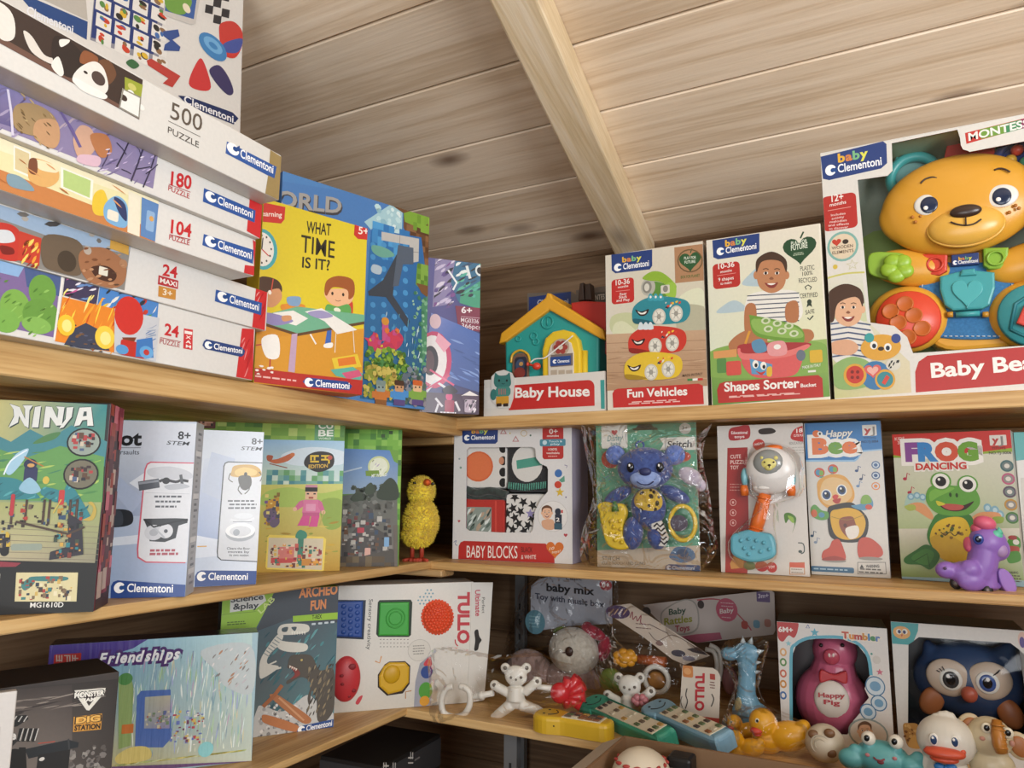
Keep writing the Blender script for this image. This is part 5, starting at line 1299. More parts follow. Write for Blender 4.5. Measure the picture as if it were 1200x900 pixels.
fs = side_face(F, w); b_ = Art(fs); b_.clip = (.0005, .0005, d - .0005, h - .0005)
b_.k = (0, 0, 1); x0, x1 = 100, 150
b_.rr_uv(0, 0, d, h, lin('#3a2024')); R_ = random.Random(3)
for i in range(70):
    u_, v_ = R_.uniform(0, d), R_.uniform(.02, h); s_ = R_.uniform(.003, .01)
    b_.rr_uv(u_ - s_, v_ - s_, u_ + s_, v_ + s_ * 1.6, lin(R_.choice(('#b84a58', '#8a2f44', '#d8788a', '#5a3038', '#c9b4a8', '#7a3a3a', '#a84a3a'))))
b_.done(r, 'side_print', mat=dull)
# --- silver science kits
def stem(label, bl, br, hl, hr, c1, c2, k, side, dpt):
    r, F, a, (w, d, h) = carton('science_kit_box', label, bl, br, hl, hr, dpt, MID, c1, c2, cols=('#b9c2d2', '#a0a8b4', '#a0a8b4', '#c3c6ca', '#c9ced6', '#7a8494'), mat=wrap, cat='science kit')
    a.k = k
    return r, F, a, w, d, h
r, F, a, w, d, h = stem('silver grey science kit box marked 8+ STEM right beside the ninja box', (85, 704), (217, 700), (98, 487), (232, 498), ('x', -.795), ('x', -.708), M1, True, .04)
a.gradq([(200, 790), (200, 110), (725, 145), (675, 790)], ['#8fa6c9', '#c9cdd6', '#cfd3da', '#a3b3d0'])
a.gradq([(200, 480), (200, 250), (560, 260), (540, 480)], ['#8f9cb6', '#c3c9d4', '#bfc6d2', '#9aa8c4'])
a.poly([(400, 300), (520, 420), (480, 470), (400, 380)], '#a8b4cc'); a.poly([(470, 360), (530, 320), (530, 400)], '#d9dee6'); a.poly([(395, 560), (540, 545), (510, 580), (395, 590)], '#d5dbe6')
a.blob([(380, 465), (430, 455), (478, 465), (482, 505), (440, 520), (380, 515)], '#23262c'); a.blob([(390, 470), (440, 462), (445, 512), (395, 510)], '#3a3f48')
a.txt('Robot', (300, 222), (512, 222), 50, '#17181a', .07); a.line([(405, 232), (512, 232)], 2, '#4a4f58'); a.txt('and Somersaults', (330, 256), (506, 256), 17, '#3a3f48', .01)
a.txt('8+', (648, 200), (692, 202), 28, '#1d1f24', .045); a.txt('STEM', (606, 220), (690, 224), 14, '#1d1f24', .02, .2)
pan = [(560, 284), (800, 284), (800, 655), (520, 650), (498, 625), (528, 305)]
a.poly([(548, 282), (708, 286), (675, 652), (530, 650), (500, 632), (498, 600), (526, 310), (534, 290)], '#c9586a')
a.poly([(550, 287), (714, 290), (680, 648), (532, 645), (505, 628), (504, 600), (531, 312), (538, 294)], '#d9dbdf')
a.blob([(540, 310), (620, 300), (690, 320), (690, 345), (560, 340)], '#c3c6cc'); a.line([(505, 372), (580, 360)], 34, '#4f545c'); a.line([(505, 362), (578, 352)], 8, '#8a9098')
a.line([(580, 355), (600, 348), (640, 356), (660, 350), (686, 354)], 10, '#3a3a3c', 3); a.ell((605, 352), 14, 12, '#2a2a2c'); a.line([(658, 330), (664, 368)], 10, '#55585c'); a.blob([(600, 370), (660, 362), (690, 375), (620, 385)], '#b4b8be')
a.fine((560, 400), (660, 455), 3, '#55585e', 7, 4); a.line([(530, 395), (690, 400)], 1.5, '#b4b8be')
a.poly([(522, 490), (640, 488), (684, 490), (682, 505), (650, 515), (640, 560), (600, 575), (545, 572), (535, 520)], '#33363a'); a.ell((560, 540), 34, 28, '#c9cbd0'); a.ell((604, 535), 26, 26, '#d9dbdf'); a.ell((560, 540), 16, 13, '#a8abb2'); a.ell((604, 535), 7, 7, '#55585e'); a.line([(560, 520), (600, 560)], 6, '#b4b8be')
a.line([(524, 492), (560, 520), (640, 500), (684, 494)], 6, '#1f2124'); a.fine((535, 625), (660, 598), 2, '#a8525e', 9, 6)
a.poly([(402, 780), (404, 735), (412, 720), (428, 714), (682, 730), (676, 790)], '#27478a')
a.clem((416, 755), (628, 758), 30)
a.done(r, mat=wrap)
def stem_side(r, F, w, d, h, seed):
    b_ = Art(side_face(F, w)); b_.clip = (.0005, .0005, d - .0005, h - .0005)
    b_.rr_uv(0, 0, d, h, lin('#b7bac0')); R_ = random.Random(seed)
    for i in range(26):
        v_ = h * (.06 + .9 * i / 26); b_.rr_uv(d * .3, v_, d * R_.uniform(.5, .8), v_ + .0028, lin(R_.choice(('#83888f', '#5f646c', '#a0a4ab'))))
    for v_ in (.12, .3, .55, .8): b_.rr_uv(d * .1, h * v_, d * .85, h * v_ + .006, lin('#e6e8ea'))
    b_.done(r, 'side_print', mat=wrap)
stem_side(r, F, w, d, h, 2)
r, F, a, w, d, h = stem('silver science kit box with a beetle photo before the green pixel box', (222, 690), (300, 686), (240, 503), (314.5, 507), ('x', -.772), ('x', -.728), M2, False, .04)
a.gradq([(10, 825), (60, 150), (345, 165), (285, 825)], ['#c9d6ea', '#c9ced6', '#c9cfd8', '#dbe2ee'])
a.gradq([(20, 620), (70, 280), (200, 260), (150, 640)], ['#93a6cf', '#c3cad8', '#c9d0dc', '#a6b6d6'])
a.poly([(100, 250), (200, 280), (150, 460), (60, 420)], '#b6c0d4'); a.poly([(20, 600), (130, 620), (125, 690), (20, 700)], '#dfe6f2'); a.rr((40, 652), (80, 646), '#d9a84a')
a.txt('8+', (270, 218), (314, 220), 26, '#26282c', .045); a.txt('STEM', (224, 242), (314, 245), 15, '#26282c', .02, .2)
a.poly([(170, 290), (330, 296), (292, 715), (140, 708), (124, 695), (122, 670), (150, 310), (156, 296)], '#33363c')
a.poly([(172, 295), (336, 300), (300, 711), (142, 704), (128, 692), (127, 670), (155, 312), (160, 300)], '#d6d9de')
a.blob([(185, 330), (200, 308), (270, 305), (305, 325), (300, 355), (190, 355)], '#c9a04a'); a.blob([(200, 330), (240, 315), (290, 330), (280, 350), (210, 352)], '#e0c070'); a.blob([(215, 355), (262, 352), (268, 390), (245, 412), (222, 400)], '#4a4640'); a.ell((244, 345), 7, 9, '#2c2a28')
for q in ([(180, 340), (172, 365), (190, 378)], [(300, 335), (314, 352), (305, 375)], [(220, 390), (212, 410), (228, 430)], [(262, 388), (258, 410), (240, 428)]): a.line(q, 4, '#4a4640', 2)
a.fine((165, 495), (300, 450), 3, '#5a5e64', 7, 14)
a.ell((222, 592), 62, 36, '#a8adb4'); a.ell((222, 582), 62, 32, '#eef0f1'); a.ell((222, 585), 45, 22, '#d3d6da'); a.ell((205, 590), 14, 14, '#a0a6ae'); a.line([(180, 535), (230, 548), (280, 530)], 9, '#e3e6ea', 3); a.line([(190, 545), (270, 545)], 3, '#8a9098'); a.ell((235, 520), 40, 12, '#dfe3e8')
for i, t in enumerate(('Cleans the floor', 'moves by', 'its own motion')): a.txt(t, (165 + i * 5, 662 + i * 14), (262 - i * 3, 663 + i * 14), 10, '#3a3d42', .02)
a.poly([(28, 820), (30, 775), (40, 758), (56, 750), (300, 752), (290, 825)], '#27478a')
a.clem((40, 790), (252, 790), 30)
a.done(r, mat=wrap)
# --- green pixel boxes
r, F, a, (w, d, h) = carton('building_block_box', 'large green pixel patterned building block box with a CUBE badge and pink block figure', (130, 679), (398, 673), (138, 471), (410, 486), .035, MID, ('x', -.965), ('x', -.745), cols=('#7f9a3c', '#4a5a2a', '#4a5a2a', '#7a8a3a', '#6a8a3a', '#8a7a2a'), mat=dull)
a.k = M2
a.gradq([(-350, 200), (-350, 30), (690, 95), (672, 210)], ['#7fa83c', '#56803a', '#7fae4a', '#93b84a'])
a.mosaic((-320, 200), (682, 60), 26, 5, ('#79a83f', '#5f8f38', '#8fba4c', '#a9c85a', '#4f7f34', '#88b04a', '#b9d070'), 4, .75)
a.specks((-300, 170), (100, 60), 14, ('#7a2f2a', '#33402a', '#c9b45a', '#5a3a3a'), 10, 22, 3); a.rr((40, 150), (120, 98), '#6a3a34', 4); a.rr((52, 140), (108, 104), '#c9927a', 4); a.mosaic((52, 140), (108, 108), 6, 3, ('#b9806a', '#3a2a2a', '#d9a890'), 3)
a.rr((534, 206), (620, 118), '#5f9a6a'); a.txt('CU', (552, 152), (612, 152), 26, '#eef2e6', .05); a.txt('BE', (552, 184), (612, 184), 26, '#eef2e6', .05); a.txt('WORLD', (552, 198), (604, 198), 8, '#dfe8d6', .03)
a.gradq([(200, 400), (200, 195), (674, 205), (664, 390)], ['#d8e4c4', '#8fb8dc', '#a8cbe6', '#cfe0d6'])
a.blob([(400, 260), (520, 230), (660, 250), (660, 300), (520, 310), (420, 300)], '#d9e6ee'); a.mosaic((330, 395), (664, 330), 14, 3, ('#5f9a9a', '#7fb0a0', '#4a8a94', '#93bf9a', '#6aa46a'), 6, .8)
a.gradq([(200, 770), (200, 390), (664, 385), (640, 770)], ['#b9932a', '#c9c65a', '#cfd07a', '#b98f24'])
a.blob([(330, 420), (440, 400), (560, 425), (660, 410), (655, 470), (330, 480)], '#a9c25a'); a.blob([(560, 460), (650, 455), (648, 560), (580, 570)], '#8fa84a'); a.streaks((320, 760), (640, 520), 50, ('#c9a63a', '#a88a2c', '#d8c05a', '#8f9a3a'), 4, 9, .05, 9, .06, .2)
a.blob([(338, 285), (380, 280), (440, 255), (450, 265), (420, 290), (370, 300)], '#c9683a'); a.line([(345, 300), (420, 318)], 4, '#9a4a2a'); a.blob([(335, 265), (360, 268), (350, 290), (335, 285)], '#b0552e'); a.ell((442, 262), 10, 8, '#d4763f')
a.blob([(490, 295), (510, 262), (560, 248), (612, 262), (612, 310), (555, 336), (505, 318)], '#2f2c2a'); a.marks((512, 300), (604, 266), 2, '#e8c23a', 7, 4); a.txt('EDITION', (510, 320), (590, 316), 15, '#d9b04a', .06); a.ell((600, 275), 10, 10, '#b9584a')
a.poly([(330, 460), (385, 440), (388, 545), (330, 560)], '#c9932e'); a.blob([(322, 500), (365, 490), (388, 545), (360, 570), (325, 530)], '#6a5a72'); lego_mess(a, (324, 560), (384, 430), 30, ('#d8b03a', '#8a6a2a', '#4a4a5a', '#e6d27a', '#7a5a8a'), 5)
# blocky figure
a.rr((495, 450), (548, 392), '#e3b796', 3); a.rr((495, 418), (548, 400), '#1f1b1c', 2); a.rr((497, 400), (547, 390), '#c98aa0', 2); a.rr((502, 430), (512, 424), '#2a2224'); a.rr((530, 430), (540, 424), '#2a2224'); a.rr((510, 448), (530, 440), '#a8503f', 2)
a.poly([(490, 452), (552, 452), (560, 508), (482, 508)], '#d877a0'); a.poly([(488, 452), (470, 460), (448, 488), (460, 498), (488, 480)], '#d06a95'); a.poly([(552, 452), (566, 462), (578, 498), (566, 506), (548, 480)], '#d06a95'); a.ell((452, 492), 9, 9, '#e3b796'); a.ell((572, 505), 9, 9, '#e3b796')
a.rr((484, 522), (556, 506), '#c25a88', 2); a.poly([(484, 520), (516, 520), (510, 562), (462, 562), (470, 548)], '#d24f8f'); a.poly([(522, 520), (556, 520), (546, 566), (510, 566), (516, 548)], '#d24f8f'); a.rr((498, 500), (540, 470), '#e29ab8', 3); a.line([(575, 500), (556, 560)], 4, '#b9a85a')
a.poly([(336, 610), (345, 600), (572, 608), (584, 618), (574, 750), (564, 758), (334, 745), (328, 735)], '#e8cf5a'); a.poly([(342, 612), (572, 616), (566, 748), (336, 738)], '#cfc3a8')
a.rr((350, 720), (460, 695), '#c24a4a'); a.rr((380, 700), (450, 650), '#cf7a72'); a.rr((460, 730), (490, 600), '#3f7f6a'); a.blob([(455, 612), (470, 580), (500, 590), (498, 615)], '#3f8a72'); a.rr((480, 730), (565, 700), '#c98a3a')
lego_mess(a, (352, 735), (562, 640), 80, ('#c85a52', '#e0a03c', '#6a3a34', '#3f7a6a', '#e6c8b0', '#8a2f3a', '#d9b45a'), 7, 3, 8); a.txt('16', (348, 668), (362, 668), 10, '#4a3a2a', .03)
a.done(r, mat=dull)
r, F, a, (w, d, h) = carton('building_block_box', 'green and sky blue building block box with a night castle scene, beside the yellow chick', (389, 669), (467, 665.5), (398, 488), (480.5, 492), .03, MID, ('x', -.795), ('x', -.712), cols=('#5f8a3a', '#3a4a2a', '#3a4a2a', '#7aa83f', '#4a7a2a', '#5a4a30'), mat=dull)
a.k = M2
a.mosaic((600, 300), (938, 100), 14, 8, ('#5f9a2c', '#4f8a26', '#74ac38', '#3f7a24', '#86b84a'), 5)
a.mosaic((800, 190), (866, 148), 4, 3, ('#2c4a1c', '#3a5c24', '#4f8a26'), 3, .8)
a.gradq([(600, 430), (600, 235), (888, 245), (884, 420)], ['#8fa8c4', '#5f86bc', '#5a84bf', '#8fa0b0'])
a.mosaic((880, 560), (930, 240), 3, 14, ('#5f9a2c', '#4f8a26', '#74ac38', '#8ab84a', '#3f6a2a'), 9); a.poly([(850, 240), (890, 244), (886, 300), (870, 290)], '#6a9a34')
a.line([(640, 340), (735, 316)], 6, '#b9c9da')
a.ell((806, 312), 46, 44, '#c9d09a'); a.ell((806, 312), 38, 36, '#dfe2cc'); a.streaks((775, 340), (838, 285), 14, ('#b9a8c0', '#8f9a6a', '#e9ecd8'), 3, 5, .9, 4, .2, .5); a.poly([(750, 330), (806, 328), (812, 355), (752, 352)], '#6f8f2e'); a.txt('MY WORLD', (776, 358), (840, 352), 13, '#eceee6', .05)
a.gradq([(600, 720), (600, 440), (884, 400), (885, 720)], ['#6a6864', '#5a6058', '#5f625a', '#77726a'])
a.specks((670, 460), (884, 380), 40, ('#3a4232', '#4a5240', '#2c3428'), 8, 18, 6); a.specks((600, 520), (884, 450), 40, ('#66665f', '#7a7a74', '#55554f'), 8, 18, 8)
a.blob([(690, 440), (720, 420), (740, 450), (700, 460)], '#33402c'); a.blob([(750, 400), (775, 380), (790, 420), (755, 430)], '#33402c'); a.blob([(800, 420), (850, 360), (884, 390), (884, 450), (810, 450)], '#2f3a2a')
a.poly([(650, 715), (650, 640), (720, 560), (745, 490), (780, 490), (790, 570), (860, 610), (862, 680)], '#4a4644')
lego_mess(a, (655, 705), (855, 500), 130, ('#2c2a2c', '#8a8682', '#5a5654', '#7a2f34', '#3a4a5f', '#b9b4ac', '#6a4a34', '#4a4a4a'), 9, 4, 11); a.rr((746, 695), (772, 655), '#d9a89a', 4); a.rr((828, 650), (850, 610), '#7fa8cf', 3); a.rr((715, 592), (745, 570), '#b83a4a', 3)
a.gradq([(600, 770), (600, 720), (868, 660), (884, 740)], ['#4f4a44'] * 4); a.mosaic((640, 745), (884, 690), 9, 2, ('#5a4a34', '#6f5f44', '#8a6f3a', '#4a4038'), 3, .6)
a.poly([(868, 560), (884, 556), (885, 745), (872, 745)], '#6a6058')
a.done(r, mat=dull)
# --- plush chick
K = M3
base = on_z((478, 658), MID); base.x, base.y = -.742, 1.062
F = Face(Vector((base.x, base.y, MID)), Vector((.885, .466, 0)), (0, 0, 1))
r = empty('plush_chick', F.M(), 'fluffy yellow plush chick with orange beak at the shelf corner', 'plush toy')
p = at(F, K); u = unit(p, 100, 500)
def fluff(root, name, centres, n, length, mat, seed=1):
    """short tufts growing from ellipsoids: one soft coat"""
    R = random.Random(seed); bm = bmesh.new()
    for c, rad, cnt in centres:
        b_ell(bm, c, rad, seg=20, rings=14)
        for i in range(int(n * cnt)):
            v = Vector((R.gauss(0, 1), R.gauss(0, 1), R.gauss(0, 1))).normalized()
            P = Vector((c[0] + v.x * rad[0], c[1] + v.y * rad[1], c[2] + v.z * rad[2]))
            nn = Vector((v.x / rad[0], v.y / rad[1], v.z / rad[2])).normalized()
            dirn = (nn + Vector((R.uniform(-.6, .6), R.uniform(-.6, .6), R.uniform(-.6, .6)))).normalized()
            t = dirn.orthogonal().normalized() * length * .16; b2 = dirn.cross(t)
            tip = P + dirn * length * R.uniform(.6, 1.2)
            q3 = [bm.verts.new(P + t), bm.verts.new(P - t * .5 + b2 * .86), bm.verts.new(P - t * .5 - b2 * .86)]
            tv = bm.verts.new(tip)
            for k in range(3):
                f = bm.faces.new((q3[k], q3[(k + 1) % 3], tv))
    return link(name, bm, mat, root)
yf = fuzzy('#f4e04a', '#dcb92c', 90, .3)
fluff(r, 'fluffy_body', [(p(105, 590), (u * 86, u * 80, u * 118), 1.3), (p(108, 430), (u * 64, u * 64, u * 72), .8), (p(90, 660), (u * 80, u * 74, u * 62), .6)], 2400, .0056, yf)
part(r, 'beak', plastic('#e0642a', .6), E(p(138, 384, -u * 62), (u * 21, u * 18, u * 19)), LA(p(138, 384, -u * 70), [(u * 18, 0), (u * 10, -u * 16), (.0002, -u * 26)], 'y', 14))
part(r, 'eye', plastic('#14100e', .15), E(p(72, 388, -u * 48), u * 9))
part(r, 'eye', plastic('#14100e', .15), E(p(166, 392, -u * 30), u * 9))
for x in (60, 110):
    fp = [p(x, 700, 0), p(x, 745, 0)]
    part(r, 'leg', plastic('#a83a24', .6), T([p(x, 690, 0), Vector((p(x, 690).x, 0, .003))], u * 12, 8), *[T([Vector((p(x, 690).x, 0, .003)), Vector((p(x, 690).x + dx, -.018, .0025))], [.0035, .0025], 8) for dx in (-.012, 0, .012)])

# ================================================================ middle shelf, back wall
# --- Baby Blocks
def cw(pts, k): return [(k[0] + x / k[2], k[1] + y / k[2]) for x, y in pts]
win = cw([(360, 200), (690, 197), (708, 206), (712, 255), (735, 285), (768, 300), (775, 315), (774, 432), (735, 478), (705, 540), (697, 630), (684, 648), (520, 648), (358, 638), (342, 625), (346, 215)], M3)
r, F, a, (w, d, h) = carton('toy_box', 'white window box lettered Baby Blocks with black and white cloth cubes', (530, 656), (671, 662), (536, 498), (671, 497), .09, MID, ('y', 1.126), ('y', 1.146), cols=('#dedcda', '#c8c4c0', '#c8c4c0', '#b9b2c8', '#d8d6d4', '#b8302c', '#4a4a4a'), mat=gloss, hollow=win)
p = at(F, M3)
dd = .008
def cube(name_, q0, q1, col, arts):
    A_, B_ = p(*q0, dd), p(*q1, dd)
    c = part(r, name_, fuzzy(col, None, 260, .25), B((A_.x, dd, A_.z), (B_.x, dd + .05, B_.z), .006, 3))
    b_ = Art(Face(F.O - F.N * (dd - .0003), F.U, F.V)); b_.clip = (A_.x + .002, A_.z + .002, B_.x - .002, B_.z - .002); b_.k = M3
    arts(b_); b_.done(r, 'cube_print', mat=card(.8))
def a1(b_):
    b_.rr((300, 420), (600, 190), '#dcd8d2'); b_.ell((408, 300), 78, 80, '#d8683c'); b_.ell((408, 300), 70, 72, '#e0774a')
    for y in (205, 270, 330, 385): b_.ell((538, y), 20, 24, '#1f1d1d')
    b_.ell((530, 270), 14, 20, '#c98a6a')
def a2_(b_):
    b_.rr((540, 440), (800, 190), '#2a2a2c'); b_.ell((665, 285), 82, 96, '#d9d6d0'); b_.poly([(608, 268), (712, 250), (745, 292), (612, 314)], '#4f9a86')
def a3_(b_):
    b_.rr((330, 660), (560, 470), '#b8342c'); b_.rr((345, 650), (478, 515), '#8f9a92', 6); b_.streaks((348, 648), (475, 520), 24, ('#dfe6e2', '#5a6a62', '#b9a08a', '#3a443e', '#c9d2cc'), 8, 20, .9, 4, .2, .6); b_.line([(500, 480), (500, 650)], 10, '#cf4a3e')
def a4_(b_):
    b_.rr((540, 660), (800, 430), '#dedbd6')
    R_ = random.Random(5)
    for i, (x, y) in enumerate(((600, 462), (645, 488), (695, 505), (590, 520), (630, 538), (600, 570), (560, 545), (670, 610), (620, 600), (555, 610), (650, 640), (590, 632), (690, 572), (545, 500))): b_.star((x, y), 30, '#1d1b1c', R_.uniform(0, 1))
    b_.star((682, 548), 28, '#8f86b5')
cube('cloth_cube', (320, 415), (556, 190), '#dcd8d2', a1); cube('cloth_cube', (562, 432), (800, 185), '#2a2a2c', a2_)
cube('cloth_cube', (320, 665), (545, 470), '#b8342c', a3_); cube('cloth_cube', (550, 665), (800, 445), '#dedbd6', a4_)
part(r, 'ribbed_band', fuzzy('#5fa894', '#3f7f6e', 200, .5), *[T([p(570 + i * 12, 392 - abs(i - 7) * 1.5, dd - .003), p(568 + i * 12, 428 - abs(i - 7) * 1.5, dd - .003)], .0014, 6) for i in range(17)])
part(r, 'cloth_fold', fuzzy('#2a2e2c', '#3f4a46', 120, .6), T([p(x, y, dd - .001) for x, y in smooth_open([(340, 420), (400, 440), (470, 428), (560, 450)])], .007, 10), T([p(x, y, dd + .004) for x, y in smooth_open([(340, 450), (430, 462), (560, 458)])], .006, 10))
film_pane(r, F, win, .002, WIN)
a.k = M3
a.ring([(255, 60), (940, 60), (940, 840), (240, 830)], [((x - 470) * 4.5, (y - 480) * 4.5) for x, y in win], '#dcdad8')
baby_plate(a, [(322, 86), (512, 85), (510, 168), (498, 180), (340, 181), (324, 170)], (374, 126), (456, 124), 22, (334, 160), (494, 156), 23)
a.rr((746, 262), (856, 83), '#b8302c', 14, ('bl', 'br')); a.txt('0+', (782, 128), (826, 127), 26, '#f0e6de', .03); a.txt('months', (770, 144), (832, 143), 11, '#f0e6de', .02); a.rr((732, 194), (868, 154), '#4f8fa0', 8); a.ell((758, 174), 12, 12, '#c9dfe4'); a.txt('Touch &', (780, 172), (850, 172), 10, '#e6f0f2', .02); a.txt('play', (790, 186), (838, 186), 10, '#e6f0f2', .02); a.txt('100%', (778, 216), (824, 215), 12, '#f0e6de', .02); a.txt('washable', (766, 234), (836, 234), 11, '#f0e6de', .02); a.fine((775, 250), (830, 242), 1, '#e8b4ac', 5, 3)
for x, y in ((540, 115), (605, 155)): a.ring([(x - 18, y + 14), (x, y - 18), (x + 18, y + 14)], [(x - 11, y + 10), (x, y - 9), (x + 11, y + 10)], '#b9787a')
a.ring([(648 + 18 * math.cos(t), 125 + 18 * math.sin(t)) for t in [k * .7 for k in range(9)]], [(648 + 14 * math.cos(t), 125 + 14 * math.sin(t)) for t in [k * .7 for k in range(9)]], '#c9b48a')
for c, r_, col in (((575, 125), 4, '#c9b44a'), ((683, 136), 5, '#4a6a5a'), ((712, 97), 5, '#55586a'), ((308, 260), 5, '#8a9aa0'), ((315, 306), 6, '#7a9a8a'), ((870, 462), 4, '#6a5a8a')): a.ell(c, r_, r_, col)
a.heart((306, 588), 8, '#b8404a'); a.heart((868, 662), 11, '#b8404a'); a.line([(278, 700), (292, 690), (286, 710), (298, 716)], 3, '#4a6a9a', 3); a.line([(862, 292), (876, 296), (872, 308)], 3, '#5a4a8a')
a.ell((830, 336), 20, 21, '#3f6fae'); a.poly([(832, 372), (862, 348), (864, 380), (846, 384)], '#5f9a84'); a.ell((828, 396), 19, 19, '#c8442e'); a.star((838, 436), 26, '#d8b43a')
a.ell((800, 562), 80, 82, '#c9c6c2'); a.ell((800, 562), 77, 79, '#e3e0dc'); kid(a, 770, 545, .46, '#6a4630', '#e6b898'); a.blob([(745, 585), (800, 580), (810, 625), (780, 635), (748, 620)], '#d9a888'); a.rr((812, 600), (848, 552), '#26303f', 4); a.txt('2', (818, 590), (836, 590), 20, '#f0ece6', .03); a.rr((808, 632), (850, 600), '#3a5a6a', 4); a.rr((838, 552), (860, 520), '#e6e2dc', 3); a.txt('1', (846, 545), (853, 545), 16, '#c23a34', .03); a.ell((828, 538), 16, 18, '#26303f')
a.poly([(302, 790), (304, 720), (314, 700), (332, 692), (762, 706), (808, 760), (810, 822), (304, 796)], '#b8302c')
a.txt('BABY BLOCKS', (346, 780), (614, 784), 64, '#f0e8e0', .004); a.txt('BLACK', (634, 752), (694, 754), 28, '#4a1c1a', .0); a.txt('& WHITE', (634, 788), (712, 788), 22, '#f0e8e0', .0)
a.heart((812, 735), 50, '#d0702c'); a.txt('10', (782, 742), (808, 738), 16, '#f3e6d2', .01, .2); a.txt('toys!', (796, 758), (842, 752), 14, '#f3e6d2', .01, .2)
a.done(r, mat=gloss)
# --- blue plush on a card, in a clear bag
r, F, a, (w, d, h) = carton('plush_toy_package', 'blue plush rattle toy on a green card inside a clear plastic bag', (700, 666), (821, 671), (699.5, 493), (815, 491), .002, MID, ('y', 1.13), ('y', 1.14), cols='#b9b4a8', mat=gloss, cat='plush toy')
a.k = M4
a.rr((165, 800), (690, 40), '#5f9a7c'); a.poly([(160, 706), (690, 682), (692, 825), (168, 800)], '#b9ab98')
a.specks((175, 700), (660, 60), 24, ('#d9d2b4', '#3f7a5c', '#c9c07a'), 4, 8, 4)
a.rr((193, 196), (322, 72), '#d9d5cb', 10); a.txt('Disney', (222, 160), (300, 154), 30, '#3f7f80', .005, .25); a.txt('baby', (240, 180), (290, 178), 16, '#3f7f80', .01); a.heart((258, 115), 16, '#b8404a')
a.poly([(350, 96), (365, 92), (380, 72), (440, 70), (455, 88), (474, 92), (474, 102), (350, 104)], '#4a4238')
a.ell((612, 95), 30, 28, '#d9d5cb'); a.txt('3+', (598, 100), (624, 99), 16, '#4a4a44', .03)
a.poly([(482, 142), (664, 136), (668, 202), (486, 204), (504, 172)], '#d9d5cb'); a.txt('Stitch', (524, 192), (646, 188), 34, '#3a3632', .04, .1)
a.ell((238, 248), 46, 46, '#b8442f'); a.ell((598, 236), 44, 26, '#c25a48')
a.txt('STITCH', (196, 756), (282, 758), 20, '#4a443a', .01); a.txt('CUTE TOUCH AND CLING', (196, 778), (412, 780), 15, '#4a443a', .01)
a.poly([(510, 818), (514, 785), (530, 776), (692, 782), (692, 826)], '#3a4a72'); a.clem((520, 802), (660, 804), 18, '#c9ccd4', '#3a4a72')
a.blob([(535, 745), (545, 712), (570, 690), (620, 690), (655, 712), (660, 748), (600, 770)], '#4f6a8a'); a.ell((600, 725), 30, 26, '#3a4a66')
a.done(r, mat=gloss)
p = at(F, M4); u = unit(p, 420, 400)
bl_m = fuzzy('#465a94', '#323f74', 160, .5); dm = -.018
def P_(x, y, d=0): return p(x, y, dm + d)
part(r, 'plush_body', bl_m, E(P_(428, 490), (u * 88, .018, u * 100)), E(P_(350, 620, -.002), (u * 50, .016, u * 82), (0, .08, 0)), E(P_(470, 640, -.002), (u * 46, .016, u * 62), (0, -.2, 0)), E(P_(275, 430, .004), (u * 80, .011, u * 34), (0, -.5, 0)), E(P_(560, 425, .004), (u * 80, .011, u * 34), (0, .45, 0)))
hd = part(r, 'plush_head', bl_m, E(P_(410, 295, -.008), (u * 140, .022, u * 105), seg=32, rings=20))
for x in (262, 560): part(hd, 'plush_ear', fuzzy('#6f86c4', '#4a62a8', 160, .5), E(P_(x, 228, .002), (u * 52, .008, u * 50)))
part(hd, 'plush_muzzle', fuzzy('#93a6d4', '#7f93c4', 160, .4), E(P_(412, 345, -.022), (u * 78, .011, u * 48)))
part(hd, 'plush_nose', plastic('#2f3560', .5), E(P_(412, 312, -.032), (u * 30, .005, u * 20)))
part(hd, 'stitched_mouth', plastic('#2a2f55', .8), T([P_(x, y, -.0335) for x, y in smooth_open([(370, 362), (395, 376), (430, 376), (455, 360)])], .0009, 6))
for x in (338, 486):
    e_ = part(hd, 'plush_eye', plastic('#17171c', .15), E(P_(x, 290, -.029), (u * 19, .004, u * 25)))
    part(e_, 'eye_glint', plastic('#f0f0ee', .2), E(P_(x - 6, 280, -.0328), (u * 5, .001, u * 7)))
bel = part(r, 'belly_patch', fuzzy('#d8b84a', '#c9a23a', 200, .3), E(P_(427, 462, -.009), (u * 72, .0115, u * 66)))
part(bel, 'spot', fuzzy('#3a2a20', None, 200, .2), *[E(P_(x, y, -.0195 + ((x - 427) ** 2 + (y - 462) ** 2) * 1.25e-6), (u * s_, .0012, u * s_ * 1.1), seg=12, rings=8) for x, y, s_ in ((398, 425, 14), (440, 438, 13), (470, 470, 12), (395, 495, 13), (430, 480, 10), (455, 415, 9), (375, 455, 9), (462, 500, 9), (425, 515, 9), (405, 460, 8), (480, 440, 7), (440, 405, 7))])
part(r, 'teether', plastic('#d9b92e', .35), PR(flat(lambda x, y, d=0: P_(x, y), smooth_closed([(190, 520), (182, 480), (215, 462), (260, 470), (310, 475), (328, 520), (310, 580), (312, 640), (338, 690), (290, 702), (235, 680), (210, 620)], 4)), dm - .012, dm - .002, .003), *[E(P_(x, y, -.013), u * 11, seg=10, rings=8) for x, y in ((255, 590), (285, 560), (240, 620), (270, 625), (262, 655), (290, 600), (295, 665), (240, 560))])
part(r, 'teether_leaf', plastic('#4a7a34', .4), T([P_(258, 460, -.014), P_(262, 512, -.014)], [u * 10, u * 20], 8))
rg = part(r, 'teether_ring', plastic('#d8b83a', .35), TO(P_(600, 570, -.004), u * 64, .0034, (0, 0, 0), 30, 10, .95, 1.28))
part(r, 'ring_tag', fuzzy('#5a5462', '#4a4452', 200, .3), E(P_(578, 570, -.005), (u * 46, .004, u * 40)))
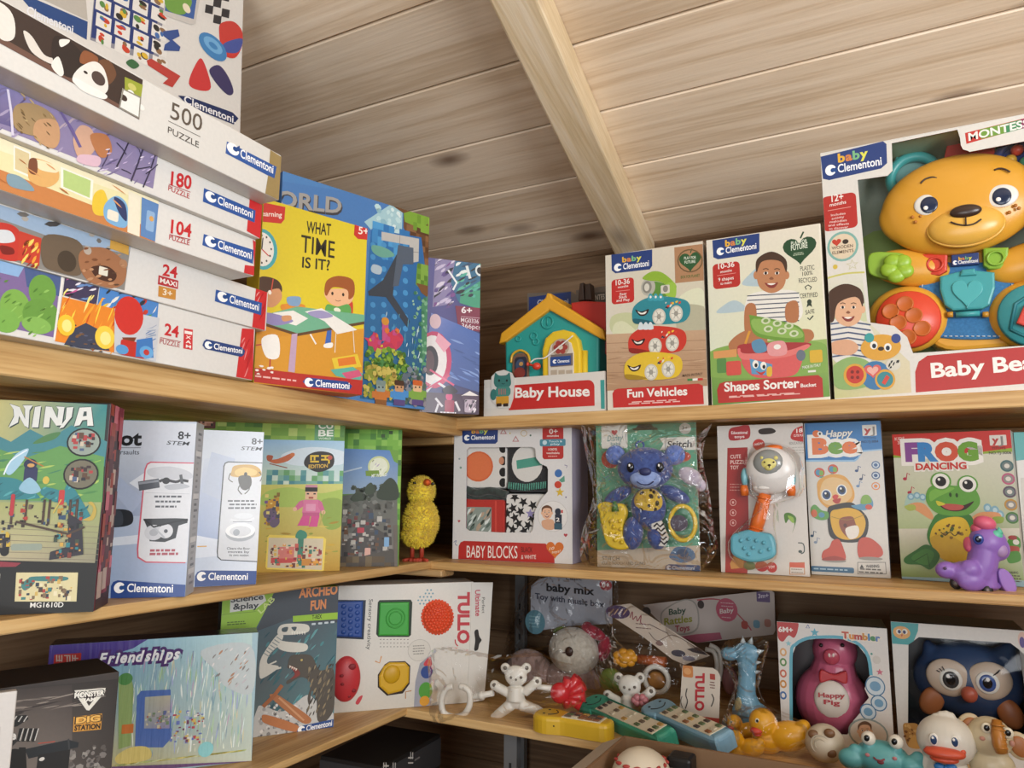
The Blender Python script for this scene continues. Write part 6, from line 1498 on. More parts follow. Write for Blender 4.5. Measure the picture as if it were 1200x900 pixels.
part(r, 'zigzag_strap', fuzzy('#d9d6d0', None, 200, .2), PR(flat(lambda x, y, d=0: P_(x, y), [(452, 572), (500, 556), (536, 640), (520, 686), (460, 680)]), dm - .014, dm - .006, .002))
b_ = Art(Face(F.O - F.N * (dm - .0142), F.U, F.V)); b_.k = M4
for i in range(5):
    y = 578 + i * 22; x = 455 + i * 5; b_.line([(x, y + 10), (x + 16, y - 6), (x + 32, y + 10), (x + 50, y - 6)], 9, '#1f1d20')
b_.done(r, 'strap_print', mat=card(.8))
part(r, 'floral_patch', fuzzy('#a89ab0', '#c9c2cc', 120, .4), E(P_(640, 335, -.002), (u * 62, .009, u * 40), (0, .5, 0)), E(P_(690, 380, -.002), (u * 26, .007, u * 30)))
part(r, 'hanging_loop', bl_m, TO(P_(385, 180, .004), u * 20, .0016, (0, 0, 0), 18, 8))
def bag(root, F, k, pts, d0, bulge, mat, seed=1, n=26, name='plastic_bag', crease=.35, back=None):
    """clear bag: a wrinkled front sheet, pillowed towards the viewer, over the outline pts, sealed to a back sheet"""
    p = at(F, k)
    out = smooth_closed(pts, 3)
    x0, x1 = min(q[0] for q in out), max(q[0] for q in out); y0, y1 = min(q[1] for q in out), max(q[1] for q in out)
    R = random.Random(seed)
    cre = [(R.uniform(x0, x1), R.uniform(y0, y1), R.uniform(0, 3.14), R.uniform(.15, .5), R.uniform(-1, 1)) for i in range(9)]
    def inside(x, y):
        c = False
        for i in range(len(out)):
            a, b = out[i], out[i - 1]
            if (a[1] > y) != (b[1] > y) and x < (b[0] - a[0]) * (y - a[1]) / (b[1] - a[1]) + a[0]: c = not c
        return c
    def edge(x, y): return min(math.hypot(x - a[0], y - a[1]) for a in out)
    bm = bmesh.new()
    V = {}
    m = max(3, int(n * (y1 - y0) / max(1, x1 - x0)))
    D = (x1 - x0 + y1 - y0) / 2
    cx, cy = sum(a[0] for a in out) / len(out), sum(a[1] for a in out) / len(out)
    rows = []
    for layer in (0, 1):
        rings = []
        nr = 9
        for j in range(nr):
            t = 1 - j / (nr - 1) * .98
            ring = []
            for (ox, oy) in out:
                x, y = cx + (ox - cx) * t, cy + (oy - cy) * t
                f = max(0, 1 - t * t) ** .5
                z = bulge * f if layer == 0 else (back or 0) * f
                for (ux, uy, ang, wd, am) in cre:
                    dd_ = abs((x - ux) * math.sin(ang) - (y - uy) * math.cos(ang)) / D
                    z += am * bulge * crease * .5 * math.exp(-(dd_ / .035) ** 2) * min(1, f * 2)
                z += bulge * crease * .35 * (R.random() - .5) * min(1, f * 3)
                q_ = p(x, y, d0 - (z if layer == 0 else -z))
                ring.append(bm.verts.new(q_))
            rings.append(ring)
        for A_, B_ in zip(rings, rings[1:]):
            for i in range(len(out)):
                f_ = bm.faces.new((A_[i], A_[(i + 1) % len(out)], B_[(i + 1) % len(out)], B_[i])); f_.smooth = True
        bm.faces.new(rings[-1])
        if back is None: break
    bmesh.ops.remove_doubles(bm, verts=bm.verts, dist=1e-5)
    return link(name, bm, mat, root)
BAG = film(0.62, wrinkle=0.9, rough=0.07, scale=26)
BAG2 = film(0.42, wrinkle=0.8, rough=0.1, scale=20)
bag(r, F, M4, [(85, 45), (165, 30), (400, 60), (690, 70), (755, 50), (720, 130), (700, 250), (735, 420), (760, 620), (775, 700), (690, 805), (420, 812), (120, 795), (90, 640), (150, 440), (120, 260), (95, 120)], -.012, .034, BAG, 4)
# --- rattle on a blister card
r, F, a, (w, d, h) = carton('rattle_package', 'white and orange lion rattle in a blister card with a red side band', (845, 672), (949.5, 677), (851, 501), (949.5, 493), .002, MID, ('y', 1.145), ('y', 1.145), cols='#cfcac2', mat=gloss, cat='baby rattle', lean=.03)
a.k = M5
a.rr((40, 850), (490, 60), '#cfcac3'); a.poly([(88, 215), (180, 212), (186, 580), (180, 800), (78, 792), (82, 500)], '#9a2c2a'); a.gradq([(78, 795), (84, 560), (188, 600), (178, 802)], ['#a83a30', '#9a2c2a', '#9a2c2a', '#b0443a'])
a.blob([(98, 130), (140, 116), (186, 112), (190, 165), (150, 178), (98, 178)], '#a82f34'); a.txt('Educational', (106, 152), (180, 150), 13, '#f0e4e0', .03); a.txt('toys', (120, 170), (166, 168), 12, '#f0e4e0', .03)
a.blob([(230, 135), (250, 126), (290, 124), (310, 138), (290, 150), (240, 152)], '#2f241e')
a.blob([(378, 170), (395, 130), (440, 112), (468, 118), (468, 180), (420, 185)], '#b8352f'); a.txt('18', (405, 146), (432, 142), 18, '#f3e6e0', .04); a.txt('CUTE PUZZLE', (392, 164), (455, 160), 10, '#f3e6e0', .03); a.txt('EDUCATIONAL', (372, 200), (452, 196), 12, '#8a8680', .02); a.fine((385, 245), (455, 205), 3, '#a8a49c', 3, 3)
for i, t in enumerate(('CUTE', 'PUZZLE', 'TOY')): a.txt(t, (102, 264 + i * 25), (102 + (48, 78, 38)[i], 262 + i * 25), 17, '#e3c4bc', .03)
a.fine((98, 415), (165, 375), 3, '#c98a80', 4, 9)
for y in (465, 512, 558): a.ring([(114 + 15 * math.cos(t), y + 16 * math.sin(t)) for t in [k * .5 for k in range(13)]], [(114 + 12 * math.cos(t), y + 13 * math.sin(t)) for t in [k * .5 for k in range(13)]], '#d9a8a0'); a.ell((114, y), 5, 6, '#d9a8a0')
a.blob([(348, 520), (372, 512), (400, 530), (402, 555), (385, 605), (395, 560), (372, 540), (355, 560)], '#4f7a2c'); a.blob([(365, 525), (390, 535), (392, 560), (375, 548)], '#8fb44a')
a.line([(412, 650), (436, 655), (440, 690), (425, 700)], 5, '#3f4a44', 3); a.ell((422, 690), 9, 7, '#3f4a44')
a.ring([(372, 742), (442, 738), (444, 796), (372, 796)], [(376, 746), (438, 742), (440, 792), (376, 792)], '#b9875a'); a.rr((374, 762), (442, 742), '#c8583a'); a.fine((380, 792), (436, 766), 2, '#8a7a64', 4, 3)
a.poly([(100, 745), (120, 705), (165, 720), (160, 765), (105, 770)], '#c98f4a'); a.ell((190, 755), 28, 20, '#5a7a4a'); a.ell((245, 758), 30, 24, '#b0302e'); a.ell((292, 762), 24, 24, '#b8362f'); a.txt('TOY', (276, 768), (306, 766), 12, '#f0e0d8', .03); a.ell((232, 200), 28, 26, '#b8342c'); a.txt('NEW', (214, 206), (250, 200), 12, '#f0e0d8', .03)
a.done(r, mat=gloss)
p = at(F, M5); u = unit(p, 280, 300); dm = -.012
hd = part(r, 'rattle_head', plastic('#dedad6', .3), E(P_(285, 318), (u * 108, .016, u * 108), seg=32, rings=20), E(P_(262, 400, .002), (u * 58, .011, u * 30)), E(P_(230, 398, .002), (u * 28, .01, u * 22)), E(P_(295, 402, .002), (u * 28, .01, u * 22)))
lens = part(hd, 'lion_disc', plastic('#8f9290', .15), E(P_(276, 288, -.009), (u * 68, .0095, u * 66), seg=28))
part(lens, 'lion_face', plastic('#d9cf7a', .4), E(P_(278, 288, -.0125), (u * 42, .0075, u * 34)), E(P_(248, 262, -.0125), (u * 12, .0055, u * 12)), E(P_(310, 262, -.0125), (u * 12, .0055, u * 12)), E(P_(278, 305, -.014), (u * 22, .0068, u * 16)))
part(lens, 'lion_features', plastic('#3a2a20', .4), E(P_(258, 280, -.0198), u * 4), E(P_(300, 280, -.0198), u * 4), E(P_(280, 294, -.0206), (u * 7, .0012, u * 5)), T([P_(280, 298, -.021), P_(280, 306, -.021)], .0006, 6))
part(hd, 'name_plate', plastic('#e6e3de', .3), E(P_(254, 398, -.01), (u * 26, .002, u * 8)))
part(r, 'top_cap', plastic('#e0702c', .35), E(P_(300, 215, .004), (u * 40, .009, u * 16)))
for x, s_ in ((168, 1), (382, 1)):
    b_ = part(r, 'side_fin', plastic('#7fb9c4', .35), E(P_(x, 350, .004), (u * 18, .008, u * 44)))
    part(b_, 'fin_tip', plastic('#e0702c', .35), LA(P_(x - 2, 408, .004), [(u * 16, -u * 26), (u * 20, 0), (u * 17, u * 22)], 'z', 16))
hx = [P_(262, 425, .002), P_(215, 600, .002)]
part(r, 'handle', plastic('#e0702c', .35), T([hx[0], hx[0].lerp(hx[1], .3), hx[0].lerp(hx[1], .7), hx[1]], [u * 26, u * 30, u * 31, u * 28], 18), *[E(hx[0].lerp(hx[1], t), (u * 35, u * 35, u * 6), (0, .26, 0)) for t in (.12, .9, .97)])
part(r, 'cloud_teether', plastic('#5fa9bc', .4), PR(flat(lambda x, y, d=0: P_(x, y), smooth_closed([(105, 660), (112, 615), (160, 595), (200, 590), (245, 600), (290, 612), (310, 655), (310, 705), (270, 730), (200, 738), (140, 720), (110, 695)], 4)), dm - .009, dm + .004, .004), *[E(P_(x, y, -.0095), u * 9, seg=10, rings=8) for x, y in ((150, 640), (185, 632), (220, 640), (255, 650), (165, 675), (205, 672), (240, 690), (185, 702), (280, 680))])
bag(r, F, M5, [(175, 220), (280, 185), (400, 220), (440, 300), (440, 430), (340, 470), (330, 620), (320, 740), (180, 780), (95, 720), (95, 620), (190, 560), (215, 450), (160, 400)], .001, .031, film(.5, wrinkle=.25, rough=.05, scale=12), 7, crease=.05, name='blister')
# --- Happy Bee
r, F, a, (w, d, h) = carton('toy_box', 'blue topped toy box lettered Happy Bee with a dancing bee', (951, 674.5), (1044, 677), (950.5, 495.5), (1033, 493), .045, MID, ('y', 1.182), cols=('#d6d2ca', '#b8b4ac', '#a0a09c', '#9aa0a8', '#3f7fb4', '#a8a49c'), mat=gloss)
a.k = M5
a.rr((450, 850), (860, 60), '#d3cfc7'); a.gradq([(450, 850), (450, 640), (850, 640), (850, 850)], ['#cdc9c0', '#d3cfc7', '#d3cfc7', '#c3bfb6'])
a.poly([(440, 272), (440, 60), (830, 60), (820, 220), (704, 228), (684, 262), (668, 272)], '#3478b4'); a.poly([(440, 278), (440, 270), (668, 270), (684, 260), (704, 226), (816, 218), (816, 224), (708, 233), (688, 266), (672, 278)], '#8fb8d8')
a.txt('Happy', (538, 166), (662, 158), 30, '#e6e4dc', .05, .25, None, '#2a4a78', .06)
a.word('Bee', (486, 240), (674, 234), 66, ('#e2763a', '#6f9f3a', '#e2763a'), .12, '#efeae0', .3)
a.ell((496, 150), 18, 16, '#e2763a'); a.ell((512, 150), 12, 11, '#f3efe6'); a.ell((512, 150), 5, 6, '#26201c'); a.txt('Dancing Bee', (545, 252), (640, 250), 8, '#dfe8f0', .02)
a.rr((708, 160), (770, 108), '#dfdcd4', 3); a.txt('y', (718, 146), (744, 146), 28, '#b83a34', .08); a.txt('J', (744, 150), (764, 150), 34, '#8a8680', .01); a.txt('YITOYS', (712, 174), (768, 173), 10, '#1d3a5c', .03); a.txt('NO.YJ-3004', (704, 192), (780, 190), 11, '#1d3a5c', .03)
for y, c in ((293, '#4a6a94'), (341, '#3f5a84'), (390, '#d98a4a')): a.ell((768, y), 20, 18, c); a.ell((768, y), 15, 13, '#c9d4dc'); a.ell((768, y), 9, 8, c)
for x, y, c in ((686, 312, '#2f4a7a'), (706, 350, '#3a4a6a'), (692, 382, '#6a8ab0'), (482, 610, '#33506a'), (498, 640, '#7a8aa0')): a.ell((x - 6, y + 8), 8, 6, c); a.line([(x, y + 8), (x + 2, y - 14), (x + 14, y - 8)], 4, c)
# bee
for x, y in ((510, 328), (572, 312)): a.ell((x, y), 24, 22, '#c9523a'); a.ell((x - 6, y), 12, 14, '#4f8fae'); a.ell((x + 9, y + 2), 10, 12, '#7fae4a'); a.line([(x, y + 20), (545, 350)], 8, '#5a9a8a')
a.blob([(500, 410), (505, 365), (560, 336), (625, 345), (665, 400), (668, 450), (630, 485), (560, 495), (512, 460)], '#d9a04a'); a.blob([(512, 420), (530, 365), (580, 350), (640, 375), (660, 430), (620, 470), (560, 478), (525, 460)], '#e0bc84')
for x, y in ((542, 430), (612, 408)): a.ell((x, y), 24, 26, '#e6e6e2'); a.ell((x, y), 19, 21, '#2f4a78'); a.ell((x + 2, y), 11, 13, '#171a22'); a.ell((x - 4, y - 7), 5, 5, '#f0f0ec')
a.blob([(570, 436), (585, 428), (598, 436), (588, 450), (574, 448)], '#c9403a'); a.blob([(570, 455), (590, 448), (608, 446), (602, 466), (585, 470)], '#b0362c')
a.blob([(548, 495), (570, 478), (650, 464), (690, 490), (732, 540), (728, 610), (690, 645), (610, 645), (560, 620), (548, 560)], '#2a2622'); a.blob([(562, 510), (600, 495), (650, 490), (700, 510), (722, 560), (700, 620), (640, 636), (590, 620), (566, 575)], '#d8a82e')
a.blob([(600, 560), (610, 535), (660, 530), (675, 560), (690, 610), (650, 630), (615, 600)], '#8a4a34'); a.blob([(630, 585), (680, 570), (692, 595), (680, 625), (645, 630)], '#e6e0d6'); a.ell((628, 570), 8, 9, '#5a2a20'); a.line([(565, 530), (640, 545), (720, 520)], 2.5, '#9a7a24', 3)
a.blob([(655, 480), (700, 470), (708, 435), (735, 432), (755, 460), (750, 490), (700, 500)], '#5a8fae'); a.blob([(700, 470), (708, 435), (735, 432), (750, 460), (735, 470)], '#7fa84a'); a.ell((736, 486), 16, 12, '#c9523a')
a.blob([(548, 540), (510, 545), (475, 525), (472, 490), (490, 475), (520, 500), (550, 510)], '#5f9a4a'); a.ell((486, 515), 14, 18, '#c9623a'); a.ell((520, 522), 14, 12, '#5a8fae')
a.blob([(570, 640), (600, 635), (622, 680), (625, 728), (530, 728), (526, 690), (555, 670)], '#c04a34'); a.blob([(690, 640), (735, 625), (790, 665), (800, 705), (760, 722), (692, 718)], '#c04a34'); a.ell((578, 732), 55, 8, '#8f8a80'); a.ell((745, 722), 55, 8, '#8f8a80'); a.blob([(530, 720), (580, 710), (624, 722), (624, 730), (530, 730)], '#9a3626')
a.rr((473, 780), (668, 764), '#3f6a8a', 7); a.fine((480, 776), (660, 768), 1, '#a8c4d4', 6, 3)
a.ring([(684, 738), (814, 738), (818, 794), (684, 794)], [(687, 741), (811, 741), (815, 791), (687, 791)], '#6a665e'); a.poly([(694, 766), (704, 748), (714, 766)], '#3a3630'); a.txt('WARNING:', (724, 764), (786, 763), 13, '#2a2622', .06); a.fine((690, 790), (812, 768), 2, '#5a564e', 6, 5)
a.done(r, mat=gloss)
# --- Frog Dancing
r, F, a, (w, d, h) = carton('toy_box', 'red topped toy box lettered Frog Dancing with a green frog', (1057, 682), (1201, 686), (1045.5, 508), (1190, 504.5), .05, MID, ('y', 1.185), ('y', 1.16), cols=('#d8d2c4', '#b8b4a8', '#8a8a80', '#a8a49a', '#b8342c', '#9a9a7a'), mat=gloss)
a.k = M6
a.gradq([(90, 820), (90, 130), (700, 130), (700, 820)], ['#8fae5a', '#ddd6c8', '#ddd6c8', '#7f9a5c']); a.gradq([(90, 830), (90, 560), (700, 560), (700, 830)], ['#7f9a54', '#d3cebc', '#d3cebc', '#86a05c'])
a.gradq([(90, 830), (90, 768), (700, 790), (700, 830)], ['#8fb0bc', '#93b4bc', '#93b4bc', '#8fb0bc'])
a.poly([(80, 240), (80, 130), (660, 120), (660, 215), (600, 222), (500, 225), (300, 245), (160, 248)], '#c6352c'); a.poly([(80, 250), (80, 238), (160, 246), (300, 240), (500, 222), (660, 205), (660, 222), (500, 232), (300, 250)], '#8fa83a')
a.txt('KIDS', (108, 174), (150, 171), 14, '#e8c4b8', .02); a.txt('3+', (120, 190), (142, 189), 13, '#e8c4b8', .03)
a.word('FROG', (164, 260), (468, 256), 72, ('#8a4f94', '#3f86c4', '#d2553a', '#6f9f34'), .14, '#efeae0', .3)
a.txt('DANCING', (198, 306), (426, 300), 32, '#efeae0', .2); a.txt('DANCING', (202, 303), (422, 297), 28, '#c6352c', .07)
a.rr((526, 196), (596, 148), '#ded8cc', 3); a.txt('y', (538, 184), (562, 184), 28, '#b83a34', .08); a.txt('J', (562, 188), (584, 188), 34, '#8a8680', .01); a.txt('YITOYS', (534, 212), (594, 212), 11, '#3a2a22', .03); a.txt('NO.YJ-3006', (522, 234), (620, 232), 12, '#3a362c', .03)
for i, c in enumerate(('#4a6a6a', '#b85a7a', '#5a4a5a', '#b98a3a', '#4a7a3a')):
    x, y = 600 + i * 6, 285 + i * 57; a.ell((x, y), 30, 26, c); a.ell((x, y), 22, 18, '#8f8a84' if i % 2 else '#6f7a78'); a.ell((x, y), 12, 10, '#d9d4c8')
for x, y in ((158, 330), (178, 390)): a.ell((x - 6, y + 12), 9, 7, '#b0364a'); a.line([(x, y + 10), (x + 4, y - 14), (x + 16, y - 6)], 4, '#b0364a')
a.blob([(150, 465), (165, 410), (205, 408), (240, 420), (235, 450), (180, 480)], '#a8c4b4'); 
for c in ((178, 420), (205, 415), (230, 422)): a.ell(c, 15, 15, '#7fa8b8'); a.ell(c, 9, 9, '#b4cfd4')
a.blob([(150, 465), (200, 445), (240, 455), (275, 500), (265, 520), (200, 480)], '#d99a6a'); a.blob([(150, 462), (190, 455), (200, 475), (170, 482)], '#a8b45a')
for c in ((515, 470), (548, 480), (570, 500)): a.ell(c, 18, 20, '#7fa8b8'); a.ell(c, 10, 11, '#b4cfd4')
a.blob([(440, 520), (480, 490), (560, 490), (575, 520), (520, 530), (460, 535)], '#d99a6a'); a.blob([(540, 510), (585, 510), (580, 535), (545, 535)], '#8fa84a')
a.blob([(250, 600), (270, 530), (310, 490), (430, 495), (460, 560), (450, 640), (400, 690), (300, 680)], '#3f7a34'); a.blob([(262, 600), (285, 540), (340, 512), (410, 515), (440, 570), (430, 640), (425, 700), (330, 700), (285, 660)], '#d8b42e')
a.blob([(265, 600), (330, 585), (400, 620), (430, 670), (400, 705), (330, 700), (280, 650)], '#c9a32a')
a.specks((280, 610), (430, 540), 18, ('#6a4a1c', '#4a5a24', '#8a6a24'), 4, 9, 4); a.line([(310, 575), (330, 590), (350, 575), (372, 592), (392, 572)], 4, '#4a3a14', 3)
a.blob([(150, 690), (200, 655), (245, 630), (290, 655), (305, 690), (265, 740), (220, 720), (160, 715)], '#356a30'); a.blob([(180, 690), (240, 650), (280, 670), (250, 720)], '#477f3a'); a.line([(190, 705), (250, 670), (262, 730)], 4, '#2a5626')
a.blob([(246, 440), (255, 385), (300, 365), (370, 372), (440, 372), (475, 410), (480, 455), (440, 495), (370, 505), (290, 490)], '#5f9a3c'); a.blob([(262, 400), (310, 378), (370, 384), (300, 420), (265, 440)], '#79b04a')
for x, y in ((310, 352), (428, 366)): a.ell((x, y), 46, 40, '#5f9a3c'); a.ell((x, y), 38, 34, '#e6e4da'); a.ell((x, y + 1), 24, 22, '#1c1a18'); a.ell((x - 8, y - 8), 6, 6, '#f0eee6')
a.ell((352, 412), 6, 10, '#2f4a1c'); a.ell((380, 414), 6, 10, '#2f4a1c')
a.blob([(292, 440), (330, 455), (400, 460), (455, 440), (420, 475), (370, 485), (320, 472)], '#3a2218'); a.blob([(310, 455), (360, 452), (410, 460), (395, 478), (345, 478)], '#b8524a'); a.blob([(290, 438), (330, 452), (300, 460)], '#c9c23a')
a.blob([(600, 620), (630, 590), (660, 610), (655, 650), (610, 660)], '#4f8a34'); a.ell((640, 620), 14, 12, '#d9d6c8'); a.blob([(590, 640), (650, 640), (648, 670), (600, 672)], '#a84a3a'); a.blob([(600, 670), (650, 660), (660, 700), (610, 712)], '#4f8a34'); a.ell((625, 600), 20, 10, '#9a3a34')
a.txt('WARNING', (600, 758), (650, 759), 10, '#3a342a', .04); a.fine((590, 795), (670, 764), 3, '#5a5446', 5, 5)
a.done(r, mat=gloss)
# --- next box, cut by the frame
r, F, a, (w, d, h) = carton('toy_box', 'white and teal toy box cut off at the frame edge, right of the frog box', (1204, 687), (1300, 692), (1192, 507), (1290, 503), .05, MID, ('y', 1.19), cols=('#d8d4cc', '#b8b4a8', '#8a8a80', '#a8a49a', '#4f9a9a', '#9a9a7a'), mat=gloss)
a.k = (0, 0, 1); a.poly([(1180, 540), (1180, 495), (1300, 495), (1300, 530)], '#4fa09c'); a.poly([(1196, 560), (1300, 556), (1300, 650), (1202, 655)], '#c9c4b8'); a.ell((1225, 600), 20, 26, '#d98a4a'); a.done(r, mat=gloss)
# --- purple pony on wheels
base = on_z((1140, 690), MID)
F = Face(Vector((base.x, 1.10, MID)), Vector((.93, .36, 0)), (0, 0, 1))
r = empty('toy_pony', F.M(), 'purple toy pony on wheels with pink and teal mane in front of the frog box', 'toy pony')
p = at(F, M6); u = unit(p, 500, 650)
pu = plastic('#8f68b8', .4)
def Q(x, y, d=0): return p(x, y, d)
melt(r, 'pony_body', pu, .0016, E(Q(515, 625), (u * 78, u * 66, u * 78)), E(Q(560, 650, -u * 14), (u * 48, u * 44, u * 52)), T([Q(500, 660), Q(490, 720), Q(470, 770)], [u * 60, u * 62, u * 58], 16), E(Q(420, 755), (u * 78, u * 58, u * 52)), E(Q(445, 790, -u * 30), (u * 62, u * 34, u * 46)), E(Q(440, 740, -u * 30), (u * 48, u * 36, u * 44)), E(Q(335, 742), (u * 48, u * 34, u * 38)), T([Q(510, 750, -u * 10), Q(520, 825, -u * 16)], [u * 40, u * 36], 14), E(Q(500, 810), (u * 70, u * 40, u * 26)), smooth=4)
part(r, 'leg', plastic('#9a74c2', .4), PR(flat(p, smooth_closed([(548, 745), (575, 735), (610, 765), (630, 815), (620, 838), (590, 842), (560, 800)], 4)), -u * 30, u * 10, .002))
part(r, 'muzzle', plastic('#a889b8', .45), E(Q(570, 655, -u * 40), (u * 30, u * 24, u * 32)))
part(r, 'mane', plastic('#d8607c', .45), E(Q(502, 538, -u * 10), (u * 46, u * 40, u * 34), (0, .2, 0)), E(Q(430, 630, u * 10), (u * 20, u * 22, u * 34)), E(Q(470, 560, u * 5), (u * 26, u * 30, u * 24)))
part(r, 'ear', plastic('#5fbfa0', .45), E(Q(552, 592, -u * 40), (u * 28, u * 18, u * 24), (0, -.4, 0)), LA(Q(566, 575, -u * 40), [(u * 16, -u * 8), (u * 10, u * 8), (.0002, u * 22)], 'z', 12))
e_ = part(r, 'eye', plastic('#3a4a94', .25), E(Q(474, 607, -u * 58), (u * 21, u * 8, u * 24), (0, 0, -.3)))
part(e_, 'pupil', plastic('#1a1c34', .2), E(Q(474, 607, -u * 64), (u * 12, u * 4, u * 14), (0, 0, -.3)))
part(e_, 'eye_glint', plastic('#e6e8f4', .2), E(Q(480, 600, -u * 67), (u * 5, u * 2, u * 5)))
part(r, 'tail_spot', plastic('#5a4468', .5), E(Q(328, 735, -u * 33), u * 7))
for c in ((378, 800, 0), (515, 832, -u * 40), (590, 830, u * 20)):
    wl = part(r, 'wheel', plastic('#23201f', .5), LA(Q(*c[:2], c[2]) + Vector((0, 0, 0)), [(u * 10, -u * 9), (u * 26 if c[0] < 400 else u * 20, -u * 8), (u * 26 if c[0] < 400 else u * 20, u * 8), (u * 10, u * 9)], 'y', 20))
    part(wl, 'hub', plastic('#8f8a88', .3), LA(Q(*c[:2], c[2] - u * 9), [(u * 15 if c[0] < 400 else u * 10, 0), (.0002, -u * 3)], 'y', 14))
# ================================================================ lowest shelf, left wall
def local(F, P): 
    q = Vector(P) - F.O; return Vector((q.dot(F.U), -q.dot(F.N), q.dot(F.V)))
# --- Friendships
r, F, a, (w, d, h) = carton('building_block_box', 'wide glittering pale blue building block box lettered Friendships', (44, 910), (295, 893), (55, 755), (303.5, 742), .04, LOW, ('x', -.925), ('x', -.772), cols=('#a9c6d0', '#3a3050', '#3a3050', '#4a5058', '#2c2838', '#4a3a6a'), mat=card(.28, .5, holo=True))
a.k = L1
a.gradq([(230, 960), (240, 240), (1200, 190), (1330, 180), (1330, 900)], ['#b8a84a', '#4f9ac0', '#b4d4d8', '#c4dcd8', '#c6cfc0'])
a.poly([(240, 350), (245, 245), (780, 215), (700, 270), (600, 300), (420, 370), (560, 440), (240, 440)], '#4a3a86'); a.rr((280, 372), (430, 292), '#a8322c', 6); a.marks((292, 362), (418, 304), 3, '#b9a49a', 6, 2); a.ell((400, 384), 84, 18, '#8a3a34')
a.streaks((640, 860), (1320, 260), 160, ('#cfe6e2', '#9ac4c8', '#e6eede', '#b9d6b4', '#d8d2b0', '#a8b4d8', '#e9f2ee'), 3, 8, 1.55, 14, .06, .25)
a.streaks((640, 860), (1320, 260), 150, ('#8fb4bc', '#e9f6f2', '#c9a8c4', '#7f9ab4', '#f2f2dc', '#a8c88f'), 2, 5, 1.56, 21, .05, .2)  # glare of the foil painted in as pale and dark vertical streaks
a.poly([(625, 420), (690, 405), (705, 480), (690, 780), (625, 800)], '#8fa86a'); a.ell((662, 430), 38, 32, '#4f8a4a'); a.rr((640, 720), (706, 665), '#c9763a', 4)
a.poly([(722, 520), (745, 492), (900, 485), (905, 740), (860, 790), (712, 790)], '#4f6fb4'); a.gradq([(760, 690), (765, 525), (900, 515), (895, 690)], ['#8f98a8', '#a9b0a4', '#b9b4a0', '#8f8ab0']); lego_mess(a, (765, 690), (895, 600), 40, ('#8a8a84', '#5f6a9a', '#c9c4a8', '#a86a5a', '#6f8a6a'), 3, 3, 9)
lego_mess(a, (900, 780), (1080, 600), 70, ('#b94a5a', '#6f7fc0', '#e6e2d8', '#7a4a6a', '#a8b8d8', '#d8c06a'), 6, 4, 10)
a.blob([(610, 840), (690, 790), (780, 790), (790, 850), (640, 880)], '#d8c87a'); a.streaks((610, 890), (1300, 800), 60, ('#e2d88a', '#c9b84a', '#d9e0b0', '#b9c87a'), 5, 12, .1, 6, .06, .2); a.ell((1085, 800), 40, 40, '#8fd0d4'); a.blob([(1060, 280), (1320, 250), (1330, 500), (1190, 470), (1150, 400)], '#c6cfd0')
a.streaks((1110, 500), (1320, 260), 40, ('#8f8a88', '#e6e2e0', '#b98a6a', '#c9c4c8'), 4, 10, .9, 4, .08, .2); a.poly([(230, 960), (250, 905), (1330, 870), (1330, 960)], '#6a4a7a')
a.word('Friendships', (522, 352), (945, 322), 56, ('#eeeef0',), .07, '#4a2a6a', .34, .25)
a.done(r, mat=card(.28, .5, holo=True))
# --- Monster Jam
r, F, a, (w, d, h) = carton('toy_truck_box', 'black toy truck box with MONSTER JAM and DIG marks', (-60, 990), (124, 990), (-60, 806), (133, 796), .085, LOW, ('x', -.782), ('x', -.737), cols=('#3a3432', '#1b1a1a', '#1b1a1a', '#c9c4c0', '#2a2523', '#1b1a1a'), mat=dull)
a.k = L1
a.gradq([(-200, 1300), (-200, 450), (620, 430), (570, 1300)], ['#6a625c', '#3f3a36', '#2a2523', '#4a4440']); a.gradq([(-200, 900), (-200, 480), (380, 460), (380, 900)], ['#8a8078', '#4a423e', '#3a3230', '#6f6660'])
a.streaks((0, 640), (560, 470), 40, ('#6a605a', '#8f857c', '#3a3230'), 4, 10, .02, 8, .1, .4); a.specks((330, 990), (570, 760), 40, ('#7a7470', '#8f8a84', '#5a5450'), 8, 22, 3)
a.poly([(392, 490), (556, 477), (552, 500), (470, 596), (455, 594), (400, 515)], '#e2dfd4'); a.poly([(430, 512), (520, 505), (468, 572)], '#3a3230'); a.txt('MONSTER', (388, 532), (550, 516), 30, '#2c2624', .16); a.txt('MONSTER', (392, 530), (546, 514), 26, '#f0ede4', .08); a.txt('JAM', (440, 550), (500, 545), 18, '#f0ede4', .08)
a.poly([(388, 630), (538, 612), (532, 696), (384, 710)], '#c98f3a'); a.txt('DIG', (398, 666), (528, 652), 34, '#2a2018', .14); a.txt('DIG', (402, 664), (524, 650), 30, '#e8b45a', .08); a.txt('STATION', (392, 702), (526, 690), 26, '#2a2018', .08)
a.poly([(30, 625), (140, 620), (150, 640), (90, 680), (30, 690)], '#1c1b1b')
for i in range(4): a.line([(40 + i * 28, 655), (60 + i * 28, 625)], 6, '#c9c6c2')
for i in range(4): a.line([(96 + i * 26, 760), (112 + i * 26, 690)], 18, '#1a1919'); a.line([(104 + i * 26, 755), (124 + i * 26, 690)], 5, '#d6d3ce')
a.poly([(-10, 700), (60, 690), (90, 760), (60, 790), (-10, 800)], '#2a2828'); a.txt('ice', (5, 752), (80, 748), 44, '#eae7e2', .08); a.poly([(-10, 780), (40, 775), (60, 800), (20, 830), (-10, 830)], '#c9863a')
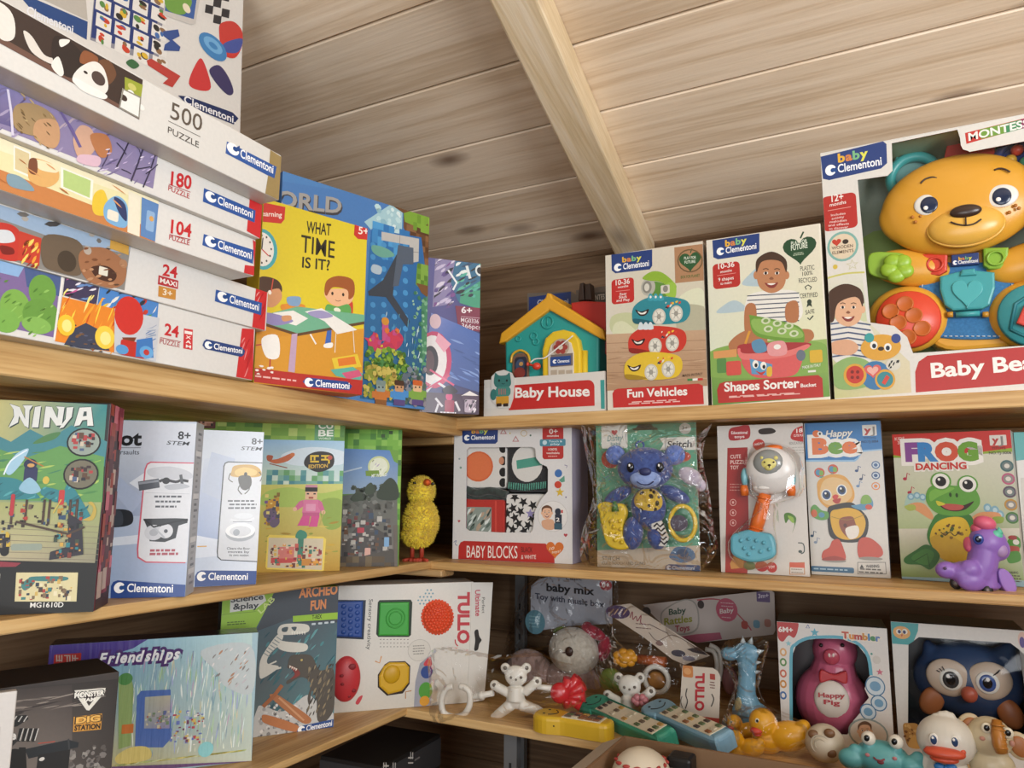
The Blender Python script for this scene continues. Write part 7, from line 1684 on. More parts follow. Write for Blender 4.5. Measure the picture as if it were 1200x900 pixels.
a.poly([(130, 800), (360, 750), (415, 765), (410, 790), (150, 850)], '#23282c'); a.poly([(100, 790), (135, 790), (145, 990), (60, 990)], '#161616'); a.poly([(200, 830), (370, 800), (350, 990), (180, 990)], '#1f1e1e'); a.ell((60, 880), 70, 80, '#141414'); a.ell((220, 852), 14, 10, '#d9d6d0'); a.line([(200, 770), (290, 760)], 5, '#b04a3a'); a.line([(360, 745), (364, 800)], 8, '#3a3c3e')
a.done(r, mat=dull)
r, F, a, (w, d, h) = carton('toy_box', 'white toy box of which only a corner shows at the lower left edge', (-60, 990), (3, 990), (-60, 820), (6, 811), .01, LOW, ('x', -.752), ('x', -.7355), cols='#d2cdc8', mat=gloss)
a.k = (0, 0, 1); a.rr((-50, 980), (1, 850), '#c9c2bc', 3); a.done(r, mat=gloss)
# --- Archeo Fun
r, F, a, (w, d, h) = carton('science_kit_box', 'science kit box lettered ARCHEO FUN with a dinosaur and its skeleton', (250, 875), (390.7, 856), (258, 700), (400, 681), .045, LOW, ('x', -.872), ('x', -.775), cols=('#4f7a80', '#3a4a50', '#3a4a50', '#6a6a60', '#8fae4a', '#3a3a3a'), mat=dull, cat='science kit')
a.k = L2
a.gradq([(110, 800), (145, 150), (675, 75), (640, 740)], ['#5f6a6a', '#3f6a78', '#4a5560', '#5a8a90'])
a.streaks((310, 700), (660, 280), 70, ('#4f8a90', '#3a6870', '#68a0a4', '#2f5560', '#57757c'), 5, 12, .9, 7, .06, .2); a.poly([(380, 115), (680, 70), (662, 260), (470, 262), (460, 240), (300, 300)], '#454c54')
a.poly([(140, 155), (385, 112), (350, 190), (300, 285), (130, 310)], '#93bb3e'); a.poly([(188, 140), (330, 122), (345, 165), (300, 200), (185, 216)], '#d8d8d2'); a.txt('Science', (190, 172), (330, 158), 24, '#3a3f42', .05); a.txt('&play', (200, 204), (310, 196), 26, '#3a3f42', .05); a.line([(150, 226), (300, 212)], 2, '#6a8a34'); a.txt('LAB', (322, 222), (384, 160), 24, '#c9d98a', .03); a.fine((170, 275), (260, 250), 2, '#4f6a24', 5, 3)
a.txt('ARCHEO', (490, 152), (656, 134), 42, '#d98a54', .07); a.txt('FUN', (540, 206), (606, 198), 40, '#d98a54', .07); a.poly([(462, 232), (668, 215), (667, 245), (462, 258)], '#9ac43c'); a.txt('T-REX', (546, 246), (588, 242), 18, '#3a4a1c', .05)
for x in (553, 582, 609, 636): a.rr((x - 9, 272 - (x - 553) * .1), (x + 9, 262 - (x - 553) * .1), '#c9d4da', 3)
bone = '#dcd8cc'
a.blob([(395, 310), (405, 275), (450, 265), (525, 270), (530, 300), (480, 312), (430, 315)], bone); a.blob([(415, 285), (440, 280), (435, 300), (415, 300)], '#4a5a60'); a.blob([(455, 282), (478, 280), (470, 298)], '#4a5a60'); a.blob([(390, 340), (440, 345), (520, 355), (518, 385), (450, 390), (400, 375)], bone)
for i in range(6): a.poly([(455 + i * 11, 300), (463 + i * 11, 300), (459 + i * 11, 316)], '#f0ece0')
a.blob([(398, 310), (420, 320), (400, 360), (360, 400), (350, 440), (400, 455), (340, 500), (316, 500), (318, 430), (350, 370)], bone)
for i in range(7): a.line([(335 + i * 9, 395 - i * 12), (358 + i * 9, 410 - i * 12)], 4, '#8f9a98')
a.line([(330, 480), (410, 458)], 8, bone); a.line([(325, 460), (390, 430)], 7, bone)
a.blob([(300, 790), (305, 640), (340, 630), (420, 650), (520, 580), (560, 600), (640, 660), (640, 750)], '#c9c8c4'); a.specks((302, 780), (520, 600), 110, ('#e6e4e0', '#a8a6a4', '#8a8886', '#d6d2cc', '#6f6c6a'), 4, 11, 5)
a.blob([(440, 440), (455, 405), (520, 400), (550, 415), (580, 470), (640, 468), (645, 620), (610, 690), (570, 690), (565, 600), (545, 560), (535, 625), (526, 590), (540, 530), (500, 500), (440, 530), (436, 515), (480, 490), (470, 462), (440, 462)], '#565048'); a.streaks((520, 680), (640, 440), 60, ('#7a6f5c', '#403a34', '#948468', '#655c50'), 4, 9, 1.2, 5, .06, .18)
a.blob([(445, 450), (480, 462), (492, 490), (450, 510), (470, 485)], '#8a3a34'); a.ell((500, 425), 5, 5, '#c9b46a')
for i in range(4): a.poly([(446 + i * 9, 448 + i * 4), (454 + i * 9, 451 + i * 4), (447 + i * 9, 462 + i * 4)], '#eee8d8')
a.blob([(365, 590), (385, 575), (430, 600), (540, 680), (500, 700)], '#b5754a'); a.line([(330, 630), (380, 580), (414, 535)], 18, '#a8663c'); a.line([(400, 590), (510, 690)], 8, '#d09a70'); a.blob([(325, 680), (345, 665), (480, 710), (470, 740), (345, 705)], '#c07a4a')
a.poly([(480, 735), (490, 715), (640, 684), (638, 728), (478, 750)], '#2f4f8c'); a.clem((484, 744), (632, 712), 24)
a.done(r, mat=dull)
# --- Tullo sensory set
r, F, a, (w, d, h) = carton('toy_box', 'white window box lettered TULLO with coloured sensory balls and cubes', (383, 837), (553, 825), (392, 684), (561, 684), .06, LOW, ('x', -.828), ('x', -.662), cols=('#dedad2', '#c8c4ba', '#c8c4ba', '#d6d2c8', '#e0dcd4', '#b8b0a0'), mat=gloss)
a.k = L3
a.rr((60, 700), (760, 60), '#dedad2'); a.gradq([(60, 700), (60, 450), (760, 450), (760, 700)], ['#cfcac0', '#dedad2', '#dedad2', '#d2cdc2'])
for q, c in (([(60, 162), (258, 162), (248, 335), (60, 330)], '#15203a'), ([(318, 162), (455, 160), (462, 172), (456, 315), (446, 324), (312, 324), (303, 312), (310, 172)], '#0f2a14'), ([(340, 445), (360, 432), (430, 430), (453, 450), (450, 530), (420, 572), (350, 582), (310, 545), (310, 490)], '#2a1c10')): a.poly(q, c)
for k, (x, y) in enumerate([(480 + 16 * i + 8 * (j % 2), 118 + 15 * j) for i in range(5) for j in range(6) if i + j > 2 and i - j > -4]): a.ell((x, y), 4, 4, '#6a9aac')
for i in range(9):
    for j in range(3): a.ell((322 + i * 15, 335 + j * 16), 3, 2, '#7a7670')
for q, c in (([(298, 430), (318, 438), (326, 408)], '#d99a5a'), ([(432, 595), (432, 565), (458, 560)], '#b98a5a')): a.line(q, 5, c)
a.blob([(212, 615), (225, 590), (242, 580), (240, 595), (225, 620)], '#c4404a'); a.ell((492, 382), 50, 48, '#b9b4ac'); a.ell((492, 382), 48, 46, '#d9d5cc'); a.fine((462, 405), (520, 355), 4, '#8a8680', 4, 3)
a.poly([(468, 640), (475, 520), (495, 440), (545, 400), (545, 640)], '#9a9ca8'); a.blob([(512, 440), (540, 410), (546, 450), (520, 452)], '#c8404a'); a.ell((525, 478), 26, 28, '#2f4a8c'); a.ell((520, 560), 30, 38, '#4f9a3a'); a.ell((515, 605), 22, 22, '#d89a2e'); a.rr((60, 640), (140, 610), '#cfcabf')
def down(a, t, p0, p1, hh, c, b): a.txt(t, p0, p1, hh, c, b, 0, (p0[0] + hh, p0[1]))
down(a, 'TULLO', (665, 130), (662, 350), 48, '#c23a44', .09); down(a, 'Sensory creativity', (272, 158), (262, 380), 17, '#4a4a4a', .012); a.line([(650, 335), (652, 352), (662, 364)], 5, '#c23a44', 3)
a.done(r, mat=gloss)
p = at(F, L3); u = unit(p, 400, 350)
def Q(x, y, d=0): return p(x, y, d)
part(r, 'spiky_ball', plastic('#e2532f', .45), E(Q(572, 237), (u * 70, u * 26, u * 76), seg=28, rings=18), *[E(Q(572 + 66 * rr_ * math.cos(t), 237 + 72 * rr_ * math.sin(t), -u * 26 * (1 - rr_ * rr_) ** .5), u * 8, seg=8, rings=6) for rr_, n_ in ((0, 1), (.2, 6), (.4, 12), (.6, 18), (.8, 24), (1, 30)) for t in [6.283 * k / n_ for k in range(n_)]])
gc = part(r, 'green_cube', plastic('#3fa53f', .45), PR(flat(p, [(318, 172), (448, 170), (446, 318), (312, 318)]), -.004, .0, .003, 3))
part(gc, 'raised_ring', plastic('#3a9c3a', .45), TO(Q(388, 242, -.0042), u * 42, .0011, n=32, seg=6), TO(Q(388, 242, -.0042), u * 29, .001, n=28, seg=6))
part(r, 'blue_cube', plastic('#2a4f9c', .45), PR(flat(p, [(120, 168), (246, 165), (240, 326), (120, 322)]), -.004, .0, .003, 3), *[E(Q(160 + i * 30, 190 + j * 28 + (i % 2) * 12, -.0035), (u * 12, .0016, u * 11), seg=10, rings=6) for i in range(3) for j in range(5)])
rb = part(r, 'red_ball', plastic('#c2353c', .45), E(Q(170, 508, 0), (u * 64, u * 30, u * 98), (0, 0, 0), 28, 18))
part(rb, 'ball_dimple', plastic('#8a2028', .6), *[E(Q(x, y, dz), (u * s_, .0014, u * s_ * .8), seg=12, rings=6) for x, y, s_, dz in ((198, 455, 17, -u * 24), (152, 495, 9, -u * 29), (155, 532, 8, -u * 29), (205, 560, 10, -u * 22), (185, 585, 8, -u * 18))])
yb_ = part(r, 'yellow_shape', plastic('#d2a51e', .45), PR(flat(p, [(335, 452), (360, 435), (430, 434), (448, 455), (446, 522), (415, 560), (355, 575), (316, 540), (314, 495)]), -.006, .0, .004, 3))
part(yb_, 'dome', plastic('#c99c1a', .45), E(Q(372, 488, -.006), (u * 38, .005, u * 40)))
flp = part(r, 'hang_flap', plastic('#dad6ce', .5), PR(flat(p, [(722, 84), (815, 84), (800, 330), (776, 600), (700, 614), (714, 380)]), -.0016, -.0004, 0))
a2 = Art(Face(F.O + F.N * .0017, F.U, F.V)); a2.k = L3
a2.blob([(735, 300), (750, 292), (756, 320), (766, 338), (756, 355), (750, 380), (734, 382), (738, 340)], '#26211d')
down(a2, 'Ultimate', (738, 118), (740, 232), 22, '#c2475a', .04); down(a2, 'Perfect', (768, 150), (768, 220), 13, '#6a6660', .01)
a2.done(flp.parent, 'flap_print', mat=gloss)
# ================================================================ lowest shelf, back wall
def toy(name, label, cat, px, y, z=None, U=(1, 0, 0), group=None):
    b = on_y(px, y); F = Face(Vector((b.x, y, LOW if z is None else z)), U, (0, 0, 1))
    return empty(name, F.M(), label, cat, group), F
white = plastic('#dcd8ce', .35)
# --- teddy ring rattle in a bag
def teddy(root, p, cx, cy, s, u, d=0, legs=True):
    Q = lambda x, y, e=0: p(cx + x * s, cy + y * s, d + e * u * s)
    sh = [E(Q(0, 0, -6), (u * s * 58, u * s * 30, u * s * 52)), E(Q(-50, -38, 4), (u * s * 26, u * s * 16, u * s * 26)), E(Q(50, -38, 4), (u * s * 26, u * s * 16, u * s * 26)), T([Q(0, 50), Q(0, 120)], [u * s * 38, u * s * 46], 14), E(Q(0, 118), (u * s * 50, u * s * 28, u * s * 42)),
          T([Q(-40, 80), Q(-98, 48)], u * s * 24, 10), E(Q(-102, 45), (u * s * 26, u * s * 16, u * s * 26)), T([Q(40, 80), Q(98, 30)], u * s * 24, 10), E(Q(100, 28), (u * s * 26, u * s * 16, u * s * 26))]
    if legs: sh += [T([Q(-24, 138), Q(-92, 190)], [u * s * 30, u * s * 24], 10), T([Q(24, 138), Q(106, 165)], [u * s * 30, u * s * 24], 10), E(Q(-100, 200), (u * s * 26, u * s * 18, u * s * 26)), E(Q(112, 172), (u * s * 26, u * s * 18, u * s * 26))]
    b = melt(root, 'teddy', white, u * s * 5, *sh, smooth=3)
    part(b, 'face_marks', plastic('#6a6258', .5), *[E(Q(x, y, -34), (u * s * k, u * s * 5, u * s * k)) for x, y, k in ((-24, 8, 7), (24, 8, 7), (0, 18, 6))], *[E(Q(x, y, -16), (u * s * 10, u * s * 5, u * s * 10)) for x, y in ((-52, -38), (52, -38), (-104, 44), (102, 26))])
r, F = toy('teddy_rattle', 'white teddy rattle with hexagon ring and red bead in a clear bag', 'baby rattle', (600, 838), 1.075, None, (.97, .24, 0))
p = at(F, L4); u = unit(p, 430, 600)
hx = [(95, 585), (70, 640), (75, 715), (120, 738), (165, 730), (205, 690), (208, 630), (190, 595), (160, 588)]
part(r, 'hexagon_ring', white, T([p(x, y, -.004) for x, y in smooth_open([(128, 590), (95, 600), (72, 650), (80, 715), (130, 738), (178, 725), (206, 680), (205, 620), (182, 596), (158, 590)], 3)], u * 16, 10))
part(r, 'ring_arm', white, T([p(205, 645), p(320, 622)], u * 15, 10), T([p(250, 636), p(275, 631)], u * 20, 10), T([p(530, 592), p(600, 600)], u * 14, 10))
teddy(r, p, 428, 540, 1.0, u)
part(r, 'red_bead', plastic('#c02a30', .25), E(p(640, 622, -.002), (u * 50, u * 36, u * 50)), *[T([p(660, 640), p(x, y)], [u * 22, u * 26], 10) for x, y in ((680, 550), (725, 545), (755, 585), (760, 640), (740, 685), (680, 690))])
bag(r, F, L4, [(10, 430), (120, 400), (330, 440), (520, 430), (640, 470), (735, 510), (740, 670), (560, 720), (300, 745), (120, 770), (20, 760), (15, 600)], -.008, .022, film(.2, wrinkle=.6, rough=.08, scale=18), 3, crease=.2)
# --- plush bear with music box, header card
r, F = toy('music_box_plush', 'bagged plush bear under a grey header card reading Toy with music box', 'plush toy', (650, 800), 1.305)
p = at(F, L4); u = unit(p, 700, 430); pl = fuzzy('#d8cfc0', '#b8ad9c', 150, .6)
hd = part(r, 'bear_head', pl, E(p(705, 420, -.01), (u * 130, u * 100, u * 112), (0, .15, 0), 28, 18), E(p(660, 450, -.036), (u * 56, u * 40, u * 46)))
part(hd, 'nose', plastic('#3a241e', .4), E(p(683, 424, -.047), (u * 20, u * 12, u * 23)))
part(hd, 'mouth_seam', plastic('#4a3228', .8), T([p(668, 428, -.047), p(640, 432, -.047), p(632, 470, -.045)], u * 3.5, 6))
part(r, 'bear_body', fuzzy('#b89a90', '#9c8078', 150, .6), E(p(490, 520, .004), (u * 130, u * 60, u * 112)), E(p(700, 560, .002), (u * 150, u * 60, u * 100)))
part(r, 'red_bow', fuzzy('#a8283c', '#7a1c2c', 120, .5), E(p(800, 330, -.004), (u * 70, u * 20, u * 30), (0, .4, 0)), E(p(850, 410, 0), (u * 34, u * 20, u * 62), (0, .3, 0)), E(p(770, 300, 0), (u * 26, u * 18, u * 20)))
part(r, 'green_leaf', fuzzy('#5a6a2c', None, 120, .5), E(p(640, 320, 0), (u * 40, u * 14, u * 18), (0, -.3, 0)))
cd = [(498, 260), (500, 110), (540, 75), (580, 66), (860, 60), (888, 90), (890, 290), (700, 300), (560, 320)]
part(r, 'header_card', plastic('#a9acb6', .5), PR(flat(p, cd, .03), .03, .0315))
a = Art(Face(F.O - F.N * .0298, F.U, F.V)); a.k = L4
a.txt('Classic', (668, 80), (742, 82), 16, '#3a3c44', .04); a.txt('baby mix', (576, 132), (800, 152), 36, '#23252c', .06); a.txt('Toy with music box', (520, 170), (850, 212), 28, '#3a3f52', .04); a.ell((520, 282), 48, 58, '#5f8a98'); a.ell((858, 105), 30, 26, '#a83a40'); a.txt('0+', (842, 116), (874, 116), 24, '#e6dcd8', .06); a.fine((490, 310), (545, 250), 4, '#8fb4bc', 4, 3)
a.done(r, 'card_print', mat=gloss)
bag(r, F, L4, [(400, 300), (480, 80), (640, 55), (900, 55), (905, 300), (880, 560), (640, 640), (400, 610), (370, 450)], -.05, .018, BAG2, 9, crease=.5)
# --- pink baby rattles header card
r, F = toy('rattle_set', 'bagged rattle set with a pale header card reading Baby Rattles Toys', 'baby rattle', (830, 790), 1.37)
p = at(F, L5)
part(r, 'header_card', plastic('#cbbfb8', .5), PR(flat(p, [(300, 118), (700, 70), (912, 48), (930, 60), (935, 240), (925, 260), (560, 300), (420, 240)]), 0, .0015))
a = Art(Face(F.O + F.N * .0003, F.U, F.V)); a.k = L5
a.ell((318, 148), 20, 20, '#4a4440'); a.blob([(400, 140), (500, 90), (560, 120), (565, 230), (490, 262), (410, 240), (385, 190)], '#a8a29a'); a.blob([(406, 144), (500, 96), (554, 124), (558, 226), (488, 256), (414, 236), (391, 190)], '#d2c8c0')
a.txt('Baby', (426, 166), (506, 156), 28, '#3f5a4a', .05); a.txt('Rattles', (404, 214), (536, 198), 32, '#9a9a3a', .05); a.txt('Toys', (456, 246), (524, 240), 28, '#b0485a', .05)
a.line([(560, 95), (640, 90), (700, 110), (790, 200), (820, 240)], 6, '#b8505c', 4); a.ell((702, 142), 52, 56, '#c0506a'); a.txt('Baby', (670, 160), (735, 152), 22, '#eadcd8', .04); a.fine((672, 130), (735, 104), 2, '#e0bcc0', 4, 4); a.fine((675, 185), (730, 172), 1, '#e0bcc0', 4, 5); a.ell((578, 116), 16, 20, '#3a2c28'); a.rr((846, 102), (908, 58), '#5a3f78', 4); a.txt('3m+', (854, 86), (902, 82), 20, '#d8cce0', .05)
a.poly([(480, 270), (560, 258), (670, 250), (680, 282), (560, 300)], '#b8647a')
for x, y, c in ((788, 214, '#b8473a'), (845, 210, '#6fa0b8'), (898, 205, '#b87a6a')): a.rr((x - 15, y + 18), (x + 15, y - 18), c, 12)
a.done(r, 'card_print', mat=gloss)
part(r, 'rattle_handle', white, T([p(x, y, -.03) for x, y in smooth_open([(600, 330), (640, 345), (655, 400), (650, 470)])], .004, 10), T([p(x, y, -.03) for x, y in smooth_open([(620, 310), (665, 340), (675, 420), (670, 480)])], .004, 10))
part(r, 'rattle_drum', plastic('#a87a80', .4), E(p(718, 480, -.03), (.013, .012, .024)), TO(p(718, 480, -.036), .0105, .0022, n=22, seg=8, sz=1.8))
# --- slanted header card and bag of flower rattle
r, F = toy('flower_rattle', 'bagged rattle with yellow flower under a slanted cream header card', 'baby rattle', (745, 800), 1.235)
p = at(F, L5)
part(r, 'header_card', plastic('#c9b9a8', .5), PR(flat(p, [(120, 152), (165, 120), (240, 112), (560, 320), (622, 362), (500, 405), (440, 378), (300, 270)], 0), 0, .0015))
a = Art(Face(F.O + F.N * .0003, F.U, F.V)); a.k = L5
a.ell((180, 152), 58, 32, '#4a3a5c'); 
for i in range(4): a.line([(140 + i * 22, 165), (160 + i * 22, 138)], 5, '#b99a7a')
a.line([(238, 180), (250, 150), (252, 188), (268, 172), (274, 196), (292, 168), (290, 204), (312, 210)], 4, '#8a2f44', 4); a.fine((260, 235), (345, 205), 2, '#7a5f5c', 4, 6); a.line([(330, 250), (370, 290), (440, 262), (520, 300), (560, 330)], 3, '#6a5a58', 4); a.ell((380, 302), 18, 12, '#8a6f68'); a.ell((470, 350), 34, 16, '#4a4450'); a.ell((520, 375), 30, 12, '#8f8a98'); a.poly([(510, 330), (560, 320), (615, 360), (540, 345)], '#3a2f34'); a.line([(330, 210), (420, 255)], 3, '#5a4a50')
a.done(r, 'card_print', mat=gloss)
u = unit(p, 300, 400)
part(r, 'yellow_flower', plastic('#d9972a', .4), *[E(p(215 + 38 * math.cos(t), 372 + 26 * math.sin(t), -.008), (u * 26, u * 20, u * 22)) for t in [k * .8976 for k in range(7)]], E(p(215, 372, -.012), (u * 36, u * 22, u * 28)))
part(r, 'orange_bar', plastic('#a8562a', .4), T([p(280, 378, -.004), p(410, 392, -.004)], u * 24, 12))
part(r, 'green_disc', plastic('#6a7a34', .45), E(p(150, 480, -.004), (u * 66, u * 30, u * 60)))
part(r, 'cream_ring', white, TO(p(365, 475, -.012), u * 60, u * 13, n=28, seg=8))
part(r, 'amber_disc', plastic('#a8743a', .4), E(p(365, 480, -.006), (u * 46, u * 16, u * 42)))
bag(r, F, L5, [(120, 150), (240, 115), (500, 290), (610, 360), (560, 520), (420, 600), (240, 560), (90, 560), (70, 420), (140, 300)], -.03, .015, BAG2, 13, crease=.5)
# --- teddy rattle with Tullo tag
r, F = toy('teddy_rattle', 'white teddy rattle with a white TULLO card tag behind the toy remotes', 'baby rattle', (775, 838), 1.175)
p = at(F, L5); u = unit(p, 300, 500)
teddy(r, p, 236, 505, 1.02, u, 0, False)
part(r, 'pink_bead', plastic('#c07a80', .4), *[E(p(285 + 26 * math.cos(t), 575 + 16 * math.sin(t), -.016), u * 18) for t in [k * 1.05 for k in range(6)]])
tg = [(490, 408), (635, 420), (660, 436), (672, 462), (664, 690), (475, 650)]
part(r, 'card_tag', plastic('#cfc4b6', .5), PR(flat(p, tg, -.03), -.0305, -.029))
a = Art(Face(F.O + F.N * .0307, F.U, F.V)); a.k = L5
a.rr((492, 462), (540, 412), '#c9824a', 10); a.ell((514, 436), 18, 16, '#d9a06a'); down(a, 'TULLO', (555, 448), (552, 622), 40, '#b8343c', .09); a.line([(512, 518), (506, 550), (514, 580), (504, 615)], 5, '#4a4440', 4); a.line([(488, 555), (482, 582), (490, 610)], 4, '#4a4440', 4); a.rr((622, 475), (646, 450), '#a8453c', 3); a.fine((620, 520), (650, 485), 3, '#7a4a44', 5, 2); a.line([(630, 545), (640, 570), (628, 605)], 5, '#3a3430', 4); a.poly([(470, 640), (668, 662), (664, 692), (470, 655)], '#a8453c')
a.done(r, 'tag_print', mat=gloss)
# --- blue long-necked teether
r, F = toy('giraffe_teether', 'pale blue long necked animal teether in a clear bag beside the pig box', 'teether', (880, 850), 1.16)
p = at(F, L5); u = unit(p, 800, 450)
melt(r, 'teether_body', plastic('#6f9fb8', .35), u * 6, E(p(795, 345), (u * 62, u * 34, u * 48)), E(p(715, 352, -.002), (u * 44, u * 30, u * 34)), T([p(800, 350), p(800, 450), p(795, 540), p(810, 640)], [u * 50, u * 42, u * 46, u * 70], 14), E(p(815, 640), (u * 90, u * 44, u * 70)), smooth=4)
part(r, 'crest_spike', plastic('#b9c4c6', .35), *[LA(p(x, y), [(u * 15, 0), (.0002, u * 34)], 'z', 10, (0, an, 0)) for x, y, an in ((780, 300, 0), (815, 302, .3), (850, 345, 1.2), (835, 395, 1.4), (832, 440, 1.4))])
part(r, 'base_trim', plastic('#a8a07a', .4), E(p(768, 600, -.01), (u * 30, u * 20, u * 40)))
bag(r, F, L5, [(690, 300), (790, 270), (900, 290), (880, 400), (860, 520), (890, 640), (700, 660), (740, 500), (680, 390)], -.016, .012, BAG, 21, crease=.6)
# --- toy remotes
def remote(label, P0, P1, up, col, seed, face):
    L = (P1 - P0); ln = L.length; L.normalize(); up = (Vector(up) - L * Vector(up).dot(L)).normalized(); W_ = up.cross(L)
    M = Matrix(((L.x, -up.x, W_.x, P0.x), (L.y, -up.y, W_.y, P0.y), (L.z, -up.z, W_.z, P0.z), (0, 0, 0, 1)))
    r = empty('toy_remote', M, label, 'toy remote', 'toy remotes')
    th = .024; m = plastic(col, .35)
    o = smooth_closed([(0, 0), (.004, -.017), (.022, -.025), (.042, -.021), (.055, -.018), (ln - .012, -.018), (ln, -.01), (ln, .01), (ln - .012, .018), (.055, .018), (.042, .021), (.022, .025), (.004, .017)], 3)
    part(r, 'remote_body', m, PR(o, -th, 0, .006, 3))
    part(r, 'keypad_plate', plastic('#d9cfb8', .45), PR([(.048, -.014), (ln - .012, -.014), (ln - .012, .014), (.048, .014)], -th - .0008, -th + .001, .0005))
    R = random.Random(seed); n = 5
    for i in range(n):
        for j in range(3):
            x = .056 + (ln - .076) * i / (n - 1); z = -.009 + .009 * j
            part(r, 'key', plastic(R.choice(('#4a3f3a', '#6a5a4a', '#c9bfa8', '#8a5a3a', '#5a6a4a', '#b08a4a')), .45), B((x - .0048, -th - .0026, z - .003), (x + .0048, -th - .0004, z + .003), .0008, 1))
    part(r, 'smile', plastic('#2a2a24', .6), T([(x, -th - .0003, z) for x, z in smooth_open([(.026, -.013), (.034, -.006), (.035, .004), (.028, .012)])], .0007, 6), E((.018, -th - .0002, -.01), (.0022, .0005, .0022)), E((.018, -th - .0002, .01), (.0022, .0005, .0022)))
    part(r, 'side_hole', plastic('#1d1a16', .6), *[E((x, -th * .5, -.0222 + (x - .024) * .06), (.0016, .0016, .0008)) for x in (.033, .039)])
def wp(px, y): return on_y(px, y)
A = on_z((620, 850), LOW); remote('yellow toy remote lying at the shelf front edge', Vector((-.512, 1.052, LOW)), Vector((-.392, 1.05, LOW)), (0, 0, 1), '#d8b02e', 1, 0)
remote('teal green toy remote resting across the yellow one', wp((690, 834), 1.155), wp((785, 878), 1.045), (.1, -.42, .9), '#3f9a80', 2, 0)
remote('pale blue toy remote resting right of the green one', wp((764, 840), 1.14), wp((854, 881), 1.035), (.1, -.42, .9), '#7fa6bc', 3, 0)
# --- rubber ducks in a net bag
r, F = toy('rubber_duck_set', 'yellow rubber ducks packed together in a clear bag', 'rubber ducks', (890, 886), 1.1)
p = at(F, L6); u = unit(p, 100, 650); yd = plastic('#dfa11e', .35)
def duck(cx, cy, s, d=0, face=-1):
    Q = lambda x, y, e=0: p(cx + x * s, cy + y * s, d + e * u * s)
    b = melt(r, 'duck', yd, u * s * 5, E(Q(0, 0, -10), u * s * 62), E(Q(110, 62), (u * s * 100, u * s * 60, u * s * 66), (0, -.25, 0)), E(Q(20, 80), (u * s * 70, u * s * 56, u * s * 60)), E(Q(175, 28), (u * s * 34, u * s * 34, u * s * 40), (0, .6, 0)), E(Q(140, 50), (u * s * 70, u * s * 50, u * s * 46), (0, -.5, 0)), smooth=4)
    bk = part(b, 'bill', plastic('#c8463a', .4), E(Q(-28, 38, -58), (u * s * 28, u * s * 26, u * s * 15)), E(Q(-24, 54, -50), (u * s * 20, u * s * 20, u * s * 9)))
    e_ = part(b, 'eye', plastic('#e8e2d0', .3), E(Q(-24, -4, -64), (u * s * 11, u * s * 6, u * s * 12)))
    part(e_, 'pupil', plastic('#1a1614', .2), E(Q(-24, -4, -69), (u * s * 6, u * s * 4, u * s * 7)))
duck(52, 585, 1.0); duck(-68, 660, .62, -.018); duck(-72, 588, .6, .03)
bag(r, F, L6, [(-120, 560), (-60, 530), (40, 510), (140, 540), (240, 600), (250, 690), (190, 745), (0, 745), (-140, 735)], -.022, .018, BAG2, 31, crease=.35)
# --- Happy Pig tumbler
win = cw([(200, 245), (245, 224), (300, 218), (400, 220), (470, 248), (512, 300), (524, 380), (508, 400), (500, 440), (520, 478), (492, 510), (480, 545), (450, 580), (425, 640), (180, 640), (178, 300)], L6)
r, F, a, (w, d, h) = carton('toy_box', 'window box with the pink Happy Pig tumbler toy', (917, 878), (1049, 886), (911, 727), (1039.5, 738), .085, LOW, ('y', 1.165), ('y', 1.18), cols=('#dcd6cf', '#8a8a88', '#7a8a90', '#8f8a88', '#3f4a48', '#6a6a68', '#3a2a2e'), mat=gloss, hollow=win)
p = at(F, L6); u = unit(p, 360, 400); d0 = .045; pk = plastic('#c0607c', .3)
pb = melt(r, 'pig_body', pk, u * 5, E(p(358, 490, d0), (u * 165, u * 130, u * 170)), E(p(368, 270, d0), (u * 100, u * 92, u * 100)), T([p(362, 380, d0), p(366, 320, d0)], [u * 110, u * 90], 16), E(p(305, 195, d0), (u * 26, u * 18, u * 32)), E(p(425, 200, d0), (u * 26, u * 18, u * 32)), smooth=6)
sn = part(pb, 'snout', plastic('#b84a5c', .3), LA(p(353, 298, d0 - u * 86), [(u * 36, u * 20), (u * 36, -u * 8), (u * 30, -u * 16), (.0002, -u * 17)], 'y', 24))
part(sn, 'nostril', plastic('#e6d0c8', .4), E(p(344, 292, d0 - u * 103), (u * 5, u * 3, u * 9)), E(p(362, 292, d0 - u * 103), (u * 5, u * 3, u * 9)))
for x in (308, 402): part(pb, 'eye', plastic('#1c1416', .2), E(p(x, 248, d0 - u * 84), u * 9))
part(r, 'bow_tie', plastic('#b83238', .4), PR(flat(p, smooth_closed([(300, 375), (310, 355), (345, 372), (375, 374), (415, 362), (425, 385), (418, 418), (375, 402), (345, 402), (305, 412)], 3), d0 - u * 120), d0 - u * 128, d0 - u * 104, .002))
part(r, 'tummy_patch', plastic('#d9cfc4', .4), E(p(355, 488, d0 - u * 112), (u * 76, u * 24, u * 86)))
b_ = Art(Face(F.O - F.N * (d0 - u * 137), F.U, F.V)); b_.k = L6
b_.txt('Happy', (298, 476), (412, 480), 20, '#b03038', .05); b_.txt('Pig', (322, 506), (390, 512), 20, '#b03038', .05)
b_.done(r, 'tummy_print', mat=gloss)
film_pane(r, F, win, .002, WIN)
a.k = L6
a.ring([(90, 120), (640, 160), (650, 720), (110, 700)], [((x - 880) * 3.75, (y - 690) * 3.75) for x, y in win], '#dcd6cf')
a.line([(178, 640), (176, 300), (195, 245), (245, 218), (300, 212), (400, 214), (475, 244), (516, 300), (528, 380)], 14, '#5fa9bc', 3); a.blob([(112, 135), (200, 142), (206, 180), (190, 215), (165, 205), (140, 232), (118, 210)], '#b8332f'); a.txt('6M+', (122, 188), (184, 192), 22, '#f0e4dc', .06)
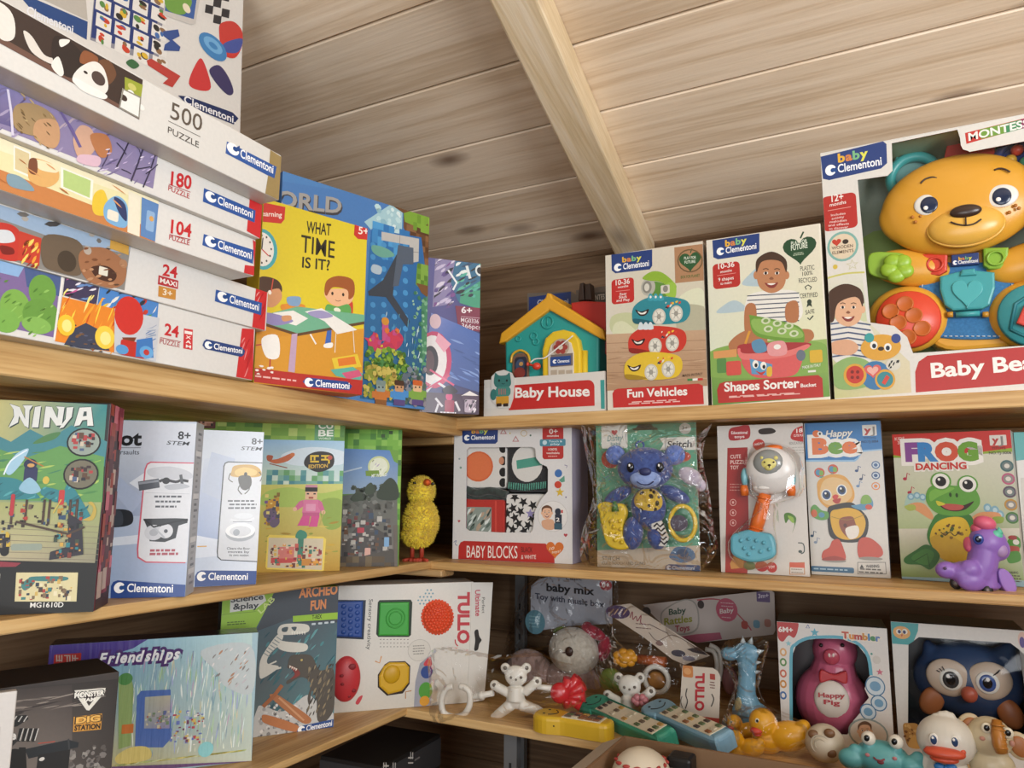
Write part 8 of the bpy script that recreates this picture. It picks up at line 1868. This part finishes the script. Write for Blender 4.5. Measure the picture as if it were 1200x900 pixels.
a.word('Tumbler', (402, 216), (566, 230), 28, ('#c04a34', '#d98a3a', '#b8443a', '#c98a3a', '#3f7fae', '#4f8a5a', '#5a7ab0'), .09, '#e8dccb', .2)
for y, c in ((278, '#d9a46a'), (322, '#5a8a4a'), (372, '#c8664a'), (418, '#c9863a'), (468, '#3f6aa0')): a.ell((142, y), 15, 18, c); a.ell((142, y), 8, 10, '#e6ddd2')
for c, rx in (((546, 428), 44), ((562, 502), 36), ((515, 540), 36)): a.ell(c, rx, rx, '#3f6f94'); a.ell(c, rx - 5, rx - 5, '#c9d4da'); a.ell(c, rx * .55, rx * .5, '#6f9ab8')
a.ell((515, 635), 88, 66, '#8f9a94'); a.ell((515, 635), 80, 58, '#d6c8b8'); kid(a, 500, 625, .5, '#6a4a34', '#d8a884')
a.line([(250, 158), (258, 172), (242, 172), (250, 158)], 3, '#4a5a9a'); a.star((280, 192), 20, '#5fa9bc'); a.star((566, 366), 16, '#c8647a'); a.ell((530, 286), 5, 5, '#5a9a8a'); a.ell((552, 312), 18, 18, '#cfc8be'); a.star((165, 240), 14, '#8fc0c8')
a.done(r, mat=gloss)
# --- owl box
win = cw([(692, 245), (738, 212), (1140, 238), (1180, 268), (1215, 300), (1215, 640), (690, 610)], L6)
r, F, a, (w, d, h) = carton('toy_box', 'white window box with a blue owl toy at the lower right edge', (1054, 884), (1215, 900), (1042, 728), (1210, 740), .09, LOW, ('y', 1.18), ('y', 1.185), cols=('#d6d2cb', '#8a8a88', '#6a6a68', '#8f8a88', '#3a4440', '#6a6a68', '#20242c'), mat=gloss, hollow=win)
p = at(F, L6); u = unit(p, 960, 420); d0 = .055
ob = melt(r, 'owl_body', plastic('#2f4568', .4), u * 8, E(p(955, 400, d0), (u * 235, u * 110, u * 175)), T([p(800, 300, d0), p(770, 225, d0)], [u * 60, u * 14], 12), T([p(1110, 300, d0), p(1150, 235, d0)], [u * 60, u * 14], 12), smooth=5)
for x, y, an in ((870, 390, .3), (1045, 405, -.3)):
    dk = part(ob, 'eye_disc', plastic('#c4b09c', .4), E(p(x, y, d0 - u * 95), (u * 96, u * 20, u * 84), (0, an, 0)))
    part(dk, 'eye_white', plastic('#e2dfd6', .3), E(p(x + (8 if x < 900 else -5), y + 8, d0 - u * 112), (u * 48, u * 8, u * 50)))
    ir = part(dk, 'iris', plastic('#3a3a3c' if x < 900 else '#3f5a94', .2), E(p(x + (8 if x < 900 else -5), y + 10, d0 - u * 117), (u * 34, u * 6, u * 38)))
    part(ir, 'pupil', plastic('#121418', .1), E(p(x + (8 if x < 900 else -5), y + 10, d0 - u * 121), (u * 20, u * 4, u * 24)))
    part(ir, 'eye_glint', plastic('#f0f0ee', .2), E(p(x - 4, y - 6, d0 - u * 125), (u * 8, u * 2, u * 9)))
    part(dk, 'eyelash', plastic('#1c1a1a', .6), *[T([p(x - 40 + i * 10 if x < 900 else x + 20 + i * 8, y - 24 - i * 4, d0 - u * 116), p(x - 54 + i * 12 if x < 900 else x + 34 + i * 8, y - 32 - i * 8, d0 - u * 116)], u * 2.5, 6) for i in range(3)])
part(ob, 'beak', plastic('#c0604a', .35), E(p(960, 465, d0 - u * 118), (u * 34, u * 26, u * 36)))
for x, y, an in ((795, 490, .5), (1140, 550, -.4)): part(r, 'wing', plastic('#a8653a', .4), E(p(x, y, d0 - u * 70), (u * 50, u * 20, u * 70), (0, an, 0)))
film_pane(r, F, win, .002, film(.45, wrinkle=.3, rough=.04, scale=7))
a.k = L6
a.ring([(590, 120), (1260, 160), (1270, 800), (620, 760)], [((x - 880) * 3.75, (y - 690) * 3.75) for x, y in win], '#d6d2cb')
a.poly([(600, 130), (735, 140), (734, 185), (715, 230), (690, 246), (612, 240)], '#3f9a9a'); a.ell((662, 192), 38, 28, '#d8a05a'); a.ell((650, 188), 12, 12, '#e9e0d0'); a.ell((676, 188), 12, 12, '#e9e0d0'); a.ell((652, 188), 7, 8, '#2a2c5a'); a.ell((674, 190), 7, 8, '#2a2c5a'); a.poly([(658, 200), (668, 200), (663, 212)], '#b8443a')
a.ell((1195, 225), 22, 36, '#d9b8a8'); a.ell((1192, 235), 12, 24, '#5a4a8a'); a.blob([(668, 600), (700, 590), (735, 600), (730, 660), (690, 690)], '#b98a4a'); a.specks((670, 670), (735, 600), 14, ('#7a4a24', '#d8b06a'), 4, 8, 2); a.blob([(690, 690), (720, 640), (745, 700)], '#d8a85a')
a.done(r, mat=gloss)
# --- figures along the shelf front
r, F = toy('toy_ball', 'cream toy ball with brown spots below the pig box', 'toy ball', (968, 889), 1.085)
p = at(F, L6); u = unit(p, 320, 680)
bl2 = part(r, 'ball_shell', plastic('#cfc2ac', .4), E(p(325, 678, 0), (u * 86, u * 80, u * 84), (0, -.3, 0), 28, 18))
for x, y, e in ((345, 635, 60), (352, 722, 64), (275, 640, 52)): part(bl2, 'spot', plastic('#7a5638', .4), E(p(x, y, -u * e), (u * 24, u * 14, u * 20)))
part(bl2, 'ball_rib', plastic('#bfb29c', .4), TO(p(305, 685, -u * 66), u * 40, u * 4, n=26, seg=6), TO(p(305, 685, -u * 72), u * 24, u * 4, n=22, seg=6))
r, F = toy('toy_crab', 'teal toy crab with bulging eyes at the front of the lowest shelf', 'toy crab', (1035, 906), 1.055)
p = at(F, L6); u = unit(p, 570, 720); tm = plastic('#5fa6a8', .35)
cb = melt(r, 'crab_body', tm, u * 6, E(p(575, 745, 0), (u * 120, u * 80, u * 78)), E(p(440, 745, -u * 30), (u * 56, u * 40, u * 46)), E(p(455, 708, -u * 30), (u * 26, u * 24, u * 30), (0, .5, 0)), E(p(702, 778, -u * 30), (u * 56, u * 40, u * 44)), E(p(735, 745, -u * 20), (u * 30, u * 24, u * 30)), E(p(517, 690, -u * 30), (u * 26, u * 24, u * 30)), E(p(637, 705, -u * 30), (u * 26, u * 24, u * 30)), smooth=4)
for x, y in ((516, 656), (637, 672)):
    e_ = part(cb, 'eye', plastic('#e6e0d2', .25), E(p(x, y, -u * 40), u * 31))
    part(e_, 'pupil', plastic('#15181a', .15), E(p(x - 6, y + 1, -u * 66), (u * 13, u * 7, u * 15)))
part(cb, 'smile', plastic('#8a3a40', .5), T([p(x, y, -u * e) for x, y, e in ((538, 740, 79), (552, 752, 81), (570, 756, 82), (588, 750, 80))], u * 4, 8), E(p(570, 762, -u * 79), (u * 14, u * 5, u * 9)))
part(cb, 'cheek', plastic('#c07a7c', .5), E(p(512, 730, -u * 70), (u * 10, u * 5, u * 8)), E(p(632, 746, -u * 70), (u * 10, u * 5, u * 8)))
r, F = toy('toy_duck', 'white toy duck with a broad orange bill in front of the owl box', 'toy duck', (1110, 912), 1.05)
p = at(F, L6); u = unit(p, 860, 680); wm = plastic('#d9d4c8', .35)
hd = melt(r, 'duck_figure', wm, u * 6, E(p(857, 665, 0), (u * 122, u * 100, u * 112)), E(p(862, 800, 0), (u * 92, u * 70, u * 80)), *[E(p(x, y, 0), u * 18) for x, y in ((812, 563), (835, 554), (858, 552), (880, 560))], E(p(765, 775, 0), (u * 22, u * 26, u * 50)), E(p(980, 700, 0), (u * 18, u * 18, u * 20)), smooth=4)
part(hd, 'bill', plastic('#d0553a', .35), E(p(850, 722, -u * 96), (u * 84, u * 40, u * 26)), E(p(850, 748, -u * 90), (u * 58, u * 34, u * 18)), E(p(778, 706, -u * 78), u * 14), E(p(930, 718, -u * 78), u * 14))
for x, y in ((803, 662), (896, 672)):
    e_ = part(hd, 'eye', plastic('#e9e6de', .3), E(p(x, y, -u * 88), (u * 20, u * 10, u * 28)))
    part(e_, 'pupil', plastic('#2f456a', .2), E(p(x, y + 2, -u * 95), (u * 13, u * 5, u * 20)))
    part(e_, 'eye_glint', plastic('#f2f2f0', .2), E(p(x - 5, y - 8, -u * 99), (u * 5, u * 3, u * 6)))
part(hd, 'bow_tie', plastic('#2f78b8', .4), E(p(832, 785, -u * 76), (u * 26, u * 12, u * 18), (0, .3, 0)), E(p(878, 788, -u * 76), (u * 26, u * 12, u * 18), (0, -.3, 0)), E(p(855, 786, -u * 80), u * 10))
r, F = toy('toy_elephant', 'cream toy elephant with an orange trunk right of the white duck', 'toy elephant', (1170, 916), 1.055)
p = at(F, L6); u = unit(p, 1050, 650)
eb = melt(r, 'elephant_body', plastic('#cdbf9e', .35), u * 6, E(p(1050, 650, 0), (u * 92, u * 76, u * 88)), E(p(1060, 775, 0), (u * 92, u * 64, u * 76)), smooth=4)
for x, y, an in ((958, 604, .4), (1178, 690, -.3)): part(eb, 'ear', plastic('#c9b795', .4), E(p(x, y, u * 30), (u * 50, u * 16, u * 62), (0, an, 0))); part(eb, 'ear_lining', plastic('#a86a3c', .4), E(p(x + (6 if x < 1000 else 4), y + 4, u * 18), (u * 36, u * 10, u * 46), (0, an, 0)))
part(eb, 'trunk', plastic('#b97a34', .35), T([p(1080, 580, -u * 60), p(1085, 640, -u * 92), p(1094, 690, -u * 100), p(1102, 718, -u * 96)], [u * 20, u * 27, u * 28, u * 24], 14), *[TO(p(1084 + i * 3, 600 + i * 20, -u * (78 + i * 5)), u * 24, u * 4, (1.35, 0, 0), 20, 6) for i in range(6)])
for x, y in ((1036, 612), (1130, 634)):
    e_ = part(eb, 'eye', plastic('#e6dfc8', .3), E(p(x, y, -u * 66), (u * 22, u * 10, u * 24)))
    part(e_, 'pupil', plastic('#1c1a18', .2), E(p(x, y, -u * 73), (u * 12, u * 6, u * 14)))
part(eb, 'cheek', plastic('#c08a78', .5), E(p(1020, 658, -u * 68), (u * 14, u * 6, u * 10)), E(p(1148, 680, -u * 56), (u * 10, u * 6, u * 14)))
# ================================================================ below the shelves
BZ = .88
bench = empty('display_bench', Matrix.Translation(Vector((-.1, 1.02, 0))), 'low pine bench under the shelves carrying the cardboard boxes', 'bench')
boards('bench_top', 'x', [((-.85, -.37 + i * .13, BZ - .03), (1.2, -.37 + i * .13 + .13, BZ), .003) for i in range(6)], wood('x', '#c9a573', '#b58f5c', '#8f6d42', 1.3, 0.55, 0.3), None, bench)
for x in (-.78, 1.1):
    for y in (-.32, .34): part(bench, 'leg', wood('z', '#c9a573', '#b58f5c', '#8f6d42', 1.3, 0.55, 0.3), B((x, y, 0), (x + .05, y + .05, BZ - .03), .003))
c0, c1, c2 = (on_z(q, 1.09) for q in ((448, 899), (502, 868), (362, 892)))
Uv = (c1 - c0); wb = Uv.length + .04; Uv.normalize(); db = abs((c2 - c0).dot(Vector((-Uv.y, Uv.x, 0))))
F = Face(Vector((c0.x, c0.y, BZ)), Uv, (0, 0, 1))
r = empty('game_box', F.M(), 'black box under the lowest shelf with white letters on its side', 'game box')
part(r, 'carton', plastic('#1f1d1c', .5), B((0, 0, 0), (wb, db, 1.09 - BZ), .0015))
part(r, 'lid_rim', plastic('#3a3a3c', .5), B((-.001, -.001, 1.09 - BZ - .05), (wb + .001, db + .001, 1.09 - BZ - .006), .001))
a = Art(Face(F.O + F.N * .0012, F.U, F.V)); hh = 1.09 - BZ; a.k = L3
a.marks((440, 880), (468, 830), 1, '#d6d4d0', 6, 3); a.marks((330, 925), (392, 876), 2, '#d6d4d0', 6, 5); a.fine((470, 870), (500, 845), 2, '#8a8886', 4, 2); a.done(r, mat=gloss)
# open cardboard box
A = on_y((731, 862), .97); bz = A.z
F = Face(Vector((A.x, .97, BZ)), (1, 0, 0), (0, 0, 1)); hh = bz - BZ; wc = on_y((1060, 915), .97).x - A.x; dc = .2
r = empty('cardboard_box', F.M(), 'open brown cardboard box in front of the lowest shelf', 'cardboard box')
cb_ = plastic('#8a6a4c', .75); th = .004
part(r, 'box_walls', cb_, B((0, -th, 0), (wc, 0, hh)), B((0, -dc, 0), (th, -th, hh)), B((wc - th, -dc, 0), (wc, -th, hh)), B((th, -dc, 0), (wc - th, -dc + th, hh - .004)), B((th, -dc + th, 0), (wc - th, -th, th)))
part(r, 'side_flap', plastic('#b8ada0', .7), PR([(-.0005, hh), (-.028, hh - .012), (-.03, hh - .015), (-.002, hh - .004)], -dc, -th, 0))
r, F = toy('ball_rattle', 'cream ball rattle with red dashes inside the cardboard box', 'baby rattle', (752, 915), .89, BZ + .0045)
p = at(F, L5); zc = p(305, 960).z; rad = .036
part(r, 'rattle_head', plastic('#d6cbb6', .4), E((0, 0, zc), rad, seg=28, rings=18))
part(r, 'handle', plastic('#d6cbb6', .4), LA((0, 0, 0.0), [(.03, 0), (.03, .012), (.014, .03), (.012, zc - .03)], 'z', 20))
part(r, 'red_dash', plastic('#a83a34', .5), *[E((rad * .8 * math.sin(t), -rad * .8 * math.cos(t), zc + rad * .6), (.005, .0022, .0022), (0, 0, t + .5), 10, 8) for t in [k * .45 - 3 for k in range(14)]])
r, F = toy('toy_camera', 'black plastic toy piece inside the cardboard box behind the cream ball', 'toy', (795, 905), .925, BZ + .0045)
p = at(F, L5); t0, t1 = p(410, 842), p(530, 900)
part(r, 'casing', plastic('#1b1a1a', .4), B((t0.x, 0, 0), (t1.x, .03, t0.z), .004)); part(r, 'stripe', plastic('#6a665e', .4), B((t0.x + .004, -.001, t0.z * .93), (t1.x - .004, .002, t0.z * .96), .0005))
# metal uprights
for px, y, z0, z1, lb in (((598, 880), 1.065, BZ, LOW - .0135, 'grey metal prop under the lowest shelf, left of the toy remotes'), ((609, 715), 1.415, BZ, MID - .056, 'grey metal upright on the back wall behind the hanging bear card')):
    b = on_y(px, y); u0 = empty('shelf_upright', Matrix.Translation(Vector((b.x, y, z0))), lb, 'shelf upright', 'metal shelf uprights')
    part(u0, 'channel', plastic('#8f959a', .4, metal=.5), B((-.011, 0, 0), (.011, .002, z1 - z0)), B((-.011, .002, 0), (-.009, .014, z1 - z0)), B((.009, .002, 0), (.011, .014, z1 - z0)))
    part(u0, 'slot', plastic('#2a2c2e', .6), *[B((-.002, -.0004, k), (.002, .0004, k + .012)) for k in [.02 + .03 * i for i in range(int((z1 - z0 - .03) / .03))]])
b = on_y((600, 715), 1.42)
part(None, 'trim_1', wood('z', '#b79d82', '#a68b70', '#86694f', 1.0, 0.7, .2), B((WX + .0005, .30, LOW), (WX + .03, .42, MID - .013), .002))['kind'] = 'structure'
